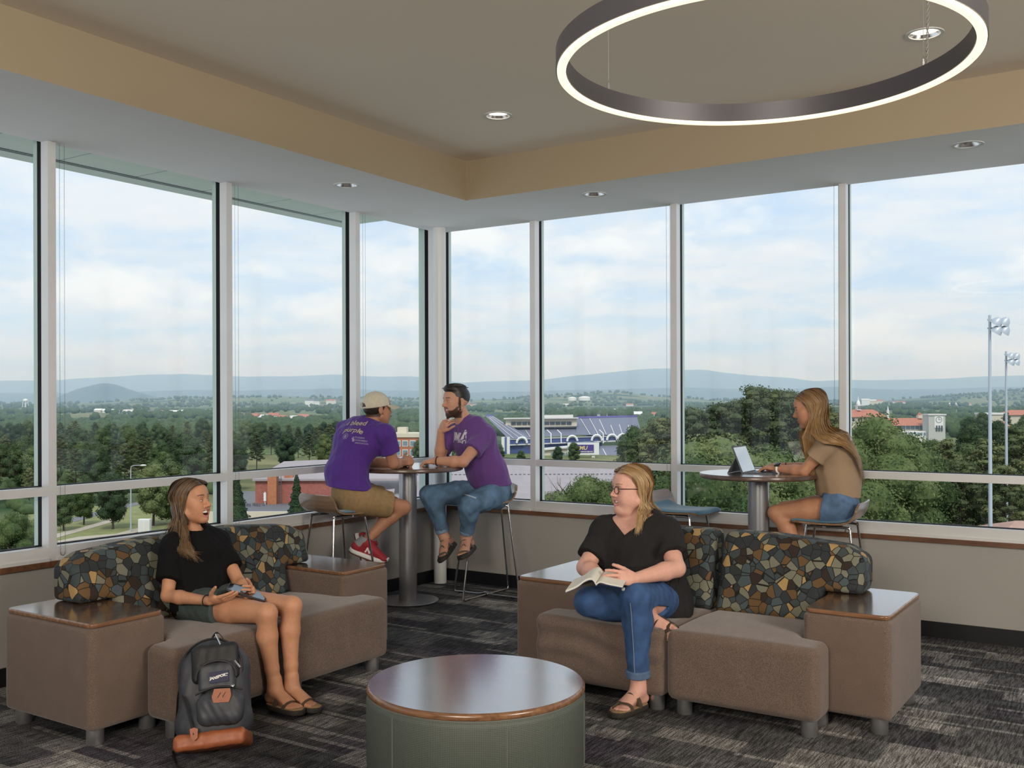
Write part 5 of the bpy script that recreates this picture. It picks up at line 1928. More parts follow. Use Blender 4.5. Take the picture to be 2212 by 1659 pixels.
def person_b():
 root = person('fair-haired woman with glasses in a charcoal top and blue jeans, reading on the right sofa', None)
 pel, wai, che, nec = px(1408, 1296, 5.50), px(1392, 1240, 5.46), px(1378, 1172, 5.50), px(1370, 1120, 5.54)
 Rs, Ls = px(1308, 1150, 5.55), px(1436, 1152, 5.40)
 l = nz(Ls - Rs)
 Rh, Lh = px(1378, 1298, 5.46), px(1446, 1298, 5.48)
 Rk, Ra = px(1272, 1300, 5.24), px(1398, 1330, 5.17)
 Lk, La = px(1372, 1287, 5.06), px(1380, 1478, 5.09)
 Re, Rw = px(1264, 1226, 5.42), px(1306, 1252, 5.18)
 Le, Lw = px(1462, 1228, 5.22), px(1372, 1250, 5.05)
 h = Head(px(1362, 1058, 5.50), -RT * 0.93 - FW * 0.40 + UP * 0.02, UP, 1.04)
 body = torso_prims(pel, wai, che, nec, l, (0.20, 0.15), (0.19, 0.15), (0.185, 0.135), (0.14, 0.075), 0.06)
 body += [('cone', lerp(nec, che, 0.15), Rs, 0.055, 0.062, 0.05), ('cone', lerp(nec, che, 0.15), Ls, 0.055, 0.062, 0.05), ('ell', lerp(nec, che, 0.45) - FW * 0.045, (0.125, 0.055, 0.06), np.stack([l, nz(np.cross(UP, l)), UP], 1), 0.06)]
 body += leg_prims(Rh, Rk, Ra, 1.15) + leg_prims(Lh, Lk, La, 1.15)
 body += arm_prims(Rs, Re, Rw, 1.22) + arm_prims(Ls, Le, Lw, 1.22)
 body += [('cone', nec - UP * 0.03, h.w(-0.015, 0, -0.06), 0.068, 0.060, 0.04)]
 fd = px(1322, 1548, 4.93) - px(1398, 1512, 5.13); fd[2] = -0.0
 lf, lheel, lball, f1, u1, l1 = foot_prims(La - UP * 0.025, fd, UP, 1.02, side=-1)
 fr = px(1440, 1352, 5.02) - px(1405, 1336, 5.12)
 rf, rheel, rball, f2, u2, l2 = foot_prims(Ra + nz(fr) * 0.01, fr * 1.0 - FW * 0.06 - UP * 0.02, RT * 0.2 + UP * 0.55 - FW * 0.5 - RT * 0.9, 0.95, side=1)
 body += lf + rf
 hl_d = px(1322, 1246, 5.00) - Lw
 body += hand_prims(Lw, hl_d, UP * 0.35 - FW * 0.9, UP * 0.9 - FW * 0.2, curl=(0.22, 0.28, 0.34, 0.40), thumb=(0.2, 0.25), s=1.0, thumb_out=0.55)
 hr_d = px(1330, 1262, 5.02) - Rw
 body += hand_prims(Rw, hr_d, -UP * 0.8 - FW * 0.3, -FW, curl=(0.2, 0.25, 0.3, 0.3), s=0.95, thumb_out=0.6)
 body += head_prims(h, 'smile', full=1.0, ears=False)
 boxes = [(h.c - 0.14, h.c + 0.14, 0.0026), hand_box(Lw, hl_d, 1.0), hand_box(Rw, hr_d, 0.95)]
 P, Q = field_mesh(body, 0.0066, boxes)
 C = head_colors(h, P, SK_B, 'smile', lips=(0.52, 0.20, 0.18), brow=(0.30, 0.18, 0.10))
 soft_object('body', P, Q, MATS['skin'], root, C)
 head_extras(h, root, 'smile', 'open')
 simple('top_charcoal', (0.020, 0.019, 0.020), 0.95, noise=0.12, scale=120, spec=0.2)
 sh = grow(torso_prims(pel, wai, che, nec, l, (0.205, 0.150), (0.188, 0.155), (0.188, 0.140), (0.145, 0.080), 0.06), 0.016)
 fwd = nz(np.cross(l, UP)); fwd = fwd if fwd @ FW < 0 else -fwd
 sh += [('ell', lerp(che, wai, 0.15) + fwd * 0.075 + l * 0.055, (0.085, 0.075, 0.075), None, 0.05), ('ell', lerp(che, wai, 0.15) + fwd * 0.075 - l * 0.055, (0.085, 0.075, 0.075), None, 0.05),
           ('ell', lerp(wai, pel, 0.2) + fwd * 0.05, (0.17, 0.17, 0.10), None, 0.06)]
 sh += [('cone', lerp(nec, che, 0.20), Rs, 0.072, 0.080, 0.06), ('cone', lerp(nec, che, 0.20), Ls, 0.072, 0.080, 0.06)]
 rse, lse = lerp(Rs, Re, 0.72), lerp(Ls, Le, 0.66)
 sh += [('cone', Rs, rse + (rse - Rs) * 0.25, 0.080, 0.080, 0.04), ('cone', Ls, lse + (lse - Ls) * 0.25, 0.082, 0.086, 0.04), flatcut(rse, Re - Rs, 0.085), flatcut(lse, Le - Ls, 0.098)]
 # gathered skirt of the top spreading over the hip at the right
 sh += [('econe', px(1440, 1250, 5.42), px(1462, 1318, 5.40), RT, (0.07, 0.09), (0.085, 0.10), 0.05)]
 sh += [('wrinkle', 0.008, 22, 14, 0), ('-box', nec + fwd * 0.13 + UP * 0.035, (0.085, 0.085, 0.13), [nz(l + UP * 1.25), nz(UP * 1.25 - l), fwd], 0.004, 0.006)]
 sh += [('plane', px(1420, 1332, 5.45), -UP + RT * 0.12, 0.0)]
 top = cloth('top', sh, 0.0066, MATS['top_charcoal'], root)
 bv = bvh_of(top)
 gat = MB()
 # gathers under the bust
 c0 = lerp(che, wai, 0.62)
 ga = []
 for i in range(30):
  an = math.radians(-78 + 156 * i / 29)
  dirn = fwd * math.cos(an) + l * math.sin(an)
  pts = []
  for z in (0.0, -0.03, -0.07, -0.11):
   o = c0 + UP * z
   hit = bv.ray_cast(Vector(o + dirn * 0.5), Vector(-dirn), 0.6)
   if hit[0] is not None:
    pts.append(np.array(hit[0]) - dirn * 0.001 + l * 0.004 * math.sin(i * 1.7 + z * 30))
  if len(pts) == 4:
   gat.tube(spline(pts, 3), [0.0042 * (1 - 0.09 * k) for k in range(10)], 5)
   ga.append(pts[0])
 go = gat.build('gathers', MATS['top_charcoal'], top, smooth=True); go['kind'] = 'stuff'
 if len(ga) > 4:
  MB().tube(ga, 0.0040, 5).build('seam', MATS['top_charcoal'], top, smooth=True)
 # jeans
 simple('denim_blue', (0.030, 0.075, 0.185), 0.85, noise=0.35, scale=14, bump=0.25, bscale=400)
 simple('denim_cuff', (0.085, 0.135, 0.235), 0.85, noise=0.2, scale=30)
 simple('denim_fray', (0.55, 0.56, 0.56), 0.9)
 je = grow([('econe', pel, wai, l, (0.20, 0.15), (0.18, 0.14), 0.04)] + leg_prims(Rh, Rk, Ra, 1.18) + leg_prims(Lh, Lk, La, 1.18), 0.014)
 je += [flatcut(lerp(Lk, La, 0.90), La - Lk, 0.10, 0.14), flatcut(lerp(Rk, Ra, 0.97), Ra - Rk, 0.065, 0.10), ('wrinkle', 0.005, 26, 17, 0)]
 jo = cloth('jeans', je, 0.0066, MATS['denim_blue'], root)
 cf = [('cone', lerp(Lk, La, 0.82), lerp(Lk, La, 0.99), 0.064, 0.062, 0.0), flatcut(lerp(Lk, La, 0.915), La - Lk, 0.10, 0.14), flatcut(lerp(Lk, La, 0.83), Lk - La, 0.10, 0.14)]
 cloth('cuff', cf, 0.004, MATS['denim_cuff'], jo)
 bj = bvh_of(jo)
 tp = px(1350, 1270, 5.0)
 hit = bj.ray_cast(Vector(CAM), Vector(nz(px(1347, 1273, 5.0) - CAM)), 8)
 if hit[0] is not None:
  MB().sphere(np.array(hit[0]), (0.013, 0.013, 0.010), 8, 5).build('frayed_patch', MATS['denim_fray'], jo, smooth=True)
 seam = []
 for t in np.linspace(0.05, 0.86, 14):
  o = lerp(Lk, La, t)
  dirn = nz(-FW * 0.9 - RT * 0.45)
  hit = bj.ray_cast(Vector(o + dirn * 0.3), Vector(-dirn), 0.5)
  if hit[0] is not None:
   seam.append(np.array(hit[0]) + dirn * 0.0005)
 simple('denim_seam', (0.20, 0.24, 0.30), 0.85)
 if len(seam) > 4:
  MB().tube(seam, 0.0022, 5).build('seam', MATS['denim_seam'], jo, smooth=True)
 st = [([(0.040, 0.042, 0.0), (0.050, 0.034, 0.045), (0.060, 0.0, 0.066), (0.052, -0.034, 0.046), (0.040, -0.044, 0.0)], 0.012),
          ([(0.105, 0.048, 0.0), (0.112, 0.036, 0.026), (0.140, 0.010, 0.034), (0.175, 0.018, 0.016)], 0.009),
          ([(0.105, -0.048, 0.0), (0.116, -0.036, 0.028), (0.140, 0.0, 0.036), (0.150, 0.012, 0.030)], 0.009)]
 sandal(root, lheel, lball, f1, u1, l1, 1.07, 'sole_dark', 'strap_olive', st)
 sandal(root, rheel, rball, f2, u2, l2, 1.0, 'sole_dark', 'strap_olive', st)

 def fall(al, sg, rg):
  u = (al - math.radians(78)) / math.radians(102)
  j = rg.normal(size=3) * 0.008
  if sg > 0:                                # her left, the side seen here
   a = h.w(-0.012 - 0.098 * u, 0.094 * (1 - 0.65 * u), -0.055) + j * 0.5
   b = px(1384 + 38 * u + rg.normal() * 4, 1102, 5.40 + 0.13 * u)
   c_ = px(1380 + 50 * u + rg.normal() * 4, 1120 - 4 * u, 5.36 + 0.16 * u)
   e = px(1374 + 64 * u + rg.normal() * 4, 1152 - 26 * u + rg.normal() * 5, 5.33 + 0.18 * u)
   return [a, b, c_, e]
  a = h.w(-0.02 - 0.07 * u, -0.088 * (1 - 0.6 * u), -0.06) + j * 0.5
  b = h.w(-0.03 - 0.07 * u, -0.080 * (1 - 0.6 * u), -0.11) + j
  e = h.w(-0.02 - 0.08 * u, -0.075 * (1 - 0.6 * u), -0.17) + j
  return [a, b, e]
 paths, cols = long_hair(h, root, fall, (0.20, 0.105, 0.042), (0.62, 0.42, 0.20), n=1400, seed=5, amin=78, thick=1.05, tipmix=0.35)
 base = [('ell', h.w(-0.020, 0, 0.036), (0.102, 0.083, 0.090), h.R, 0.0), ('-ell', h.w(0.072, 0, -0.016), (0.088, 0.092, 0.094), h.R, 0.012),
   ('cone', h.w(-0.06, 0.035, -0.03), px(1402, 1092, 5.52), 0.036, 0.020, 0.03), ('cone', h.w(-0.035, 0.05, 0.0), px(1386, 1108, 5.47), 0.030, 0.018, 0.02), ('cone', h.w(-0.05, -0.04, -0.02), h.w(-0.07, -0.05, -0.15), 0.05, 0.03, 0.03)]
 build_hair(root, h, base, (0.27, 0.155, 0.065), paths, cols, r0=0.0020)
 # glasses
 simple('glasses_frame', (0.030, 0.012, 0.012), 0.3)
 gl = bpy.data.objects.new('glasses', None); link(gl, root)
 for sg in (1, -1):
  MB().tube([h.w(0.1025 - 0.10 * abs(0.020 * math.cos(a) * 1) * (1 if sg * math.cos(a) > 0 else 0), sg * 0.033 + 0.022 * math.cos(a), 0.002 + 0.019 * math.sin(a)) for a in np.linspace(0, 2 * PI, 25)[:-1]], 0.0021, 6, closed=True).build('rim', MATS['glasses_frame'], gl, smooth=True)
  MB().tube([h.w(0.100, sg * 0.056, 0.010), h.w(0.085, sg * 0.070, 0.011), h.w(0.030, sg * 0.078, 0.010), h.w(-0.012, sg * 0.080, 0.008)], 0.0021, 6).build('temple', MATS['glasses_frame'], gl, smooth=True)
 MB().tube([h.w(0.103, -0.011, 0.006), h.w(0.106, 0, 0.009), h.w(0.103, 0.011, 0.006)], 0.002, 6).build('bridge', MATS['glasses_frame'], gl, smooth=True)
 nk = MB().tube(spline([lerp(nec, Rs, 0.22) + fwd * 0.06 + UP * 0.01, nec + fwd * 0.108 - UP * 0.05, lerp(nec, Ls, 0.22) + fwd * 0.06 + UP * 0.01], 8), 0.0009, 5).build('necklace', MATS['chrome'], root, smooth=True)
 # open book
 simple('book_paper', (0.74, 0.71, 0.63), 0.8)
 simple('page_edge', (0.55, 0.52, 0.44), 0.85)
 simple('book_cover', (0.03, 0.06, 0.16), 0.5)
 spine = px(1296, 1254, 5.04)
 ax = nz(FW * 0.9 + RT * 0.25 + UP * 0.10)            # along the spine, away from the camera
 across = nz(-RT * 0.95 + FW * 0.2)                    # towards the left page
 across = nz(across - ax * (across @ ax))
 nn = np.cross(across, ax); nn = nn if nn[2] > 0 else -nn
 bk = thing('book', 'open paperback book held by the woman on the right sofa', 'book', tuple(spine))

 def page(profile, th, mat, name, Ly=0.20, parent=bk):
  vs, fs = [], []
  n = len(profile)
  for yy in (-Ly / 2, Ly / 2):
   for t in (0, th):
    for (a, b) in profile:
     vs.append(across * a + ax * yy + nn * (b - t))
  for i in range(n - 1):
   fs += [(i, i + 1, 2 * n + i + 1, 2 * n + i), (n + i, 3 * n + i, 3 * n + i + 1, n + i + 1), (i, n + i, n + i + 1, i + 1), (2 * n + i, 2 * n + i + 1, 3 * n + i + 1, 3 * n + i)]
  fs += [(0, 2 * n, 3 * n, n), (n - 1, 2 * n - 1, 4 * n - 1, 3 * n - 1)]
  return MB().add(vs, fs).build(name, MATS[mat], parent, smooth=True, angle=40)
 left = [tuple(v) for v in spline([(0, 0.012), (0.02, 0.040), (0.055, 0.030), (0.10, -0.004), (0.155, -0.030)], 5)]
 right = [tuple(v) for v in spline([(0, 0.012), (-0.02, 0.026), (-0.06, 0.018), (-0.13, 0.008)], 5)]
 page(left, 0.010, 'book_paper', 'page_block')
 page(right, 0.008, 'book_paper', 'page_block')
 page([(a, b - 0.011) for a, b in left], 0.002, 'book_cover', 'cover', 0.206)
 page([(a, b - 0.009) for a, b in right], 0.002, 'book_cover', 'cover', 0.206)


# ================================================================ C: man in a cap, back to the camera
SK_C = (0.42, 0.20, 0.12)


def shirt_print(items, bvh, root, view):
 """items: (text, pixel x, pixel y, size m, material, tilt) pressed on to the shirt as seen from the camera"""
 for (txt, x, y, size, mat, tilt, bold, shear) in items:
  me = text_mesh(txt, size, 0.0, bold, shear)
  o = CAM + nz(px(x, y, 7) - CAM) * 6.5
  hit = bvh.ray_cast(Vector(CAM), Vector(nz(px(x, y, 7) - CAM)), 12)
  if hit[0] is None:
   continue
  n = np.array(hit[1]); n = n if n @ FW < 0 else -n
  n = nz(n)
  r_ = nz(np.cross(UP, n)); u_ = np.cross(n, r_)
  if r_ @ RT < 0:
   r_, u_ = -r_, -u_
   u_ = u_ if u_[2] > 0 else -u_
  ct, st_ = math.cos(tilt), math.sin(tilt)
  for v in me.vertices:
   a, b = v.co.x * ct - v.co.y * st_, v.co.x * st_ + v.co.y * ct
   v.co = Vector(np.array(hit[0]) + r_ * a + u_ * b)
  drape(me, bvh, -n, 0.0016)
  me.materials.append(MATS[mat])
  link(bpy.data.objects.new('lettering', me), root)


def person_c():
 root = person('man in a purple T-shirt, tan shorts and cap sitting with his back to the camera', None)
 pel, wai, che, nec = px(757, 1070, 7.38), px(746, 1020, 7.44), px(770, 955, 7.50), px(794, 912, 7.52)
 Rs, Ls = px(832, 938, 7.40), px(748, 928, 7.66)
 l = nz(Ls - Rs)
 Rh, Lh = px(780, 1080, 7.33), px(762, 1064, 7.50)
 Rk, Lk = px(872, 1096, 7.48), px(850, 1088, 7.74)
 Ra, La = px(788, 1171, 7.42), px(802, 1168, 7.56)
 Re, Rw = px(849, 1001, 7.47), px(872, 999, 7.66)
 Le, Lw = px(806, 1000, 7.86), px(862, 1000, 7.80)
 h = Head(px(815, 884, 7.54), RT * 0.80 + FW * 0.58 + UP * 0.02, UP, 1.02)
 body = torso_prims(pel, wai, che, nec, l, (0.155, 0.115), (0.14, 0.10), (0.165, 0.115), (0.15, 0.06))
 body += [('cone', lerp(nec, che, 0.12), Rs, 0.05, 0.055, 0.05), ('cone', lerp(nec, che, 0.12), Ls, 0.05, 0.055, 0.05)]
 body += leg_prims(Rh, Rk, Ra, 1.02) + leg_prims(Lh, Lk, La, 1.02) + arm_prims(Rs, Re, Rw, 1.10) + arm_prims(Ls, Le, Lw, 1.08)
 body += [('cone', nec - UP * 0.03, h.w(-0.02, 0, -0.055), 0.060, 0.058, 0.03)]
 hr_d = px(890, 992, 7.72) - Rw
 body += hand_prims(Rw, hr_d, -FW * 0.8 + RT * 0.3 + UP * 0.3, UP * 0.9 + FW * 0.2, curl=(0.75, 0.8, 0.85, 0.9), s=1.0, thumb_out=0.6, thumb=(0.5, 0.4))
 hl_d = px(888, 998, 7.78) - Lw
 body += hand_prims(Lw, hl_d, FW * 0.8 + UP * 0.4, UP, curl=(0.7, 0.7, 0.7, 0.7), s=1.0, thumb_out=0.5)
 body += [('cone', Ra, Ra - UP * 0.02, 0.034, 0.036, 0.01), ('cone', La, La - UP * 0.02, 0.034, 0.036, 0.01)]
 body += head_prims(h, 'closed', male=True)
 boxes = [(h.c - 0.135, h.c + 0.135, 0.0028), hand_box(Rw, hr_d, 1.0, 0.0034), hand_box(Lw, hl_d, 1.0, 0.0034)]
 P, Q = field_mesh(body, 0.0068, boxes)
 C = head_colors(h, P, SK_C, 'closed', brow=(0.02, 0.012, 0.008))
 q = h.loc(P)
 m = (np.linalg.norm(q - np.array([-0.014, 0, 0.034]), axis=1) < 0.125) * sstep(-q[:, 0], -0.016, 0.0) * sstep(q[:, 2], -0.062, -0.050) * (np.abs(q[:, 1]) < 0.0765)
 C = mixc(C, (0.030, 0.020, 0.014), m * 0.9)
 soft_object('body', P, Q, MATS['skin'], root, C)
 head_extras(h, root, 'closed')
 simple('tee_purple', (0.065, 0.016, 0.200), 0.85, noise=0.10, scale=50, sheen=0.1)
 sh = grow(torso_prims(pel, wai, che, nec, l, (0.168, 0.128), (0.146, 0.108), (0.168, 0.118), (0.152, 0.064)), 0.018)
 sh += [('cone', lerp(nec, che, 0.14), Rs, 0.062, 0.068, 0.05), ('cone', lerp(nec, che, 0.14), Ls, 0.062, 0.068, 0.05)]
 rse, lse = lerp(Rs, Re, 0.62), lerp(Ls, Le, 0.6)
 sh += [('cone', Rs, rse + (rse - Rs) * 0.3, 0.070, 0.074, 0.04), ('cone', Ls, lse + (lse - Ls) * 0.3, 0.068, 0.07, 0.04), flatcut(rse, Re - Rs + UP * 0.04), flatcut(lse, Le - Ls)]
 sh += [('wrinkle', 0.008, 20, 31, 0), ('-ell', h.w(-0.01, 0, -0.125), (0.072, 0.068, 0.035), h.R, 0.008), ('plane', px(755, 1054, 7.4), -UP * 1.0 + RT * -0.10, 0.0)]
 tee = cloth('t_shirt', sh, 0.0066, MATS['tee_purple'], root)
 bv = bvh_of(tee)
 simple('print_tan', (0.46, 0.40, 0.24), 0.7)
 simple('print_grey', (0.30, 0.26, 0.38), 0.7)
 shirt_print([('i bleed', 770, 914, 0.062, 'print_tan', -0.06, 0.0007, 0.15), ('purple', 762, 929, 0.062, 'print_tan', -0.10, 0.0007, 0.15),
                 ('STUDENT', 777, 946, 0.017, 'print_grey', -0.12, 0.0003, 0), ('GOVERNMENT', 779, 952, 0.015, 'print_grey', -0.12, 0.0003, 0), ('ASSOCIATION', 781, 958, 0.015, 'print_grey', -0.12, 0.0003, 0)], bv, tee, None)
 # paw mark and round seal on the back
 def decal(x, y, polys, mat, name):
  hit = bv.ray_cast(Vector(CAM), Vector(nz(px(x, y, 7) - CAM)), 12)
  if hit[0] is None: return
  n = nz(np.array(hit[1])); n = n if n @ FW < 0 else -n
  r_ = nz(np.cross(UP, n)); r_ = r_ if r_ @ RT > 0 else -r_
  u_ = np.cross(n, r_); u_ = u_ if u_[2] > 0 else -u_
  b = MB()
  for pl in polys:
   b.add([np.array(hit[0]) + r_ * a + u_ * c for a, c in pl], [tuple(range(len(pl)))])
  me = b.mesh(name); drape(me, bv, -n, 0.0016); me.materials.append(MATS[mat])
  ob = link(bpy.data.objects.new(name, me), tee); ob['kind'] = 'stuff'

 def disc(cx, cy, r, n=10):
  return [(cx + r * math.cos(2 * PI * k / n), cy + r * math.sin(2 * PI * k / n)) for k in range(n)]

 def annulus(cx, cy, r0, r1, n=16):
  out = []
  for k in range(n):
   a, b = 2 * PI * k / n, 2 * PI * (k + 1) / n
   out.append([(cx + r0 * math.cos(a), cy + r0 * math.sin(a)), (cx + r1 * math.cos(a), cy + r1 * math.sin(a)), (cx + r1 * math.cos(b), cy + r1 * math.sin(b)), (cx + r0 * math.cos(b), cy + r0 * math.sin(b))])
  return out
 decal(777, 932, [disc(0, -0.004, 0.0075), disc(-0.009, 0.006, 0.0035), disc(-0.003, 0.010, 0.0035), disc(0.004, 0.010, 0.0035), disc(0.010, 0.005, 0.0035)], 'print_tan', 'paw_mark')
 decal(746, 942, annulus(0, 0, 0.021, 0.024) + annulus(0, 0, 0.012, 0.014) + [disc(0, 0.002, 0.007), [(-0.010, -0.012), (0.010, -0.012), (0.006, -0.004), (-0.006, -0.004)]], 'print_grey', 'round_seal')
 decal(763, 948, [disc(0, 0.012, 0.005), [(-0.008, -0.02), (0.008, -0.02), (0.006, 0.005), (-0.006, 0.005)], [(-0.011, -0.004), (-0.006, -0.004), (-0.006, 0.008), (-0.011, 0.008)]], 'print_grey', 'figure_mark')
 simple('khaki', (0.27, 0.175, 0.080), 0.85, noise=0.12, scale=40, bump=0.2, bscale=200)
 so = [('econe', pel - UP * 0.03, pel + UP * 0.02, l, (0.165, 0.125), (0.160, 0.122), 0.04)]
 for hp, kn in ((Rh, Rk), (Lh, Lk)):
  e = lerp(hp, kn, 0.66)
  so += [('cone', hp, e + (e - hp) * 0.25, 0.108, 0.100, 0.04), flatcut(e, kn - hp, 0.15, 0.2)]
 so += [('wrinkle', 0.006, 26, 41, 0)]
 cloth('shorts', so, 0.0066, MATS['khaki'], root)
 # cap
 simple('cap_cream', (0.56, 0.51, 0.40), 0.85, noise=0.06, scale=50)
 cp = [('ell', h.w(-0.014, 0, 0.042), (0.110, 0.089, 0.092), h.R, 0.0), ('plane', h.w(0, 0, 0.020), -h.u + h.f * 0.12, 0.0)]
 cp += [('-ell', h.w(-0.125, 0, 0.026), (0.03, 0.034, 0.026), h.R, 0.004)]
 cap_o = cloth('cap', cp, 0.003, MATS['cap_cream'], root)
 br = MB()
 vs, fs = [], []
 n = 15
 for lay in (0, 1):
  for j in range(5):
   t = j / 4
   for i in range(n):
    a = math.radians(-62 + 124 * i / (n - 1))
    R0 = 0.088 + 0.078 * t * (math.cos(a * 0.9) ** 0.5 if t > 0 else 1)
    vs.append(h.w(-0.004 + R0 * math.cos(a) * 1.08, 0.90 * R0 * math.sin(a), 0.036 - 0.018 * t - 0.018 * (math.sin(a) ** 2) * (0.5 + t) - lay * 0.003))
 for lay in (0, 1):
  for j in range(4):
   for i in range(n - 1):
    o = lay * 5 * n + j * n + i
    fs.append((o, o + 1, o + n + 1, o + n) if lay == 0 else (o, o + n, o + n + 1, o + 1))
 br.add(vs, fs).build('brim', MATS['cap_cream'], cap_o, smooth=True)
 MB().tube(spline([h.w(-0.110, 0.040, 0.016), h.w(-0.122, 0, 0.012), h.w(-0.110, -0.040, 0.016)], 6), 0.0065, 6).build('strap', MATS['cap_cream'], cap_o, smooth=True)
 MB().sphere(h.w(-0.014, 0, 0.134), 0.006, 8, 5).build('button', MATS['cap_cream'], cap_o, smooth=True)
 # short hair below the cap
 hp_ = [('ell', h.w(-0.018, 0, 0.026), (0.099, 0.081, 0.085), h.R, 0.0), ('-ell', h.w(0.085, 0, -0.02), (0.085, 0.1, 0.12), h.R, 0.005), ('plane', h.w(0, 0, -0.048), -h.u, 0.0), ('plane', h.w(0, 0, 0.03), h.u, 0.0)]
 P2, Q2 = field_mesh(hp_, 0.003)
 soft_object('hair', P2, Q2, MATS['hair_mat'], root, np.tile(np.array((0.022, 0.015, 0.011)), (len(P2), 1)))
 # running shoes
 simple('shoe_red', (0.27, 0.012, 0.022), 0.7, noise=0.15, scale=200)
 simple('shoe_grey', (0.22, 0.225, 0.24), 0.8)
 simple('shoe_white', (0.66, 0.65, 0.62), 0.6)
 simple('shoe_gum', (0.10, 0.032, 0.022), 0.7)

 def shoe(ank, d, up, s=1.0):
  f = nz(d); u = nz(np.array(up) - f * (np.array(up) @ f)); lw = np.cross(u, f)
  a = np.array(ank)
  A = [f, lw, u]
  heel = a - f * 0.040 - u * 0.060
  toe = a + f * 0.175 - u * 0.075
  up_ = [('cone', a + u * 0.015, heel + u * 0.012, 0.046, 0.040, 0.02), ('econe', a - u * 0.01 + f * 0.02, toe + u * 0.010, lw, (0.042, 0.044), (0.042, 0.024), 0.03), ('cone', heel + u * 0.01, toe, 0.038, 0.028, 0.02), ('plane', heel - u * 0.016, -u, 0.0), ('-cone', a + u * 0.10, a + u * 0.02, 0.036, 0.036, 0.0)]
  Pp, Qq = field_mesh(up_, 0.004)
  sh_ = soft_object('shoe', Pp, Qq, MATS['shoe_red'], root)
  out = []
  n_ = 14
  for side in (1, -1):
   for i in (range(n_ + 1) if side == 1 else range(n_, -1, -1)):
    t = i / n_
    x = -0.088 + 0.30 * t
    w = 0.036 + 0.013 * math.sin(PI * min(1, t * 1.15))
    if t < 0.12: w *= math.sqrt(max(0.02, 1 - ((0.12 - t) / 0.12) ** 2))
    if t > 0.85: w *= math.sqrt(max(0.02, 1 - ((t - 0.85) / 0.15) ** 2))
    out.append((x, side * w))
  pl = ccw(out)
  o = a - u * 0.060
  MB().soft_prism(pl, -0.040, -0.012, 0.004, 2, fn=lambda x, y, z: tuple(o + f * x + lw * y + u * (z + 0.6 * max(0, x - 0.13) ** 1.5 * 2))).build('midsole', MATS['shoe_white'], sh_, smooth=True, angle=50)
  MB().soft_prism([(x * 0.98, y * 0.95) for x, y in pl], -0.050, -0.038, 0.003, 1, fn=lambda x, y, z: tuple(o + f * x + lw * y + u * (z + 0.6 * max(0, x - 0.13) ** 1.5 * 2))).build('outsole', MATS['shoe_gum'], sh_, smooth=True, angle=50)
  Pc, Qc = field_mesh([('cone', a + u * 0.012, heel + u * 0.014, 0.0485, 0.0425, 0.0), ('plane', heel - u * 0.012, -u, 0.0), ('plane', a + f * 0.012, f, 0.0), ('-cone', a + u * 0.10, a + u * 0.02, 0.036, 0.036, 0.0)], 0.004)
  soft_object('heel_panel', Pc, Qc, MATS['shoe_grey'], sh_)
  lac = MB()
  for i in range(5):
   c = a + f * (0.045 + 0.018 * i) + u * (0.022 - 0.011 * i)
   lac.tube(spline([c - lw * 0.022 - u * 0.008, c + u * 0.006, c + lw * 0.022 - u * 0.008], 4), 0.0028, 5)
  lac.build('laces', MATS['shoe_grey'], sh_, smooth=True)
  # letter on the side
  bs = BVHTree.FromPolygons([Vector(p) for p in Pp], [tuple(int(i) for i in q_) for q_ in Qq])
  me = text_mesh('N', 0.055, 0, 0.003, 0.15)
  sgn = 1 if lw @ FW < 0 else -1
  rr = f if f @ RT > 0 else -f
  for v in me.vertices:
   v.co = Vector(a + f * 0.045 - u * 0.042 + rr * v.co.x + u * v.co.y + lw * sgn * 0.02)
  drape(me, bs, -lw * sgn, 0.0015)
  me.materials.append(MATS['shoe_white'])
  link(bpy.data.objects.new('lettering', me), sh_)
  return sh_
 shoe(Ra, px(846, 1212, 7.42) - px(772, 1184, 7.40), UP + RT * 0.25 - FW * 0.1)
 shoe(La - FW * 0.02, px(772, 1222, 7.50) - px(757, 1168, 7.52), FW * 0.1 + RT * 0.9 + UP * 0.2)


# ================================================================ D: bearded man in the heather purple shirt
SK_D = (0.54, 0.275, 0.18)


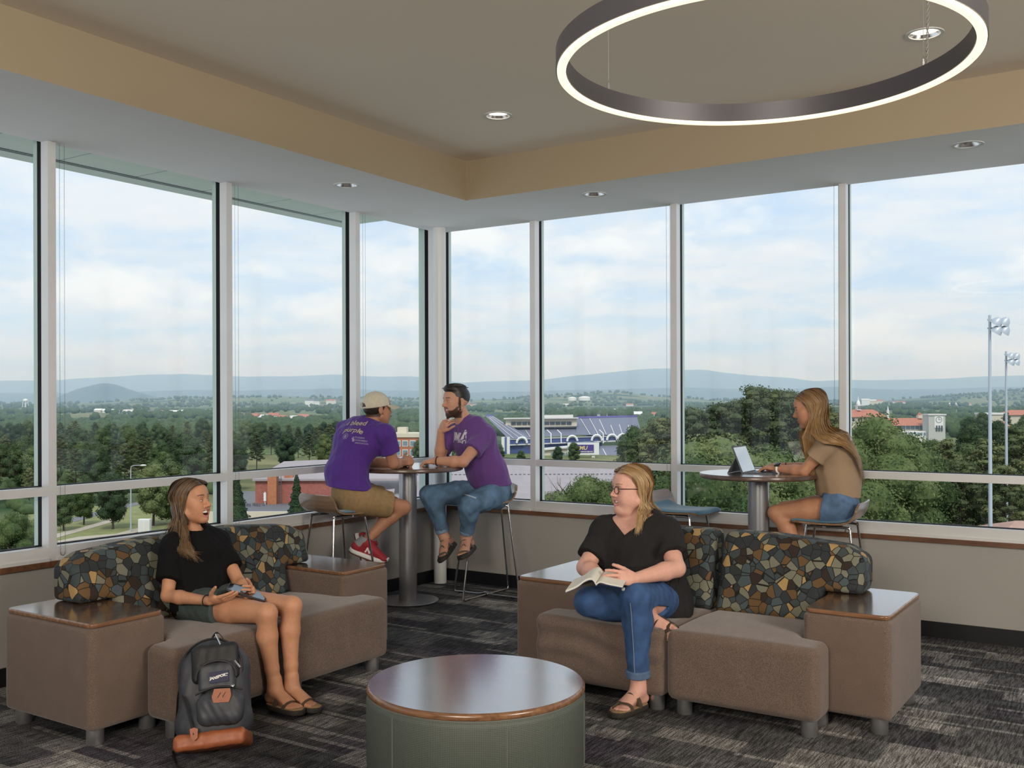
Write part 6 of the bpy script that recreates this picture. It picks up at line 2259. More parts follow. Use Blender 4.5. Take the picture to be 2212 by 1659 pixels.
def person_d():
 root = person('bearded dark-haired man in a heather purple T-shirt and ripped jeans at the corner table', None)
 pel, wai, che, nec = px(1064, 1060, 8.08), px(1052, 1020, 8.06), px(1026, 955, 8.04), px(1006, 910, 8.07)
 Rs, Ls = px(972, 932, 8.20), px(1050, 938, 7.92)
 l = nz(Ls - Rs)
 Rh, Lh = px(1046, 1062, 8.16), px(1072, 1068, 8.00)
 Rk, Lk = px(926, 1068, 7.96), px(1010, 1092, 7.72)
 Ra, La = px(961, 1162, 8.00), px(1008, 1163, 7.86)
 Le, Lw = px(1000, 998, 7.74), px(938, 996, 7.80)
 Re, Rw = px(950, 990, 8.06), px(952, 931, 7.98)
 h = Head(px(985, 868, 8.04), -RT * 0.84 - FW * 0.52 - UP * 0.03, UP, 1.04)
 body = torso_prims(pel, wai, che, nec, l, (0.155, 0.115), (0.145, 0.105), (0.170, 0.118), (0.155, 0.065))
 body += [('cone', lerp(nec, che, 0.12), Rs, 0.052, 0.060, 0.05), ('cone', lerp(nec, che, 0.12), Ls, 0.052, 0.060, 0.05)]
 body += leg_prims(Rh, Rk, Ra, 1.06) + leg_prims(Lh, Lk, La, 1.06) + arm_prims(Rs, Re, Rw, 1.10) + arm_prims(Ls, Le, Lw, 1.15)
 body += [('cone', nec - UP * 0.03, h.w(-0.02, 0, -0.055), 0.064, 0.060, 0.03)]
 hl_d = px(912, 998, 7.83) - Lw
 body += hand_prims(Lw, hl_d, UP * 0.9 - FW * 0.2, -FW * 0.2 - RT * 0.1 + FW * 0.9, curl=(0.55, 0.6, 0.65, 0.7), s=1.02, thumb_out=0.4)
 hr_d = px(966, 907, 7.93) - Rw
 body += hand_prims(Rw, hr_d, -RT * 0.55 - FW * 0.6, RT * 0.3 + UP * 0.3 - FW * 0.6, curl=(0.55, 0.65, 0.75, 0.8), s=1.0, thumb_out=0.5, thumb=(0.4, 0.4))
 fdr = px(944, 1222, 7.78) - px(972, 1184, 8.02)
 rf, rheel, rball, f1, u1, l1 = foot_prims(Ra, fdr, UP * 0.7 - RT * 0.6 - FW * 0.3, 1.08, side=1)
 fdl = px(990, 1208, 7.62) - px(1014, 1184, 7.88)
 lf, lheel, lball, f2, u2, l2 = foot_prims(La, fdl, UP * 0.8 - RT * 0.4 - FW * 0.4, 1.08, side=-1)
 body += rf + lf
 body += head_prims(h, 'smile', male=True)
 boxes = [(h.c - 0.14, h.c + 0.14, 0.0027), hand_box(Lw, hl_d, 1.0, 0.0034), hand_box(Rw, hr_d, 1.0, 0.0034)]
 P, Q = field_mesh(body, 0.0068, boxes)
 C = head_colors(h, P, SK_D, 'smile', brow=(0.016, 0.010, 0.008), beard=(0.022, 0.014, 0.011))
 soft_object('body', P, Q, MATS['skin'], root, C)
 head_extras(h, root, 'smile', 'squint')
 simple('tee_heather', (0.125, 0.045, 0.215), 0.85, noise=0.22, scale=160, sheen=0.15)
 sh = grow(torso_prims(pel, wai, che, nec, l, (0.165, 0.128), (0.156, 0.116), (0.172, 0.120), (0.158, 0.068)), 0.018)
 sh += [('cone', lerp(nec, che, 0.14), Rs, 0.064, 0.066, 0.05), ('cone', lerp(nec, che, 0.14), Ls, 0.064, 0.062, 0.06)]
 rse, lse = lerp(Rs, Re, 0.70), lerp(Ls, Le, 0.60)
 sh += [('cone', Rs, rse + (rse - Rs) * 0.15, 0.066, 0.070, 0.04), ('cone', Ls, lse + (lse - Ls) * 0.15, 0.066, 0.078, 0.04), flatcut(rse, Re - Rs), flatcut(lse, Le - Ls)]
 sh += [('wrinkle', 0.008, 20, 51, 0), ('-ell', h.w(0.0, 0, -0.135), (0.078, 0.070, 0.040), h.R, 0.008), ('plane', px(1060, 1051, 8.05), -UP + RT * 0.1, 0.0)]
 tee = cloth('t_shirt', sh, 0.0066, MATS['tee_heather'], root)
 bv = bvh_of(tee)
 simple('print_white', (0.66, 0.64, 0.68), 0.7)
 shirt_print([('JMU', 988, 944, 0.085, 'print_white', 0.0, 0.004, 0.25), ('dukes', 992, 954, 0.026, 'print_white', 0.0, 0.0004, 0.1)], bv, tee, None)
 hit = bv.ray_cast(Vector(CAM), Vector(nz(px(1006, 945, 7) - CAM)), 12)
 if hit[0] is not None:
  n = nz(np.array(hit[1])); n = n if n @ FW < 0 else -n
  r_ = nz(np.cross(UP, n)); r_ = r_ if r_ @ RT > 0 else -r_
  u_ = np.cross(n, r_); u_ = u_ if u_[2] > 0 else -u_
  b = MB()
  shp = [[(-0.03, 0.05), (-0.01, 0.052), (-0.012, 0.062), (-0.026, 0.06)], [(-0.034, 0.02), (0.0, 0.02), (0.004, 0.046), (-0.03, 0.046)], [(-0.036, -0.05), (-0.024, -0.05), (-0.020, 0.016), (-0.036, 0.016)], [(0.004, -0.05), (0.014, -0.044), (0.006, 0.016), (-0.006, 0.016)], [(-0.018, -0.03), (0.0, -0.03), (0.0, -0.02), (-0.018, -0.02)]]
  for pl in shp:
   b.add([np.array(hit[0]) + r_ * a + u_ * c for a, c in pl], [tuple(range(len(pl)))])
  me = b.mesh('dog_mark'); drape(me, bv, -n, 0.0016); me.materials.append(MATS['print_white'])
  ob = link(bpy.data.objects.new('emblem', me), tee); ob['kind'] = 'stuff'
 simple('denim_light', (0.090, 0.165, 0.265), 0.85, noise=0.40, scale=9, bump=0.2, bscale=300)
 je = grow([('econe', pel - UP * 0.02, pel + UP * 0.03, l, (0.150, 0.115), (0.145, 0.11), 0.04)] + leg_prims(Rh, Rk, Ra, 1.08) + leg_prims(Lh, Lk, La, 1.08), 0.016)
 je += [flatcut(lerp(Rk, Ra, 0.86), Ra - Rk, 0.075, 0.12), flatcut(lerp(Lk, La, 0.82), La - Lk, 0.075, 0.12), ('wrinkle', 0.007, 30, 61, 0)]
 jo = cloth('jeans', je, 0.0066, MATS['denim_light'], root)
 simple('denim_cuff_light', (0.17, 0.25, 0.35), 0.85, noise=0.2, scale=30)
 for k_, a_, t in ((Rk, Ra, 0.86), (Lk, La, 0.82)):
  cf = [('cone', lerp(k_, a_, t - 0.10), lerp(k_, a_, t + 0.05), 0.056, 0.055, 0.0), flatcut(lerp(k_, a_, t + 0.01), a_ - k_, 0.09, 0.12), flatcut(lerp(k_, a_, t - 0.08), k_ - a_, 0.09, 0.12)]
  cloth('cuff', cf, 0.004, MATS['denim_cuff_light'], jo)
 bj = bvh_of(jo)
 simple('fray_light', (0.42, 0.48, 0.55), 0.9)
 for (x0, y0, x1, y1) in ((1003, 1068, 1028, 1076), (1050, 1036, 1056, 1041), (1066, 1037, 1072, 1042)):
  b = []
  for t in np.linspace(0, 1, 5):
   hit = bj.ray_cast(Vector(CAM), Vector(nz(px(x0 + (x1 - x0) * t, y0 + (y1 - y0) * t, 8) - CAM)), 12)
   if hit[0] is not None:
    b.append(np.array(hit[0]))
  if len(b) > 2:
   MB().tube(b, 0.006, 6).build('frayed_patch', MATS['fray_light'], jo, smooth=True)
 st = [([(0.030, 0.040, 0.0), (0.060, 0.030, 0.045), (0.090, -0.010, 0.050), (0.125, -0.046, 0.0)], 0.008), ([(0.030, -0.040, 0.0), (0.060, -0.030, 0.045), (0.090, 0.010, 0.052), (0.125, 0.046, 0.0)], 0.008),
          ([(0.150, 0.046, 0.0), (0.152, 0.030, 0.020), (0.155, 0.0, 0.026), (0.150, -0.030, 0.018), (0.146, -0.044, 0.0)], 0.007), ([(-0.035, 0.0, 0.045), (0.0, 0.036, 0.055), (0.045, 0.012, 0.075), (0.045, -0.012, 0.075), (0.0, -0.036, 0.055), (-0.035, 0.0, 0.045)], 0.009)]
 sandal(root, rheel, rball, f1, u1, l1, 1.12, 'sole_dark', 'strap_grey', st, footbed='strap_black')
 sandal(root, lheel, lball, f2, u2, l2, 1.12, 'sole_dark', 'strap_grey', st, footbed='strap_black')
 # short dark hair, longer on top
 rg = np.random.default_rng(9)
 base = [('ell', h.w(-0.018, 0, 0.042), (0.103, 0.0815, 0.092), h.R, 0.0), ('ell', h.w(0.016, 0, 0.102), (0.088, 0.068, 0.038), h.R, 0.03), ('-ell', h.w(0.112, 0, 0.010), (0.060, 0.10, 0.060), h.R, 0.006), ('-box', h.w(0.075, 0, -0.06), (0.075, 0.12, 0.085), [h.f, h.l, h.u], 0.01, 0.004), ('-box', h.w(-0.02, 0, -0.135), (0.12, 0.12, 0.085), [h.f, h.l, h.u], 0.01, 0.004),
   ('-ell', h.w(-0.012, 0.092, -0.010), (0.022, 0.020, 0.034), h.R, 0.003), ('-ell', h.w(-0.012, -0.092, -0.010), (0.022, 0.020, 0.034), h.R, 0.003)]
 paths, cols = [], []
 for i in range(900):                       # short locks combed back on top
  a = rg.uniform(-1, 1); t = rg.uniform(-0.06, 0.088)
  z = 0.100 + 0.040 * math.sqrt(max(0.02, 1 - (a * 0.92) ** 2 - ((t - 0.016) / 0.092) ** 2))
  p0 = h.w(t, a * 0.064, z)
  paths.append([p0 - h.u * 0.003, p0 + h.u * 0.002 - h.f * 0.006, p0 + h.u * 0.002 - h.f * 0.015 + h.l * a * 0.004, p0 - h.f * 0.025 - h.u * 0.003 + h.l * a * 0.006]); cols.append(((0.010, 0.008, 0.007), (0.026, 0.019, 0.016)))
 build_hair(root, h, base, (0.012, 0.009, 0.008), paths, cols, vox=0.003, r0=0.0024)
 simple('bead_brown', (0.035, 0.015, 0.010), 0.5)
 bracelet('bracelet', lerp(Le, Lw, 0.90), Lw - Le, 0.033, 0.005, 'bead_brown', root)
 pen = thing('pen', 'white pen in the hand of the bearded man', 'pen', (0, 0, 0))
 MB().tube([px(968, 909, 7.93), px(981, 903, 7.90)], 0.0045, 8).build('barrel', MATS['white_panel0'], pen, smooth=True)
 MB().tube([px(966.5, 909.7, 7.933), px(968, 909, 7.93)], [0.001, 0.0045], 8).build('tip', MATS['black_plastic'], pen, smooth=True)


simple('white_panel0', (0.72, 0.72, 0.74), 0.4)

# ================================================================ E: woman with a tablet computer at the right table
SK_E = (0.46, 0.22, 0.125)


def person_e():
 root = person('long-haired woman in a tan top and denim shorts typing at the right bar table', None)
 pel, wai, che, nec = px(1815, 1092, 6.67), px(1810, 1040, 6.70), px(1796, 975, 6.71), px(1776, 935, 6.70)
 Ls, Rs = px(1784, 965, 6.56), px(1790, 955, 6.86)
 l = nz(Ls - Rs)
 Lh, Rh = px(1812, 1097, 6.57), px(1822, 1090, 6.78)
 Lk, Rk = px(1676, 1108, 6.74), px(1694, 1100, 6.95)
 La, Ra = px(1742, 1226, 6.60), px(1752, 1222, 6.86)
 Le, Lw = px(1737, 1017, 6.60), px(1676, 1012, 6.76)
 Re, Rw = px(1745, 1012, 6.98), px(1688, 1006, 7.00)
 h = Head(px(1750, 884, 6.69), -RT * 0.92 + FW * 0.30 - UP * 0.22, UP * 0.95 - RT * 0.12, 1.0)
 body = torso_prims(pel, wai, che, nec, l, (0.155, 0.110), (0.120, 0.090), (0.130, 0.095), (0.120, 0.055))
 body += [('cone', lerp(nec, che, 0.15), Rs, 0.042, 0.046, 0.04), ('cone', lerp(nec, che, 0.15), Ls, 0.042, 0.046, 0.04)]
 body += leg_prims(Lh, Lk, La, 1.0) + leg_prims(Rh, Rk, Ra, 1.0) + arm_prims(Ls, Le, Lw, 0.93) + arm_prims(Rs, Re, Rw, 0.93)
 body += [('cone', nec - UP * 0.03, h.w(-0.02, 0, -0.055), 0.050, 0.046, 0.03)]
 hl_d = px(1642, 1010, 6.84) - Lw
 body += hand_prims(Lw, hl_d, UP * 0.95, FW * 0.8, curl=(0.30, 0.30, 0.32, 0.36), s=0.92, thumb_out=0.4)
 hr_d = px(1655, 1004, 7.02) - Rw
 body += hand_prims(Rw, hr_d, UP * 0.95, -FW * 0.8, curl=(0.30, 0.30, 0.32, 0.36), s=0.92, thumb_out=0.4)
 for a_, s_ in ((La, 1), (Ra, -1)):
  ft, *_ = foot_prims(a_, -RT * 0.8 + FW * 0.5 - UP * 0.2, UP, 0.95, side=s_)
  body += ft
 body += head_prims(h, 'closed', ears=False)
 boxes = [(h.c - 0.135, h.c + 0.135, 0.0026), hand_box(Lw, hl_d, 0.92), hand_box(Rw, hr_d, 0.92)]
 P, Q = field_mesh(body, 0.0066, boxes)
 C = head_colors(h, P, SK_E, 'closed', brow=(0.06, 0.035, 0.02))
 soft_object('body', P, Q, MATS['skin'], root, C)
 head_extras(h, root, 'closed', 'down')
 # ribbed tan top
 m, nt, b = new_mat('tan_rib')
 N, L = nt.nodes.new, nt.links.new
 tc = N('ShaderNodeTexCoord'); mp = N('ShaderNodeMapping'); mp.inputs['Rotation'].default_value = (0, 0.25, 0)
 L(tc.outputs['Object'], mp.inputs['Vector'])
 wv = N('ShaderNodeTexWave'); wv.wave_type = 'BANDS'; wv.bands_direction = 'Z'; wv.inputs['Scale'].default_value = 80; wv.inputs['Distortion'].default_value = 1.5; wv.inputs['Detail'].default_value = 2; wv.inputs['Detail Scale'].default_value = 3
 L(mp.outputs[0], wv.inputs['Vector'])
 rp = N('ShaderNodeValToRGB'); rp.color_ramp.elements[0].color = (0.17, 0.105, 0.058, 1); rp.color_ramp.elements[1].color = (0.46, 0.33, 0.21, 1)
 L(wv.outputs['Fac'], rp.inputs['Fac']); L(rp.outputs[0], b.inputs['Base Color']); b.inputs['Roughness'].default_value = 0.9
 sh = grow(torso_prims(pel, wai, che, nec, l, (0.150, 0.115), (0.148, 0.118), (0.146, 0.112), (0.130, 0.064)), 0.020)
 sh += [('cone', lerp(nec, che, 0.2), Rs, 0.056, 0.062, 0.05), ('cone', lerp(nec, che, 0.2), Ls, 0.056, 0.062, 0.05)]
 rse, lse = lerp(Rs, Re, 0.55), lerp(Ls, Le, 0.52)
 sh += [('cone', Rs, rse + (rse - Rs) * 0.3, 0.066, 0.072, 0.04), ('cone', Ls, lse + (lse - Ls) * 0.3, 0.066, 0.078, 0.04), flatcut(rse, Re - Rs), flatcut(lse, Le - Ls, 0.10)]
 sh += [('wrinkle', 0.008, 22, 71, 0), ('-ell', h.w(-0.01, 0, -0.13), (0.065, 0.060, 0.035), h.R, 0.008), ('plane', px(1815, 1074, 6.6), -UP - RT * 0.05, 0.0)]
 cloth('top', sh, 0.0066, MATS['tan_rib'], root)
 simple('denim_short', (0.085, 0.150, 0.265), 0.85, noise=0.35, scale=16, bump=0.2, bscale=300)
 so = [('econe', pel, wai - UP * 0.02, l, (0.170, 0.126), (0.140, 0.105), 0.04)]
 for hp, kn in ((Lh, Lk), (Rh, Rk)):
  e = lerp(hp, kn, 0.26)
  so += [('cone', hp, e + (e - hp) * 0.5, 0.104, 0.100, 0.04), flatcut(e, kn - hp + UP * 0.10, 0.15, 0.2)]
 so += [('wrinkle', 0.004, 30, 81, 0)]
 cloth('shorts', so, 0.0066, MATS['denim_short'], root)

 def fall(al, sg, rg):
  u = (al - math.radians(74)) / math.radians(106)
  j = rg.normal(size=3) * 0.007
  if sg > 0:                               # her left, seen here
   if u < 0.42:                          # locks that fall in front of the shoulder
    t = u / 0.42
    a = h.w(0.008 - 0.03 * t, 0.084, -0.055) + j * 0.4
    b = px(1738 + 16 * t + rg.normal() * 3, 945, 6.585)
    ln = rg.uniform(0.6, 1)
    c = px(1742 + 22 * t + rg.normal() * 3, 982 - 16 * t, 6.60)
    e = px(1752 + 14 * t + rg.normal() * 3, 1000 + 48 * ln - 40 * t, 6.66)
    return [a, b, c, e] if t < 0.7 else [a, b, c]
   t = (u - 0.42) / 0.58
   a = h.w(-0.022 - 0.088 * t, 0.084 * (1 - 0.75 * t), -0.055) + j * 0.4
   b = px(1758 + 36 * t + rg.normal() * 4, 936 - 16 * t, 6.52 + 0.14 * t)
   c = px(1782 + 46 * t + rg.normal() * 4, 958 - 24 * t, 6.42 + 0.16 * t)
   if rg.uniform() < 0.65 + 0.35 * t:
    ln = rg.uniform(0.55, 1.0)
    c2 = px(1822 + 16 * t + rg.normal() * 4, 964 - 8 * t, 6.46 + 0.17 * t)
    d_ = px(1851 + 6 * t + rg.normal() * 2.5, 990, 6.55 + 0.15 * t)
    e = px(1861 + 5 * t + rg.normal() * 2.5, 1000 + 48 * ln, 6.59 + 0.14 * t)
    return [a, b, c, c2, d_, e]
   return [a, b, c]
  a = h.w(-0.01 - 0.08 * u, -0.082 * (1 - 0.6 * u), -0.06) + j * 0.4
  b = px(1730 + 45 * u + rg.normal() * 3, 935, 6.82) + j
  e = px(1738 + 50 * u + rg.normal() * 4, 985 + rg.normal() * 10, 6.83) + j
  return [a, b, e]
 paths, cols = long_hair(h, root, fall, (0.046, 0.021, 0.010), (0.36, 0.205, 0.078), n=1400, seed=13, amin=74, tipmix=0.75)
 base = [('ell', h.w(-0.018, 0, 0.035), (0.100, 0.081, 0.089), h.R, 0.0), ('-ell', h.w(0.070, 0, -0.010), (0.084, 0.090, 0.090), h.R, 0.01),
   ('cone', h.w(-0.045, 0.015, -0.03), px(1770, 926, 6.69), 0.032, 0.022, 0.03), ('cone', h.w(-0.02, 0.055, 0.0), px(1750, 950, 6.64), 0.022, 0.014, 0.02), ('cone', h.w(-0.02, -0.06, 0.0), px(1738, 970, 6.83), 0.024, 0.018, 0.02)]
 build_hair(root, h, base, (0.12, 0.068, 0.032), paths, cols)
 simple('watch_band', (0.78, 0.77, 0.75), 0.5)
 wc = lerp(Le, Lw, 0.90)
 ax = nz(Lw - Le)
 w_ = bracelet('watch', wc, ax, 0.0275, 0.0075, 'watch_band', root)
 nn = nz(UP * 0.75 - FW * 0.65); nn = nz(nn - ax * (nn @ ax)); cc = np.cross(ax, nn)
 face = MB().soft_prism(dense(rrect(-0.017, -0.019, 0.017, 0.019, 0.006), 0.01), 0, 0.010, 0.003, 2, fn=lambda x, y, z: tuple(wc + ax * x + cc * y + nn * (0.0285 + z)))
 face.build('watch_face', MATS['tablet_glass'], w_, smooth=True, angle=50)
 simple('bead_dark', (0.03, 0.025, 0.02), 0.5)
 bracelet('bracelet', lerp(Re, Rw, 0.86), Rw - Re, 0.026, 0.004, 'bead_dark', root)


def tablet_computer():
 simple('slate_grey', (0.085, 0.090, 0.100), 0.6)
 m, nt, b = new_mat('lit_screen')
 b.inputs['Base Color'].default_value = (0.10, 0.13, 0.16, 1); b.inputs['Roughness'].default_value = 0.12
 b.inputs['Coat Weight'].default_value = 0.6; b.inputs['Emission Color'].default_value = (0.45, 0.58, 0.68, 1); b.inputs['Emission Strength'].default_value = 0.28
 zt = 1.0755
 p = px(1618, 1020, 6.86); p[2] = zt
 t = thing('tablet_computer', 'slate grey tablet computer with kickstand and keyboard on the right bar table', 'computer', tuple(p), math.radians(2))
 # the screen faces +x, hinge along y
 lean = math.radians(22)
 M = Matrix.Rotation(-lean, 4, 'Y')
 W, Hh = 0.28, 0.195
 MB().box((-0.004, -W / 2, 0), (0.004, W / 2, Hh), M).build('tablet_body', MATS['slate_grey'], t)
 MB().box((0.004, -W / 2 + 0.010, 0.010), (0.0046, W / 2 - 0.010, Hh - 0.010), M).build('screen', MATS['lit_screen'], t)
 top = M @ Vector((-0.005, 0, 0.115))
 MB().add([(top.x, -W / 2 + 0.004, top.z), (top.x, W / 2 - 0.004, top.z), (top.x - 0.055, W / 2 - 0.004, 0.001), (top.x - 0.055, -W / 2 + 0.004, 0.001), (top.x - 0.004, -W / 2 + 0.004, top.z), (top.x - 0.004, W / 2 - 0.004, top.z), (top.x - 0.060, W / 2 - 0.004, 0.001), (top.x - 0.060, -W / 2 + 0.004, 0.001)],
             [(0, 1, 2, 3), (7, 6, 5, 4), (0, 3, 7, 4), (1, 5, 6, 2), (0, 4, 5, 1), (3, 2, 6, 7)]).build('kickstand', MATS['slate_grey'], t)
 kb = MB().box((0.006, -W / 2, 0.0), (0.205, W / 2, 0.006)).build('keyboard', MATS['slate_grey'], t)
 for r_ in range(4):
  for c_ in range(11):
   MB().box((0.030 + r_ * 0.024, -W / 2 + 0.012 + c_ * 0.0235, 0.006), (0.050 + r_ * 0.024, -W / 2 + 0.032 + c_ * 0.0235, 0.0085)).build('key', MATS['black_plastic'], kb)


person_a(); person_b(); person_c(); person_d(); person_e()
tablet_computer()

# ================================================================ the land outside
GZ = -20.0


def ex(pxx, depth, z=GZ):
 """ground position below photo column pxx at that distance from the window"""
 p = CAM + FW * depth + RT * ((pxx - PCX) / FOC * depth)
 return Vector((p[0], p[1], z))


def zat(yy, depth):
 return 1.56 - (yy - PCY) * depth / FOC


def interp(x, xs, ys):
 return float(np.interp(x, xs, ys))


FARX = [-600, 0, 130, 300, 400, 520, 620, 720, 790, 890, 1000, 1080, 1145, 1180, 1250, 1330, 1400, 1445, 1480, 1520, 1560, 1640, 1710, 1760, 1850, 1950, 2050, 2130, 2212, 2800]
FARY = [815, 820, 818, 808, 806, 812, 812, 808, 812, 813, 826, 824, 822, 820, 812, 804, 798, 797, 801, 800, 806, 815, 818, 826, 823, 824, 820, 817, 814, 818]
NEARX = [-600, 0, 200, 420, 520, 700, 850, 1000, 1200, 1480, 1640, 1800, 1950, 2212, 2800]
NEARY = [842, 846, 846, 840, 842, 838, 842, 848, 844, 838, 843, 838, 845, 838, 842]
HILLX = [-600, 100, 130, 165, 205, 228, 250, 290, 340, 400, 2900]
HILLY = [880, 870, 852, 838, 828, 825, 828, 842, 856, 872, 880]
LOWX = [-600, 0, 120, 400, 470, 600, 735, 900, 1000, 1080, 1170, 1330, 1420, 1560, 1700, 1850, 2000, 2100, 2160, 2212, 2800]
LOWY = [868, 868, 871, 858, 858, 855, 858, 862, 866, 862, 856, 848, 858, 866, 862, 872, 862, 856, 850, 845, 842]


def vnoise(x, y):
 return (math.sin(x * 1.3 + 2.1 * math.sin(y * 0.7)) + math.sin(y * 1.7 + 1.3 * math.sin(x * 1.1 + 4))) * 0.5


def ground_z(s, d):
 """height of the land at sideways slope s and distance d"""
 p = PCX + s * FOC
 z = GZ
 if d > 500:
  z += (d - 500) / 3500 * 14 + 2.5 * vnoise(p / 90.0, d / 320.0) * min(1, (d - 500) / 600)
 zl = zat(interp(p, LOWX, LOWY) + 1.2 * vnoise(p / 23.0, 3.3), 4200)
 z = max(z, z + (zl - z) * math.exp(-((d - 4200) / 900.0) ** 2)) if d < 4200 else max(zl * math.exp(-((d - 4200) / 1500) ** 2), -30)
 for (xs, ys, dd, w) in ((HILLX, HILLY, 6500, 700), (NEARX, NEARY, 9000, 1100), (FARX, FARY, 14000, 1800)):
  crest = zat(interp(p, xs, ys) + (0.8 if dd > 7000 else 0.5) * vnoise(p / 31.0, dd), dd)
  z = max(z, -30 + (crest + 30) * math.exp(-((d - dd) / w) ** 2))
 return z


vs, fs = [], []
ss = np.linspace(-0.80, 0.80, 241)
ds = np.concatenate([np.geomspace(25, 500, 26), np.geomspace(520, 3600, 44), np.linspace(3700, 16500, 70)])
for d in ds:
 for s in ss:
  w = CAM + FW * d + RT * (s * d)
  vs.append((w[0], w[1], ground_z(s, d)))
nS = len(ss)
for i in range(len(ds) - 1):
 for j in range(nS - 1):
  a = i * nS + j
  fs.append((a, a + 1, a + nS + 1, a + nS))
simple('ridge_forest', (0.026, 0.048, 0.030), 0.95, noise=0.3, scale=0.004)
m, nt, b = new_mat('land')
N, L = nt.nodes.new, nt.links.new
tc = N('ShaderNodeTexCoord')
n1 = N('ShaderNodeTexNoise'); n1.inputs['Scale'].default_value = 0.0035; n1.inputs['Detail'].default_value = 5
L(tc.outputs['Object'], n1.inputs['Vector'])
r1 = N('ShaderNodeValToRGB')
e = r1.color_ramp.elements
e[0].position = 0.40; e[0].color = (0.025, 0.055, 0.024, 1)
e[1].position = 0.47; e[1].color = (0.11, 0.15, 0.055, 1)
k = e.new(0.56); k.color = (0.20, 0.19, 0.09, 1)
k = e.new(0.64); k.color = (0.045, 0.085, 0.034, 1)
L(n1.outputs['Fac'], r1.inputs['Fac'])
n2 = N('ShaderNodeTexNoise'); n2.inputs['Scale'].default_value = 0.05; n2.inputs['Detail'].default_value = 8; n2.inputs['Roughness'].default_value = 0.7
L(tc.outputs['Object'], n2.inputs['Vector'])
mr = N('ShaderNodeMapRange'); mr.inputs['From Min'].default_value = 0.3; mr.inputs['From Max'].default_value = 0.7; mr.inputs['To Min'].default_value = 0.6; mr.inputs['To Max'].default_value = 1.35
L(n2.outputs['Fac'], mr.inputs['Value'])
sc = N('ShaderNodeVectorMath'); sc.operation = 'SCALE'; L(r1.outputs[0], sc.inputs[0]); L(mr.outputs[0], sc.inputs['Scale'])
L(sc.outputs[0], b.inputs['Base Color']); b.inputs['Roughness'].default_value = 0.9; b.inputs['Specular IOR Level'].default_value = 0.1
ground = struct(MB().add(vs, fs).build('ground', MATS['land'], smooth=True, angle=None))
ground.data.materials.append(MATS['ridge_forest'])
i_far = int(np.argmax(ds > 5000)) * (nS - 1)
ground.data.polygons.foreach_set('material_index', np.array([1 if i >= i_far else 0 for i in range(len(ground.data.polygons))], np.int32))

# thin summer haze that lies over the valley and the mountains
hz = MB()
q = [CAM + FW * d + RT * l for d, l in ((300, -4200), (300, 4200), (17500, 15500), (17500, -15500))]
hz.add([(p[0], p[1], z) for z in (-60, 520) for p in q], [(0, 3, 2, 1), (4, 5, 6, 7), (0, 1, 5, 4), (1, 2, 6, 5), (2, 3, 7, 6), (3, 0, 4, 7)])
hm = bpy.data.materials.new('valley_haze'); hm.use_nodes = True
hn = hm.node_tree; hn.nodes.clear()
ho = hn.nodes.new('ShaderNodeOutputMaterial'); hv = hn.nodes.new('ShaderNodeVolumeScatter')
hv.inputs['Color'].default_value = (0.52, 0.73, 1.0, 1); hv.inputs['Density'].default_value = 1.0 / 6500; hv.inputs['Anisotropy'].default_value = 0.0
hn.links.new(hv.outputs[0], ho.inputs['Volume'])
haze = hz.build('haze', hm)
tag(haze, 'thin blue haze over the far valley and mountains', 'haze', kind='stuff')

# ---------------------------------------------------------------- trees
def leaf_material(name, c0, c1, c2):
 m, nt, b = new_mat(name)
 N, L = nt.nodes.new, nt.links.new
 oi = N('ShaderNodeObjectInfo')
 ge = N('ShaderNodeNewGeometry')
 n = N('ShaderNodeTexNoise'); n.inputs['Scale'].default_value = 0.55; n.inputs['Detail'].default_value = 5; n.inputs['Roughness'].default_value = 0.7
 L(ge.outputs['Position'], n.inputs['Vector'])
 ad = N('ShaderNodeMath'); ad.operation = 'MULTIPLY_ADD'; ad.inputs[1].default_value = 0.34; L(oi.outputs['Random'], ad.inputs[0])
 sb = N('ShaderNodeMath'); sb.operation = 'SUBTRACT'; sb.inputs[1].default_value = 0.17; L(n.outputs['Fac'], sb.inputs[0])
 L(sb.outputs[0], ad.inputs[2])
 r = N('ShaderNodeValToRGB')
 e = r.color_ramp.elements
 e[0].position = 0.30; e[0].color = (*c0, 1); e[1].position = 0.72; e[1].color = (*c2, 1)
 k = e.new(0.50); k.color = (*c1, 1)
 L(ad.outputs[0], r.inputs['Fac']); L(r.outputs[0], b.inputs['Base Color'])
 b.inputs['Roughness'].default_value = 0.75; b.inputs['Specular IOR Level'].default_value = 0.15
 return m


leaf_material('leaf_broad', (0.024, 0.046, 0.020), (0.045, 0.078, 0.030), (0.085, 0.118, 0.044))
leaf_material('leaf_bright', (0.044, 0.074, 0.026), (0.080, 0.118, 0.038), (0.140, 0.170, 0.066))
leaf_material('leaf_pine', (0.042, 0.062, 0.030), (0.078, 0.100, 0.042), (0.145, 0.155, 0.062))
leaf_material('leaf_spruce', (0.016, 0.034, 0.020), (0.028, 0.055, 0.026), (0.060, 0.090, 0.036))
simple('bark', (0.060, 0.045, 0.036), 0.9, noise=0.4, scale=3)
simple('bark_grey', (0.16, 0.13, 0.115), 0.9, noise=0.3, scale=3)


def leaf_cards(mb, pts, nrm, size, rnd, flat=1.0):
 V, Fc = [], []
 o = 0
 for p, n in zip(pts, nrm):
  n = n / (np.linalg.norm(n) + 1e-9) + rnd.normal(size=3) * 0.55
  n /= np.linalg.norm(n)
  a = np.cross(n, rnd.normal(size=3)); a /= np.linalg.norm(a) + 1e-9
  b = np.cross(n, a)
  s = size * rnd.uniform(0.6, 1.3)
  V += [p - a * s * 0.5, p + b * s * 0.32 * flat, p + a * s * 0.5 + n * s * 0.12, p - b * s * 0.32 * flat]
  Fc.append((o, o + 3, o + 2, o + 1)); o += 4
 mb.add(V, Fc)


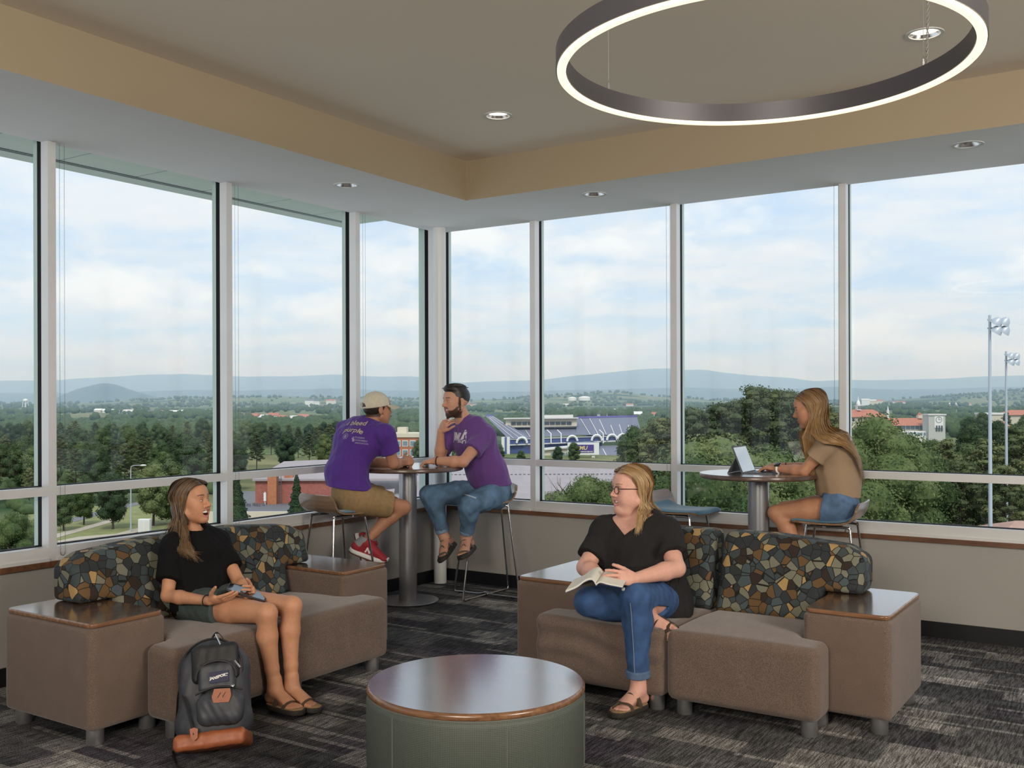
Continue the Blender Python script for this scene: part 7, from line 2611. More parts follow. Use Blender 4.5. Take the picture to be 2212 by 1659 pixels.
def lump_crown(seed, lumps, n, size, core=0.82):
 r = np.random.default_rng(seed)
 mb = MB()
 C = np.array([l[0] for l in lumps]); R = np.array([l[1] for l in lumps])
 vol = R ** 2; pr = vol / vol.sum()
 idx = r.choice(len(lumps), n, p=pr)
 d = r.normal(size=(n, 3)); d /= np.linalg.norm(d, axis=1)[:, None]
 rad = R[idx] * r.uniform(0.72, 1.08, n)
 P = C[idx] + d * rad[:, None] * np.array([1, 1, 0.85])
 keep = np.ones(n, bool)
 for c, rr in zip(C, R):
  keep &= np.linalg.norm((P - c) / np.array([1, 1, 0.85]), axis=1) > rr * 0.70
 leaf_cards(mb, P[keep], d[keep] + np.array([0, 0, 0.25]), size, r)
 for c, rr in zip(C, R):
  mb.sphere(c, (rr * core, rr * core, rr * core * 0.85), 7, 5)
 return mb


def tree_proto(name, trunk, crown, leaf, bark='bark'):
 t = bpy.data.objects.new(name, None); t.empty_display_size = 0.3
 link(t)
 trunk.build('trunk', MATS[bark], t, smooth=True)
 crown.build('crown', MATS[leaf], t)
 return t


def broadleaf(seed, h=12.0, leaf='leaf_broad', n=6500, size=0.36, base=0.22):
 r = np.random.default_rng(seed)
 lumps = []
 for i in range(17):
  t = i / 16
  z = h * (base + 0.10 + (0.90 - base) * t ** 0.9)
  w = h * 0.30 * math.sin(PI * min(0.97, 0.18 + 0.78 * t)) ** 0.8
  a = i * 2.4 + r.uniform(-0.4, 0.4)
  lumps.append((np.array([w * 0.62 * math.cos(a), w * 0.62 * math.sin(a), z - 0.06 * h]), h * r.uniform(0.105, 0.165)))
 tr = MB().tube(spline([(0, 0, -0.5), (0.1, 0.05, h * base), (0.0, 0.1, h * 0.45), (0.1, 0, h * 0.75)], 4), list(np.linspace(h * 0.024, h * 0.006, 13)), 7)
 for k in range(5):
  l = lumps[3 + 2 * k][0]
  tr.tube([(0.05, 0.05, h * (base + 0.04 * k)), tuple(l * np.array([0.6, 0.6, 1.0]) - np.array([0, 0, h * 0.05])), tuple(l)], [h * 0.011, h * 0.007, h * 0.003], 5)
 return tree_proto('broadleaf_tree', tr, lump_crown(seed, lumps, n, size), leaf)


def pine(seed, h=20.0, n_br=52, tuft=44, leaf='leaf_pine', size=0.44, base=0.25, spread=0.22):
 r = np.random.default_rng(seed)
 tr = MB().tube(spline([(0, 0, -0.5), (0.15, 0, h * 0.3), (-0.1, 0.1, h * 0.65), (0, 0, h * 0.98)], 5), list(np.linspace(h * 0.016, h * 0.003, 16)), 7)
 cr = MB()
 for i in range(n_br):
  t = (i + r.uniform(0, 0.6)) / n_br
  z = h * (base + (0.99 - base) * t)
  ln = h * spread * (1 - t) ** 0.65 * r.uniform(0.65, 1.15) + h * 0.025
  a = i * 2.399 + r.uniform(-0.3, 0.3)
  dirn = np.array([math.cos(a), math.sin(a), 0.10 + 0.35 * t])
  tip = np.array([0, 0, z]) + dirn * ln
  tr.tube([(0, 0, z), tuple(tip)], [h * 0.0035, h * 0.001], 4)
  for k in range(3 if ln > h * 0.08 else 2):
   c = np.array([0, 0, z]) + dirn * ln * (0.55 + 0.22 * k) + r.normal(size=3) * h * 0.010
   R = h * r.uniform(0.032, 0.052)
   q = r.normal(size=(tuft, 3)); q /= np.linalg.norm(q, axis=1)[:, None]
   P = c + q * R * r.uniform(0.5, 1.1, (tuft, 1)) * np.array([1.15, 1.15, 0.62])
   leaf_cards(cr, P, q + np.array([0, 0, 0.5]), size, r, 0.75)
   cr.sphere(c, (R * 0.7, R * 0.7, R * 0.4), 6, 4)
 return tree_proto('pine_tree', tr, cr, leaf)


def spruce(seed, h=11.0, leaf='leaf_spruce', n=5200, size=0.27, wide=0.19):
 r = np.random.default_rng(seed)
 tr = MB().tube([(0, 0, -0.5), (0, 0, h * 0.95)], [h * 0.018, h * 0.003], 7)
 cr = MB()
 t = r.uniform(0, 1, n) ** 1.5
 a = r.uniform(0, 2 * PI, n)
 lay = 0.84 + 0.16 * np.sin(t * 60)
 rad = h * wide * (1 - t) * lay * r.uniform(0.75, 1.08, n) + 0.03 * h * (1 - t)
 P = np.stack([rad * np.cos(a), rad * np.sin(a), h * (0.06 + 0.94 * t) - 0.15 * rad], 1)
 leaf_cards(cr, P, np.stack([np.cos(a), np.sin(a), np.full(n, 0.35)], 1), size, r)
 cr.lathe([(h * wide * 0.85, h * 0.06), (h * wide * 0.45, h * 0.5), (0.02, h * 0.97)], 9)
 return tree_proto('conifer_tree', tr, cr, leaf)


def bare(seed, h=10.0):
 r = np.random.default_rng(seed)
 tr = MB().tube([(0, 0, -0.5), (0.1, 0, h * 0.4), (0.2, 0.1, h * 0.9)], [0.16, 0.11, 0.02], 6)
 cr = MB()
 for i in range(34):
  z = h * (0.3 + 0.6 * i / 34)
  a = i * 2.4
  l = h * 0.36 * (1 - 0.7 * i / 34)
  d = np.array([math.cos(a), math.sin(a), 1.1]); d /= np.linalg.norm(d)
  p0 = np.array([0.12, 0.05, z]); p1 = p0 + d * l
  cr.tube([p0, (p0 + p1) / 2 + r.normal(size=3) * 0.15, p1], [0.05, 0.035, 0.012], 4)
  for k in range(4):
   q0 = p0 + (p1 - p0) * (0.4 + 0.15 * k)
   cr.tube([q0, q0 + (d + r.normal(size=3) * 0.6) * l * 0.4], [0.025, 0.008], 3)
 t = bpy.data.objects.new('bare_tree', None); link(t)
 tr.build('trunk', MATS['bark_grey'], t, smooth=True); cr.build('branch', MATS['bark_grey'], t)
 return t


protos = {'b1': (broadleaf(1), 12.0), 'b2': (broadleaf(5, base=0.15), 12.0), 'b3': (broadleaf(9, leaf='leaf_bright'), 12.0),
          'p1': (pine(2), 20.0), 'p2': (pine(6, spread=0.26, base=0.15), 20.0), 's1': (spruce(3), 11.0), 's2': (spruce(8, wide=0.26), 11.0),
          'bb': (broadleaf(12, leaf='leaf_bright', n=22000, size=0.17), 12.0), 'pp': (pine(15, n_br=84, tuft=92, size=0.27, spread=0.25, base=0.10), 20.0), 'x1': (bare(4), 10.0)}
used = set()


def tree(kind, pxx, depth, h, label, group=None, z=GZ):
 pr, hh = protos[kind]
 t = copy_tree(pr)
 t.location = ex(pxx, depth, z)
 s = h / hh
 t.scale = (s, s, s)
 t.rotation_euler = (0, 0, random.uniform(0, 2 * PI))
 return tag(t, label, 'tree', group)


def top_h(yy, depth, z=GZ):
 return zat(yy, depth) - z


# prominent trees, one by one
tree('b1', 243, 172, 9.2, 'broad dark tree with a bare trunk on the lawn beyond the left window', 'lawn trees')
tree('b3', 180, 178, 7.0, 'small bright green tree on the lawn left of the broad dark tree', 'lawn trees')
tree('b1', 137, 170, 6.6, 'small dull tree at the left end of the lawn', 'lawn trees')
tree('b3', 330, 176, 10.5, 'bright green tree right of the white utility box', 'lawn trees')
tree('b2', 372, 180, 11.0, 'green tree hidden partly by the laughing woman', 'lawn trees')
tree('bb', 30, 118, 8.6, 'pale flowering shrub tree low in the leftmost pane', 'near trees at the left')
tree('bb', 75, 122, 7.4, 'light green shrub tree beside the leftmost mullion', 'near trees at the left')
tree('s1', 640, 150, top_h(1013, 150), 'tall dark conical conifer in front of the red brick hall', 'conical conifers')
tree('s2', 513, 146, top_h(1026, 146), 'grey green conifer left of the red brick hall', 'conical conifers')
tree('s1', 1131, 205, top_h(1047, 205), 'small conical conifer before the big grey roof', 'conical conifers')
tree('x1', 1218, 104, top_h(1032, 104), 'leafless grey tree before the big grey roof', 'near trees at the right')
tree('bb', 1262, 100, top_h(1036, 100), 'yellow green tree top below the stadium', 'near trees at the right')
tree('bb', 1312, 108, top_h(1045, 108), 'yellow green tree top beside the head of the woman with the book', 'near trees at the right')
tree('bb', 1196, 112, top_h(1068, 112), 'low yellow green tree top beside the leafless tree', 'near trees at the right')
for i, (x, d, yt, kd) in enumerate([(1638, 104, 838, 'pp'), (1700, 118, 846, 'pp'), (1560, 112, 873, 'pp'), (1490, 100, 885, 'pp'), (1425, 128, 905, 'pp'), (1770, 122, 872, 'pp'), (1385, 142, 945, 'pp'), (1600, 132, 868, 'pp')]):
 tree(kd, x, d, top_h(yt, d), 'tall pine of the group behind the tablet table, ' + ['the highest, behind the seated woman', 'second highest, just right of the highest', 'left of the highest pine', 'behind the empty stool mullion', 'beside the stadium stand', 'behind the right hand mullion', 'lowest, at the stadium end', 'in the gap left of the highest'][i], 'tall pines on the right')
for i, (x, d, yt, kd) in enumerate([(1535, 74, 955, 'bb'), (1590, 78, 985, 'bb'), (1500, 70, 1000, 'bb'), (1660, 82, 985, 'bb'), (1720, 86, 1000, 'bb'), (1470, 92, 990, 'b2'), (1800, 92, 960, 'bb'), (1900, 96, 912, 'bb'), (1960, 104, 950, 'bb'), (1868, 112, 945, 'bb')]):
 tree(kd, x, d, top_h(yt, d), 'leafy tree before the pines, ' + ['bright green, left of the tablet computer', 'directly behind the tablet table', 'low, behind the empty stool', 'below the seated woman', 'behind the denim shorts', 'dark, at the stool mullion', 'below the right hand mullion', 'tall, right of the right hand mullion', 'right of the tall yellow green one', 'dark, at the right hand mullion'][i], 'leafy trees on the right')
for i, (x, d, yt) in enumerate([(2005, 110, 985), (2075, 104, 1000), (2130, 118, 955), (2200, 122, 925), (2040, 130, 955), (2170, 100, 1010), (2260, 112, 960)]):
 tree('pp' if i % 2 else 'p2', x, d, top_h(yt, d), 'bushy pine at the far right, ' + ['below the clock tower', 'left of the near light pole', 'behind the near light pole', 'right of the far light pole', 'behind the others, left of the poles', 'low, between the poles', 'at the picture edge'][i], 'bushy pines at the far right')

# belts of trees, each an individual of its kind
def pane_name(x):
 for lim, nm in ((85, 'the leftmost pane'), (480, 'the pane left of the laughing woman'), (765, 'the pane beside the capped man'), (930, 'the pane between the two men'), (1150, 'the pane behind the bearded man'),
     (1460, 'the stadium pane'), (1830, 'the pane behind the typing woman')):
  if x < lim:
   return nm
 return 'the rightmost pane'


ROWS = ['front row', 'second row', 'third row', 'fourth row', 'fifth row', 'rear row']
random.seed(11)
cnt = 0
for row, (d0, yt0, yt1) in enumerate(((215, 975, 1010), (245, 950, 985), (280, 935, 962), (330, 925, 945), (400, 912, 930), (480, 905, 918))):
 step = 7.4 * FOC / d0
 x = -170.0
 while x < 1000:
  xx = x + random.uniform(-0.3, 0.3) * step
  clear = d0 < 300 and (520 < xx < 1000)
  lawn = d0 < 230 and 90 < xx < 480
  if not clear and not lawn:
   d = d0 * random.uniform(0.96, 1.05)
   kd = random.choice(['b1', 'b2', 'p2', 'p1', 'b2', 'b3', 'p2'])
   yt = random.uniform(yt0, yt1) + (14 if xx > 850 else 0)
   tree(kd, xx, d, max(7, top_h(yt, d)), {'b': 'round green tree', 'p': 'dark pine'}[kd[0]] + ', ' + ROWS[row] + ', seen through ' + pane_name(xx), 'tree belt beyond the left windows')
   cnt += 1
  x += step
for row, (d0, yt0, yt1) in enumerate(((190, 960, 985), (250, 925, 950), (320, 915, 940), (420, 900, 925), (530, 893, 905))):
 step = 10 * FOC / d0
 x = 1390.0
 while x < 2420:
  xx = x + random.uniform(-0.3, 0.3) * step
  campus = 1820 < xx < 2075 and d0 > 300
  stadium = xx < 1500 and d0 > 250
  if not campus and not stadium:
   d = d0 * random.uniform(0.96, 1.05)
   kd = random.choice(['b1', 'b2', 'b2', 'b1', 'b3', 'p2'])
   lift = 22 if 1820 < xx < 2075 else 0
   tree(kd, xx, d, max(6, top_h(random.uniform(yt0, yt1) + lift, d)), {'b': 'round green tree', 'p': 'dark pine'}[kd[0]] + ', ' + ROWS[row] + ', seen through ' + pane_name(xx), 'tree belt beyond the right windows')
   cnt += 1
  x += step
for x in (880, 930, 1035, 1078, 1125, 1165, 1205, 1240):
 tree('b1', x, 335 + random.uniform(-10, 15), random.uniform(5, 8), 'small round tree in front of the stadium', 'trees before the stadium')
for kk, (pr, hh) in protos.items():
 for c in list(pr.children):
  bpy.data.objects.remove(c)
 bpy.data.objects.remove(pr)

# woodland of the valley floor: thousands of crowns too far to tell apart
random.seed(5)
r = np.random.default_rng(21)
icv = []
t_ = (1 + 5 ** 0.5) / 2
ico = np.array([(-1, t_, 0), (1, t_, 0), (-1, -t_, 0), (1, -t_, 0), (0, -1, t_), (0, 1, t_), (0, -1, -t_), (0, 1, -t_), (t_, 0, -1), (t_, 0, 1), (-t_, 0, -1), (-t_, 0, 1)]) / math.sqrt(1 + t_ * t_)
icf = np.array([(0, 11, 5), (0, 5, 1), (0, 1, 7), (0, 7, 10), (0, 10, 11), (1, 5, 9), (5, 11, 4), (11, 10, 2), (10, 7, 6), (7, 1, 8), (3, 9, 4), (3, 4, 2), (3, 2, 6), (3, 6, 8), (3, 8, 9), (4, 9, 5), (2, 4, 11), (6, 2, 10), (8, 6, 7), (9, 8, 1)])
V, Fc = [], []
n = 0
while n < 8500:
 d = 560 * (4400 / 560) ** (r.uniform() ** 1.15)
 s = r.uniform(-0.62, 0.62)
 p = PCX + s * FOC
 if d < 620 and (1000 < p < 1420 or 1840 < p < 2060):
  continue
 msk = vnoise(s * 24 + 3, math.log(d) * 9) + 0.6 * vnoise(s * 70, math.log(d) * 21 + 5)
 if d > 800 and msk < -0.10:
  continue
 w = CAM + FW * d + RT * (s * d)
 gz = ground_z(s, d)
 R = r.uniform(2.6, 5.0) * (1 + d / 9000)
 pts = ico * np.array([R, R, R * r.uniform(0.7, 1.15)]) * r.uniform(0.75, 1.25, (12, 1)) + np.array([w[0], w[1], gz + R * 0.7])
 V.append(pts); Fc.append(icf + 12 * n)
 n += 1
for i in range(1700):                                   # undergrowth between the trees of the belts
 d = r.uniform(195, 540)
 p = r.uniform(-60, 2300)
 if (500 < p < 1440 and d < 470) or (80 < p < 480 and d < 235) or (1000 < p < 1440) or (1825 < p < 2070 and d > 480):
  continue
 w = ex(p, d)
 R = r.uniform(1.6, 3.4)
 V.append(ico * np.array([R, R, R * 0.8]) * r.uniform(0.75, 1.25, (12, 1)) + np.array([w.x, w.y, GZ + R * 0.4])); Fc.append(icf + 12 * n)
 n += 1
me = bpy.data.meshes.new('distant_woodland')
me.from_pydata(np.concatenate(V).tolist(), [], np.concatenate(Fc).tolist())
me.materials.append(MATS['leaf_broad']); me.shade_smooth()
wd = link(bpy.data.objects.new('distant_woodland', me))
tag(wd, 'green woodland and undergrowth covering the valley floor towards the hills', 'woodland', kind='stuff')

# ---------------------------------------------------------------- paths and street furniture on the lawn
simple('asphalt', (0.16, 0.16, 0.165), 0.9, noise=0.1, scale=1)
simple('concrete_path', (0.42, 0.36, 0.28), 0.9, noise=0.08, scale=1)
simple('dry_lawn', (0.20, 0.21, 0.075), 0.95, noise=0.2, scale=0.4)
simple('pole_grey', (0.42, 0.46, 0.50), 0.45, metal=0.3)
simple('white_panel', (0.72, 0.72, 0.70), 0.5)
simple('cream_wall', (0.60, 0.54, 0.42), 0.8)
simple('brick_red', (0.33, 0.11, 0.085), 0.85, noise=0.15, scale=2)
simple('brick_orange', (0.42, 0.16, 0.075), 0.85, noise=0.12, scale=2)
simple('roof_grey', (0.33, 0.285, 0.29), 0.8, noise=0.06, scale=0.3)
simple('roof_dark', (0.13, 0.13, 0.14), 0.8)
simple('roof_tile', (0.42, 0.165, 0.105), 0.8, noise=0.12, scale=0.8)
simple('window_dark', (0.06, 0.08, 0.10), 0.2)
simple('window_blue', (0.18, 0.26, 0.30), 0.2)
simple('seat_blue', (0.15, 0.16, 0.215), 0.7)
simple('seat_purple', (0.085, 0.065, 0.235), 0.6)
simple('stadium_blue', (0.055, 0.085, 0.24), 0.5)
simple('concrete_light', (0.62, 0.60, 0.57), 0.8)
simple('screen_purple', (0.055, 0.03, 0.20), 0.5)
simple('gold', (0.70, 0.56, 0.22), 0.5)
simple('pavilion_roof', (0.40, 0.25, 0.20), 0.8, noise=0.1, scale=1)


def gp(x, y, z=GZ):
 """ground point seen at photo pixel (x, y) on level z"""
 d = (1.56 - z) * FOC / (y - PCY)
 return ex(x, d, z)


def flat(name, pts, mat, label, cat, z=GZ, h=0.10):
 vs = [gp(x, y, z) for x, y in pts]
 n = len(vs)
 V = [(v.x, v.y, z) for v in vs] + [(v.x, v.y, z + h) for v in vs]
 F_ = [tuple(range(n, 2 * n))] + [(i, (i + 1) % n, n + (i + 1) % n, n + i) for i in range(n)]
 bmx = MB().add(V, F_)
 return tag(bmx.build(name, MATS[mat]), label, cat)


flat('lawn', [(60, 1185), (480, 1160), (480, 1085), (300, 1085), (60, 1100)], 'dry_lawn', 'dry lawn seen below the trees through the left window', 'lawn', h=0.06)
flat('footpath', [(118, 1152), (172, 1139), (230, 1122), (262, 1110), (270, 1113), (236, 1128), (180, 1144), (122, 1160)], 'concrete_path', 'curving pale footpath across the lawn', 'path', h=0.12)
flat('footpath', [(118, 1168), (170, 1158), (250, 1152), (330, 1130), (336, 1134), (262, 1160), (330, 1166), (330, 1172), (118, 1180)], 'concrete_path', 'straight pale footpath in front of the lawn', 'path', h=0.13)
flat('street', [(60, 1215), (480, 1190), (480, 1166), (180, 1174), (60, 1190)], 'asphalt', 'grey street below the left windows', 'street', h=0.11)
flat('street', [(150, 1118), (230, 1098), (300, 1082), (310, 1086), (240, 1104), (160, 1126)], 'asphalt', 'grey lane behind the broad dark tree', 'street', h=0.11)
flat('parking_lot', [(520, 1150), (760, 1150), (760, 1060), (520, 1060)], 'asphalt', 'grey yard around the red brick hall', 'yard', h=0.08)


def street_lamp(pxx, d, ytop, label, arm=1.8, head=True):
 z1 = zat(ytop, d)
 t = thing('street_lamp', label, 'street lamp', ex(pxx, d), YAW)
 H_ = z1 - GZ
 MB().tube([(0, 0, 0), (0, 0, H_ - 0.6)], [0.14, 0.08], 8).build('pole', MATS['pole_grey'], t)
 if head:
  MB().tube(spline([(0, 0, H_ - 0.65), (0.1, 0, H_ - 0.2), (0.6, 0, H_), (arm, 0, H_ + 0.05)], 5), 0.06, 6).build('arm', MATS['pole_grey'], t)
  MB().sphere((arm + 0.3, 0, H_ + 0.02), (0.55, 0.25, 0.14), 10, 6).build('lamp_head', MATS['white_panel'], t, smooth=True)
 return t


street_lamp(282, 168, 1003, 'tall street lamp with a curved arm in front of the trees beyond the left window')
ub = thing('utility_box', 'white utility cabinet beside the lawn path', 'utility box', gp(312, 1149), YAW)
MB().soft_prism(dense(rrect(-0.95, -0.5, 0.95, 0.5, 0.08), 0.3), 0.0, 2.35, 0.06, 3).build('body', MATS['white_panel'], ub)
MB().box((-0.85, -0.53, 0.2), (-0.05, -0.5, 2.2)).build('door', MATS['concrete_light'], ub)
MB().box((0.05, -0.53, 0.2), (0.85, -0.5, 2.2)).build('door', MATS['concrete_light'], ub)

# ---------------------------------------------------------------- red brick hall and the big roof
def frame_at(pxx, d, z=GZ):
 """matrix: local x along the picture plane, y away from the camera"""
 return ex(pxx, d, z), YAW


loc, rz = frame_at(551, 176)
hall = thing('brick_hall', 'red brick hall with a grey roof, orange tower and ladder beyond the left window', 'building', loc, rz)
mpp = 176 / FOC
W_ = 215 * mpp
zb = zat(1037, 176) - GZ
MB().box((0, 0, 0), (W_, 9, zb)).build('wall', MATS['brick_red'], hall)
MB().add([(-0.4, -0.5, zb), (W_ + 8, -0.5, zb), (W_ + 8, 24, zb + 2.6), (-0.4, 24, zb + 1.6), (-0.4, -0.5, zb + 0.35), (W_ + 8, -0.5, zb + 0.35), (W_ + 8, 24, zb + 3.0), (-0.4, 24, zb + 2.0)],
         [(0, 1, 5, 4), (4, 5, 6, 7), (3, 0, 4, 7), (1, 2, 6, 5)]).build('roof', MATS['roof_grey'], hall)
MB().box((-4, -14, 0), (W_ * 0.62, 0, zat(1086, 176) - GZ)).build('lower_roof', MATS['roof_dark'], hall)
MB().box((-5, -14.6, 0), (W_ * 0.62, -14, zat(1103, 162) - GZ)).build('parapet', MATS['cream_wall'], hall)
tw0, tw1 = 31 * mpp, 50 * mpp
zt_ = zat(1021, 170) - GZ
MB().box((tw0, -1.6, 2.5), (tw1, 0.2, zt_)).build('tower', MATS['brick_orange'], hall)
MB().box((tw1 + 0.9, 0.5, zb), (tw1 + 2.4, 1.7, zt_)).build('chimney', MATS['brick_orange'], hall)
lad = MB()
for sx in (tw1 + 0.08, tw1 + 0.62):
 lad.box((sx, -0.75, 2.8), (sx + 0.07, -0.68, zt_ - 0.3))
for zz in np.arange(3.0, zt_ - 0.3, 0.32):
 lad.box((tw1 + 0.08, -0.75, zz), (tw1 + 0.66, -0.69, zz + 0.06))
lad.build('ladder', MATS['roof_dark'], hall)
MB().tube([(tw0 - 0.35, -1.9, 3.2), (tw0 - 0.35, -1.9, 6.2)], 0.07, 6).build('antenna_pole', MATS['white_panel'], hall)
MB().box((tw0 - 0.55, -2.1, 4.6), (tw0 - 0.15, -1.75, 6.0)).build('antenna', MATS['white_panel'], hall)
for k in range(7):
 MB().cbox((tw0 - 3.4 + k * 0.55, -4.0 - 0.5 * (k % 3), zat(1086, 176) - GZ + 0.25), (0.35, 0.35, 0.5)).build('roof_vent', MATS['roof_dark'], hall)
MB().add([(W_ * 0.62, -6, 0), (W_ + 6, -6, 0), (W_ + 6, -6, 3.0), (W_ * 0.62, -6, 3.0), (W_ * 0.62, 0, 0), (W_ + 6, 0, 0)], [(0, 1, 2, 3)]).build('wing_wall', MATS['brick_red'], hall)
MB().add([(W_ * 0.60, -6.4, 2.9), (W_ + 7, -6.4, 2.9), (W_ + 7, 0.0, 6.2), (W_ * 0.78, 0, 5.2), (W_ * 0.60, -6.4, 3.2), (W_ + 7, -6.4, 3.2), (W_ + 7, 0.0, 6.5), (W_ * 0.78, 0, 5.5)], [(0, 1, 5, 4), (4, 5, 6, 7), (3, 0, 4, 7)]).build('wing_roof', MATS['roof_grey'], hall)

loc, rz = frame_at(1106, 150)
big = thing('arena', 'huge low grey roof of an arena below the stadium', 'building', loc, rz)
RIB = ((-22.0, 0.0), (46.0, 0.0), (36.0, 92.0), (-52.0, 92.0))
z0, z1 = zat(1112, 150) - GZ, zat(1000, 242) - GZ
MB().add([(RIB[0][0], 0, z0), (RIB[1][0], 0, z0), (RIB[2][0], 92, z1), (RIB[3][0], 92, z1)] + [(RIB[0][0], 0, z0 - 0.8), (RIB[1][0], 0, z0 - 0.8), (RIB[2][0], 92, z1 - 0.8), (RIB[3][0], 92, z1 - 0.8)],
         [(0, 1, 2, 3), (4, 7, 6, 5), (0, 4, 5, 1), (1, 5, 6, 2), (2, 6, 7, 3), (3, 7, 4, 0)]).build('roof', MATS['roof_grey'], big)
MB().add([(-20, 1, 0), (44, 1, 0), (34, 90, 0), (-50, 90, 0), (-20, 1, z0 - 0.5), (44, 1, z0 - 0.5), (34, 90, z1 - 0.5), (-50, 90, z1 - 0.5)], [(0, 1, 5, 4), (1, 2, 6, 5), (2, 3, 7, 6), (3, 0, 4, 7)]).build('wall', MATS['brick_red'], big)
for yy in (18.0, 62.0):
 f = yy / 92.0
 xa, xb = RIB[0][0] + (RIB[3][0] - RIB[0][0]) * f, RIB[1][0] + (RIB[2][0] - RIB[1][0]) * f
 zz = z0 + (z1 - z0) * f
 sg = bpy.data.objects.new('snow_guard', None); link(sg, big)
 n = int((xb - xa) / 0.9)
 mbx = MB()
 for k in range(n):
  x = xa + (xb - xa) * (k + 0.2) / n
  mbx.box((x, yy - 0.1, zz), (x + 0.5, yy + 0.12, zz + 0.20))
 ob = mbx.build('guard_row', MATS['roof_dark'], big); ob['kind'] = 'stuff'
 bpy.data.objects.remove(sg)

# brick dormitory between the two men
loc, rz = frame_at(846, 330)
dm = thing('brick_dormitory', 'brick block with white bands and wide windows seen between the two men', 'building', loc, rz)
mpp = 330 / FOC
w_ = 78 * mpp
h_ = zat(944, 330) - GZ
MB().box((0, 0, 0), (w_, 14, h_)).build('wall', MATS['brick_orange'], dm)
MB().box((-0.3, -0.4, h_), (w_ + 0.3, 14.4, h_ + 1.3)).build('cornice', MATS['cream_wall'], dm)
MB().box((1.5, 3, h_ + 1.3), (4.5, 9, h_ + 3.2)).build('roof_house', MATS['cream_wall'], dm)
for r_ in range(3):
 for c_ in range(4):
  x = 1.0 + c_ * (w_ - 2.0) / 4
  z = h_ - 2.8 - r_ * 3.0
  fr = MB().box((x, -0.12, z - 0.2), (x + 1.9, 0.05, z + 1.8)).build('window', MATS['white_panel'], dm)
  MB().box((x + 0.15, -0.16, z), (x + 1.75, -0.12, z + 1.6)).build('pane', MATS['window_blue'], fr)

# ---------------------------------------------------------------- stadium
SD = 430.0
loc, rz = frame_at(1106, SD)
st = thing('stadium', 'football stadium with blue seating, press box and white arches', 'stadium', loc, rz)
mp_ = SD / FOC


def SX(x):
 return (x - 1106) * mp_


def SZ(y):
 return zat(y, SD) - GZ


def quad(name, pts, mat, parent, th=0.5):
 """pts: (photo x, photo y, extra depth) corners of a slab built at its own distance"""
 V = []
 for x, y, dy in pts:
  d = SD + dy
  V.append(((x - 1106) / FOC * d, dy, zat(y, d) - GZ))
 n = len(V)
 W2 = [(v[0], v[1] + th, v[2] - 0.05) for v in V]
 return MB().add(V + W2, [tuple(range(n)), tuple(range(2 * n - 1, n - 1, -1))] + [(i, n + i, n + (i + 1) % n, (i + 1) % n) for i in range(n)]).build(name, MATS[mat], parent)


up_ = quad('upper_stand', [(1244, 940, 0), (1366, 941, 0), (1383, 928, 14), (1376, 901, 34), (1246, 904, 34)], 'seat_blue', st)
quad('rim', [(1246, 904, 33.5), (1376, 901, 33.5), (1376, 898, 34.5), (1246, 900, 34.5)], 'seat_purple', up_)
for k in range(6):
 x0, x1 = 1252 + k * 20, 1246 + k * 21 - (0 if k > 2 else 0)
 quad('aisle', [(x0 + 22 - k * 2.6, 939.2, -0.3), (x0 + 23.5 - k * 2.6, 939.2, -0.3), (x0 + 2.2, 904, 33.2), (x0 + 1, 904, 33.2)], 'concrete_light', up_, 0.1)
md_ = quad('middle_stand', [(1100, 946, -2), (1244, 941, -2), (1246, 922, 22), (1092, 922, 22)], 'seat_blue', st)
for k in range(6):
 quad('aisle', [(1122 + k * 22, 943.5, -2.3), (1123.4 + k * 22, 943.5, -2.3), (1110 + k * 22, 923, 21), (1109 + k * 22, 923, 21)], 'concrete_light', md_, 0.1)
lf_ = quad('left_stand', [(1098, 948, -8), (1148, 946, -8), (1066, 899, 30), (1048, 898, 30)], 'seat_blue', st)
quad('rim', [(1048, 898, 30), (1066, 899, 30), (1066, 896.5, 31), (1048, 895.5, 31)], 'seat_purple', lf_)
for k in range(3):
 quad('aisle', [(1108 + k * 14, 946.5, -8.3), (1109.5 + k * 14, 946.5, -8.3), (1054 + k * 5, 899, 29.5), (1053 + k * 5, 899, 29.5)], 'concrete_light', lf_, 0.1)
pb = quad('press_box', [(1092, 923, 14), (1246, 921, 14), (1246, 905, 14), (1092, 904, 14)], 'cream_wall', st, 6)
quad('roof', [(1088, 905.5, 12.5), (1250, 904.5, 12.5), (1250, 902.5, 12.5), (1088, 903, 12.5)], 'concrete_light', pb, 9)
for k in range(11):
 x = 1104 + k * 12
 quad('window', [(x, 917.5, 13.6), (x + 10.4, 917.3, 13.6), (x + 10.4, 911, 13.6), (x, 911, 13.6)], 'window_dark', pb, 0.2)
quad('roof_plant', [(1176, 902.5, 15), (1238, 902.5, 15), (1238, 896, 15), (1176, 897, 15)], 'concrete_light', pb, 4)
bd = quad('barrier_wall', [(1100, 962, -9), (1370, 951, -9), (1370, 940, -9), (1100, 948, -9)], 'stadium_blue', st, 1.5)
quad('rail', [(1100, 950, -9.4), (1372, 942, -9.4), (1372, 940.6, -9.4), (1100, 948.6, -9.4)], 'concrete_light', bd, 0.3)
quad('walkway', [(1100, 962.5, -9.4), (1372, 953, -9.4), (1372, 950.5, -9.4), (1100, 960, -9.4)], 'concrete_light', bd, 0.3)
for k, cx in enumerate((1127, 1236, 1289, 1322, 1345)):
 y0 = 958 - (cx - 1100) * 0.03
 A = []
 for t in np.linspace(0, PI, 11):
  d = SD - 10
  A.append((((cx + 11 * math.cos(t)) - 1106) / FOC * d, -10, zat(y0 - 12 * math.sin(t), d) - GZ))
 MB().tube(A, 0.5, 6).build('arch', MATS['white_panel'], st)
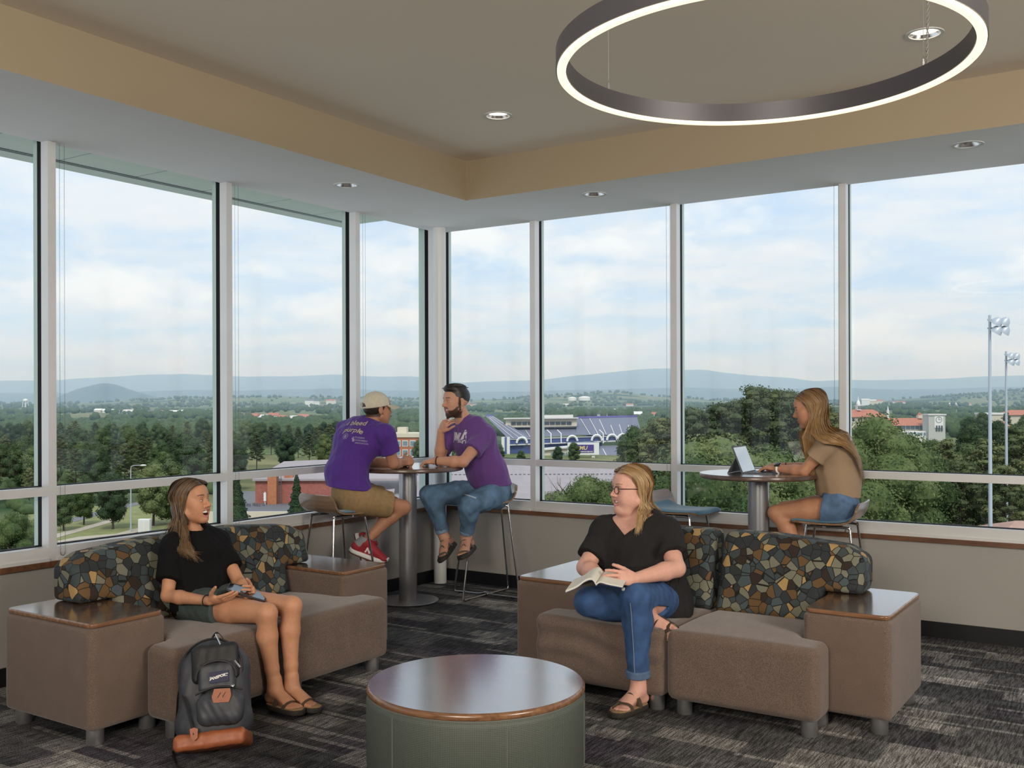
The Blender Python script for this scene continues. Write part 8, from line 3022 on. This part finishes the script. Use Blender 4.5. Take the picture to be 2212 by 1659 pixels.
for cx in (1190, 1212, 1303):
 quad('pier', [(cx - 1.2, 958, -10), (cx + 1.2, 958, -10), (cx + 1.2, 936, -10), (cx - 1.2, 936, -10)], 'white_panel', st, 0.6)
 quad('brace', [(cx - 1.0, 937, -10), (cx + 0.6, 936, -10), (cx - 8, 928, -9), (cx - 9.2, 929, -9)], 'white_panel', st, 0.6)
lo_ = quad('lower_stand', [(1292, 1003, -32), (1372, 1003, -32), (1352, 962, -10), (1296, 964, -10)], 'seat_blue', st)
for k in range(4):
 quad('aisle', [(1318 + k * 16, 1002, -32.4), (1320.5 + k * 16, 1002, -32.4), (1300 + k * 14, 965, -10.6), (1298.5 + k * 14, 965, -10.6)], 'concrete_light', lo_, 0.1)
quad('concourse_wall', [(1100, 1003, -8), (1300, 1003, -8), (1300, 955, -8), (1100, 962, -8)], 'stadium_blue', st, 2)
quad('end_tower', [(1083, 990, -12), (1101, 990, -12), (1101, 944, -12), (1083, 944, -12)], 'white_panel', st, 3)
quad('tower_stripe', [(1090, 990, -12.4), (1094.5, 990, -12.4), (1094.5, 944, -12.4), (1090, 944, -12.4)], 'stadium_blue', st, 0.3)
fh = quad('field_house', [(1170, 1003, -24), (1232, 1003, -24), (1232, 966, -24), (1170, 972, -24)], 'cream_wall', st, 10)
quad('roof', [(1168, 974, -25), (1234, 968, -25), (1234, 965, -25), (1168, 971, -25)], 'concrete_light', fh, 12)
for k in range(5):
 x = 1190 + k * 8
 quad('window', [(x, 985, -24.4), (x + 6, 985, -24.4), (x + 6, 978, -24.4), (x, 978, -24.4)], 'window_blue', fh, 0.2)


sb = thing('scoreboard', 'white framed scoreboard with a purple screen reading JMU, facing the windows', 'scoreboard', ex(1260, SD - 40), YAW)
d = SD - 40
mm = d / FOC
z0, z1 = zat(983, d) - GZ, zat(956.5, d) - GZ
MB().box((-34 * mm, 0, z0), (34 * mm, 2.2, z1)).build('housing', MATS['white_panel'], sb)
scn = MB().box((-27 * mm, -0.15, zat(978.5, d) - GZ), (22.5 * mm, 0.0, zat(961, d) - GZ)).build('screen', MATS['screen_purple'], sb)
for txt, size, x, y, mat, sh, bold in (('JMU', 11.5 * mm, -2.3, 968.5, 'gold', 0.25, 0.05), ('NATIONAL CHAMPIONS 2004 2016', 2.9 * mm, -2.3, 976.2, 'letter_white', 0, 0.02)):
 me = text_mesh(txt, size, 0.02, bold, sh); me.materials.append(MATS[mat])
 ob = bpy.data.objects.new('lettering', me); link(ob, scn); ob.location = (x * mm, -0.2, zat(y, d) - GZ); ob.rotation_euler = (PI / 2, 0, 0)
me = text_mesh('JAMES MADISON UNIVERSITY', 4.4 * mm, 0.05, 0.03); me.materials.append(MATS['stadium_blue'])
ob = bpy.data.objects.new('lettering', me); link(ob, sb); ob.location = (0, 0.3, zat(954.2, d) - GZ); ob.rotation_euler = (PI / 2, 0, 0)
MB().box((-33 * mm, 0.2, z1), (33 * mm, 0.5, z1 + 0.1)).build('letter_rail', MATS['stadium_blue'], sb)
for x in (-20, 18):
 MB().box((x * mm, 0.4, 0), ((x + 7) * mm, 1.6, z0)).build('support', MATS['concrete_light'], sb)

# ---------------------------------------------------------------- campus with the clock tower
CD = 540.0


def campus_obj(name, label, cat, pxx, depth):
 t = thing(name, label, cat, ex(pxx, depth), YAW)
 return t, depth / FOC


t, mm = campus_obj('tiled_hall', 'hall with a red tiled roof and white cupola right of the mullion', 'building', 1875, CD + 40)
d = CD + 40
zz = lambda y: zat(y, d) - GZ
MB().box((-40 * mm, 0, 0), (38 * mm, 16, zz(903))).build('wall', MATS['cream_wall'], t)
MB().add([(-42 * mm, -1, zz(903)), (42 * mm, -1, zz(903)), (42 * mm, 17, zz(903)), (-42 * mm, 17, zz(903)), (-38 * mm, 8, zz(887)), (22 * mm, 8, zz(887))], [(0, 1, 5, 4), (1, 2, 5), (2, 3, 4, 5), (3, 0, 4)]).build('roof', MATS['roof_tile'], t)
for k in range(6):
 MB().box(((-34 + k * 12) * mm, -0.2, zz(912)), ((-29 + k * 12) * mm, 0, zz(905.5))).build('window', MATS['window_dark'], t)
cup = MB().box((-16 * mm, 5, zz(889)), (-8 * mm, 9, zz(876))).build('cupola', MATS['white_panel'], t)
for k in range(3):
 MB().box(((-15.2 + 2.6 * k) * mm, 4.8, zz(886.5)), ((-13.6 + 2.6 * k) * mm, 5.0, zz(879))).build('louvre', MATS['window_dark'], cup)
MB().lathe([(4.6 * mm, 0), (4.8 * mm, 0.4), (3.6 * mm, 1.6), (1.6 * mm, 2.4), (0.3, 3.4), (0.05, 5.0)], 10, (-12 * mm, 7, zz(876))).build('dome', MATS['white_panel'], cup)
t, mm = campus_obj('tiled_wing', 'long low wing with a red tiled roof beside the clock tower', 'building', 1955, CD)
d = CD
MB().box((-48 * mm, 0, 0), (52 * mm, 14, zz(922))).build('wall', MATS['cream_wall'], t)
MB().box((-30 * mm, -0.2, zz(930)), (50 * mm, 0, zz(922))).build('glass_front', MATS['window_blue'], t)
for k in range(9):
 MB().box(((-30 + k * 10) * mm, -0.5, zz(932)), ((-29 + k * 10) * mm, -0.2, zz(922))).build('pier', MATS['concrete_light'], t)
MB().add([(-50 * mm, -2, zz(922)), (53 * mm, -2, zz(922)), (53 * mm, 15, zz(922)), (-50 * mm, 15, zz(922)), (-42 * mm, 7, zz(906)), (50 * mm, 7, zz(906))], [(0, 1, 5, 4), (1, 2, 5), (2, 3, 4, 5), (3, 0, 4)]).build('roof', MATS['roof_tile'], t)
MB().box((-30 * mm, -9, 0), (55 * mm, -1, zz(933))).build('terrace', MATS['white_panel'], t)
for k in range(12):
 MB().box(((-27 + k * 6.5) * mm, -9.2, zz(942)), ((-23 + k * 6.5) * mm, -9, zz(936))).build('window', MATS['window_blue'], t)
cp = MB().box((37 * mm, 5, zz(907)), (46 * mm, 8, zz(900))).build('roof_turret', MATS['cream_wall'], t)
MB().lathe([(5.6 * mm, 0), (0.1, 1.8)], 4, (41.5 * mm, 6.5, zz(900))).build('turret_roof', MATS['roof_tile'], cp)
t, mm = campus_obj('clock_tower', 'square pale clock tower at the end of the tiled wing', 'clock tower', 2024, CD - 12)
d = CD - 12
simple('tower_stone', (0.46, 0.46, 0.43), 0.8)
MB().box((-18 * mm, 0, 0), (18 * mm, 8, zz(900))).build('shaft', MATS['tower_stone'], t)
MB().box((-19.5 * mm, -0.5, zz(900)), (19.5 * mm, 8.5, zz(897))).build('cornice', MATS['concrete_light'], t)
pn = MB().box((-6 * mm, -0.3, zz(927)), (13 * mm, 0, zz(902))).build('clock_panel', MATS['white_panel'], t)
MB().tube([(3.5 * mm + 6.3 * mm * math.cos(a), -0.35, zz(909.5) + 6.3 * mm * math.sin(a)) for a in np.linspace(0, 2 * PI, 25)[:-1]], 0.12, 5, closed=True).build('clock_rim', MATS['roof_dark'], pn)
MB().box((3.5 * mm - 0.1, -0.45, zz(909.5)), (3.5 * mm + 0.1, -0.35, zz(904.8))).build('clock_hand', MATS['roof_dark'], pn)
MB().box((3.5 * mm, -0.45, zz(909.6)), (7.2 * mm, -0.35, zz(908.9))).build('clock_hand', MATS['roof_dark'], pn)
for k in range(3):
 MB().box(((-3 + 5.5 * k) * mm, -0.4, zz(934)), ((0.5 + 5.5 * k) * mm, -0.2, zz(922))).build('window', MATS['window_dark'], t)
t, mm = campus_obj('church_steeple', 'slender white church steeple between the tiled roofs', 'steeple', 1918, 760)
d = 760
MB().box((-2.2 * mm, -0.7, 0), (2.2 * mm, 0.7, zz(890))).build('belfry', MATS['white_panel'], t)
MB().lathe([(2.4 * mm, 0), (0.06, zz(879) - zz(890))], 8, (0, 0, zz(890))).build('spire', MATS['white_panel'], t)
t, mm = campus_obj('tiled_house', 'pale flat building with a red hipped roof at the right edge', 'building', 2180, CD + 60)
d = CD + 60
MB().box((-50 * mm, 0, 0), (60 * mm, 14, zz(899))).build('wall', MATS['cream_wall'], t)
MB().box((-52 * mm, -0.5, zz(899)), (-8 * mm, 14, zz(895))).build('parapet', MATS['white_panel'], t)
MB().add([(-10 * mm, -1, zz(900)), (62 * mm, -1, zz(900)), (62 * mm, 15, zz(900)), (-10 * mm, 15, zz(900)), (14 * mm, 7, zz(889)), (58 * mm, 7, zz(889))], [(0, 1, 5, 4), (1, 2, 5), (2, 3, 4, 5), (3, 0, 4)]).build('roof', MATS['roof_tile'], t)
t, mm = campus_obj('small_house', 'small pale house with a red roof behind the far light pole', 'house', 2168, 470)
d = 470
MB().box((-14 * mm, 0, 0), (14 * mm, 8, zz(924))).build('wall', MATS['cream_wall'], t)
MB().add([(-16 * mm, -0.6, zz(924)), (16 * mm, -0.6, zz(924)), (16 * mm, 8.6, zz(924)), (-16 * mm, 8.6, zz(924)), (-9 * mm, 4, zz(915)), (9 * mm, 4, zz(915))], [(0, 1, 5, 4), (1, 2, 5), (2, 3, 4, 5), (3, 0, 4)]).build('roof', MATS['roof_tile'], t)
for k in range(3):
 MB().box(((-10 + 8 * k) * mm, -0.1, zz(934)), ((-6 + 8 * k) * mm, 0.0, zz(927))).build('window', MATS['window_dark'], t)

# ---------------------------------------------------------------- light poles, pavilion, water tower, tanks, houses
def light_pole(pxx, d, ytop, label, w, heads):
 t = thing('light_pole', label, 'light pole', ex(pxx, d), YAW)
 mm = d / FOC
 H_ = zat(ytop, d) - GZ
 MB().tube([(0, 0, 0), (0, 0, H_)], [w * 1.25 * mm, w * 0.62 * mm], 14).build('pole', MATS['pole_grey'], t, smooth=True)
 for (yy, n) in heads:
  z = zat(yy, d) - GZ
  MB().box((-0.15, -0.06, z - 0.05), (0.95, 0.06, z + 0.05)).build('cross_arm', MATS['pole_grey'], t)
  for k in range(n):
   hd = MB().lathe([(0.12, 0.55), (0.30, 0.38), (0.40, 0.10), (0.42, 0.0), (0.34, 0.03)], 14, (0, 0, 0)).build('lamp_head', MATS['pole_grey'], t, smooth=True)
   hd.location = (0.28 + 0.55 * k, -0.25, z - 0.35); hd.rotation_euler = (0.35, 0.5, 0)
   MB().lathe([(0.001, 0.03), (0.38, 0.03)], 14, caps=False).build('lens', MATS['white_panel'], hd)
 return t


light_pole(2138.5, 72, 684, 'tall grey light pole with four lamp heads, the nearer of the two', 4.6, [(694, 2), (712, 2)])
light_pole(2173.5, 104, 762, 'grey light pole with lamp heads, the farther one at the right', 3.4, [(769, 2), (782, 2)])
pv = thing('pavilion', 'brown hipped pavilion roof at the foot of the light poles', 'pavilion', ex(2200, 92), YAW)
mm = 92 / FOC
ze, zp = zat(1146, 92) - GZ, zat(1128, 92) - GZ
MB().add([(-62 * mm, -2.5, ze), (62 * mm, -2.5, ze), (62 * mm, 2.5, ze), (-62 * mm, 2.5, ze), (-8 * mm, 0, zp), (8 * mm, 0, zp)], [(0, 1, 5, 4), (1, 2, 5), (2, 3, 4, 5), (3, 0, 4), (0, 3, 2, 1)]).build('roof', MATS['pavilion_roof'], pv)
for sx in (-1, 1):
 for sy in (-2, 2):
  MB().box((sx * 55 * mm - 0.12, sy - 0.12, 0), (sx * 55 * mm + 0.12, sy + 0.12, ze)).build('post', MATS['pole_grey'], pv)
cb_ = thing('control_cabinet', 'pale upright cabinet beside the farther light pole', 'cabinet', ex(2183, 101), YAW)
MB().soft_prism(dense(rrect(-0.14, -0.1, 0.14, 0.1, 0.02), 0.1), 0.0, zat(1110, 101) - GZ, 0.03, 2).build('body', MATS['white_panel'], cb_)
MB().box((-0.11, -0.12, 7.0), (0.11, -0.1, zat(1113, 101) - GZ)).build('door', MATS['concrete_light'], cb_)

d = 2600
wz = ground_z((55 - PCX) / FOC, d)
wt_ = thing('water_tower', 'white water tower on legs near the left horizon', 'water tower', ex(55, d, wz), YAW)
ht = zat(858, d) - wz
MB().lathe([(0.1, ht), (4, ht - 0.8), (6.2, ht - 3.5), (6.4, ht - 5.5), (4.5, ht - 8.5), (1.6, ht - 10)], 20).build('tank', MATS['white_panel'], wt_, smooth=True)
MB().tube([(0, 0, 0), (0, 0, ht - 9)], 1.7, 10).build('riser', MATS['white_panel'], wt_, smooth=True)
for k in range(6):
 a = k * PI / 3
 MB().tube([(9.5 * math.cos(a), 9.5 * math.sin(a), 0), (6 * math.cos(a), 6 * math.sin(a), ht - 5)], 0.45, 6).build('leg', MATS['white_panel'], wt_)
for pxx, w, lb in ((1236, 9, 'smaller of two white domed tanks on the far hillside'), (1262.5, 12.5, 'larger of two white domed tanks on the far hillside')):
 d = 3000
 tk = thing('domed_tank', lb, 'water tank', ex(pxx, d, zat(861.5, d)), YAW, 'white domed tanks')
 R = w * d / FOC
 MB().lathe([(R, -6), (R, R * 0.16)], 24).build('wall', MATS['white_panel'], tk, smooth=True)
 MB().lathe([(R, R * 0.16), (R * 0.8, R * 0.30), (R * 0.4, R * 0.40), (0.1, R * 0.44)], 24).build('dome', MATS['white_panel'], tk, smooth=True)
random.seed(3)
spots = [(210, 889), (228, 890), (245, 888), (275, 892), (330, 893), (352, 889), (372, 891), (395, 890), (420, 888), (452, 890), (545, 897), (565, 900), (590, 896), (612, 901), (640, 902), (655, 899), (712, 893), (683, 865), (668, 864), (715, 864),
         (1228, 876), (1306, 896), (1324, 893), (1360, 876), (1375, 896), (1410, 912), (1180, 884), (1015, 874), (1022, 872), (1130, 893), (1900, 868), (1930, 870), (1945, 872), (2060, 880), (2090, 882), (1870, 866), (1885, 868)]
for i, (x, y) in enumerate(spots):
 d = 1100 if y > 893 else 1700 if y > 884 else 2600
 s_ = (x - PCX) / FOC
 zg = ground_z(s_, d)
 hs = thing('distant_house', ('low' if y > 893 else 'far' if y < 884 else 'small') + ' pale house in the valley seen through ' + pane_name(x), 'house', ex(x, d, zg), YAW + random.uniform(-0.6, 0.6), 'small houses in the valley')
 zt_ = zat(y, d) - zg
 wd_ = random.uniform(5, 9) * d / 1700
 MB().box((-wd_, 0, -2), (wd_, 8, max(zt_, 4))).build('wall', MATS[random.choice(['white_panel', 'white_panel', 'cream_wall', 'concrete_light'])], hs)
 zt_ = max(zt_, 4)
 MB().add([(-wd_ - 0.5, -0.6, zt_), (wd_ + 0.5, -0.6, zt_), (wd_ + 0.5, 8.6, zt_), (-wd_ - 0.5, 8.6, zt_), (-wd_, 4, zt_ + 3), (wd_, 4, zt_ + 3)], [(0, 1, 5, 4), (1, 2, 5), (2, 3, 4, 5), (3, 0, 4)]).build('roof', MATS[random.choice(['roof_dark', 'concrete_light', 'roof_tile', 'white_panel'])], hs)
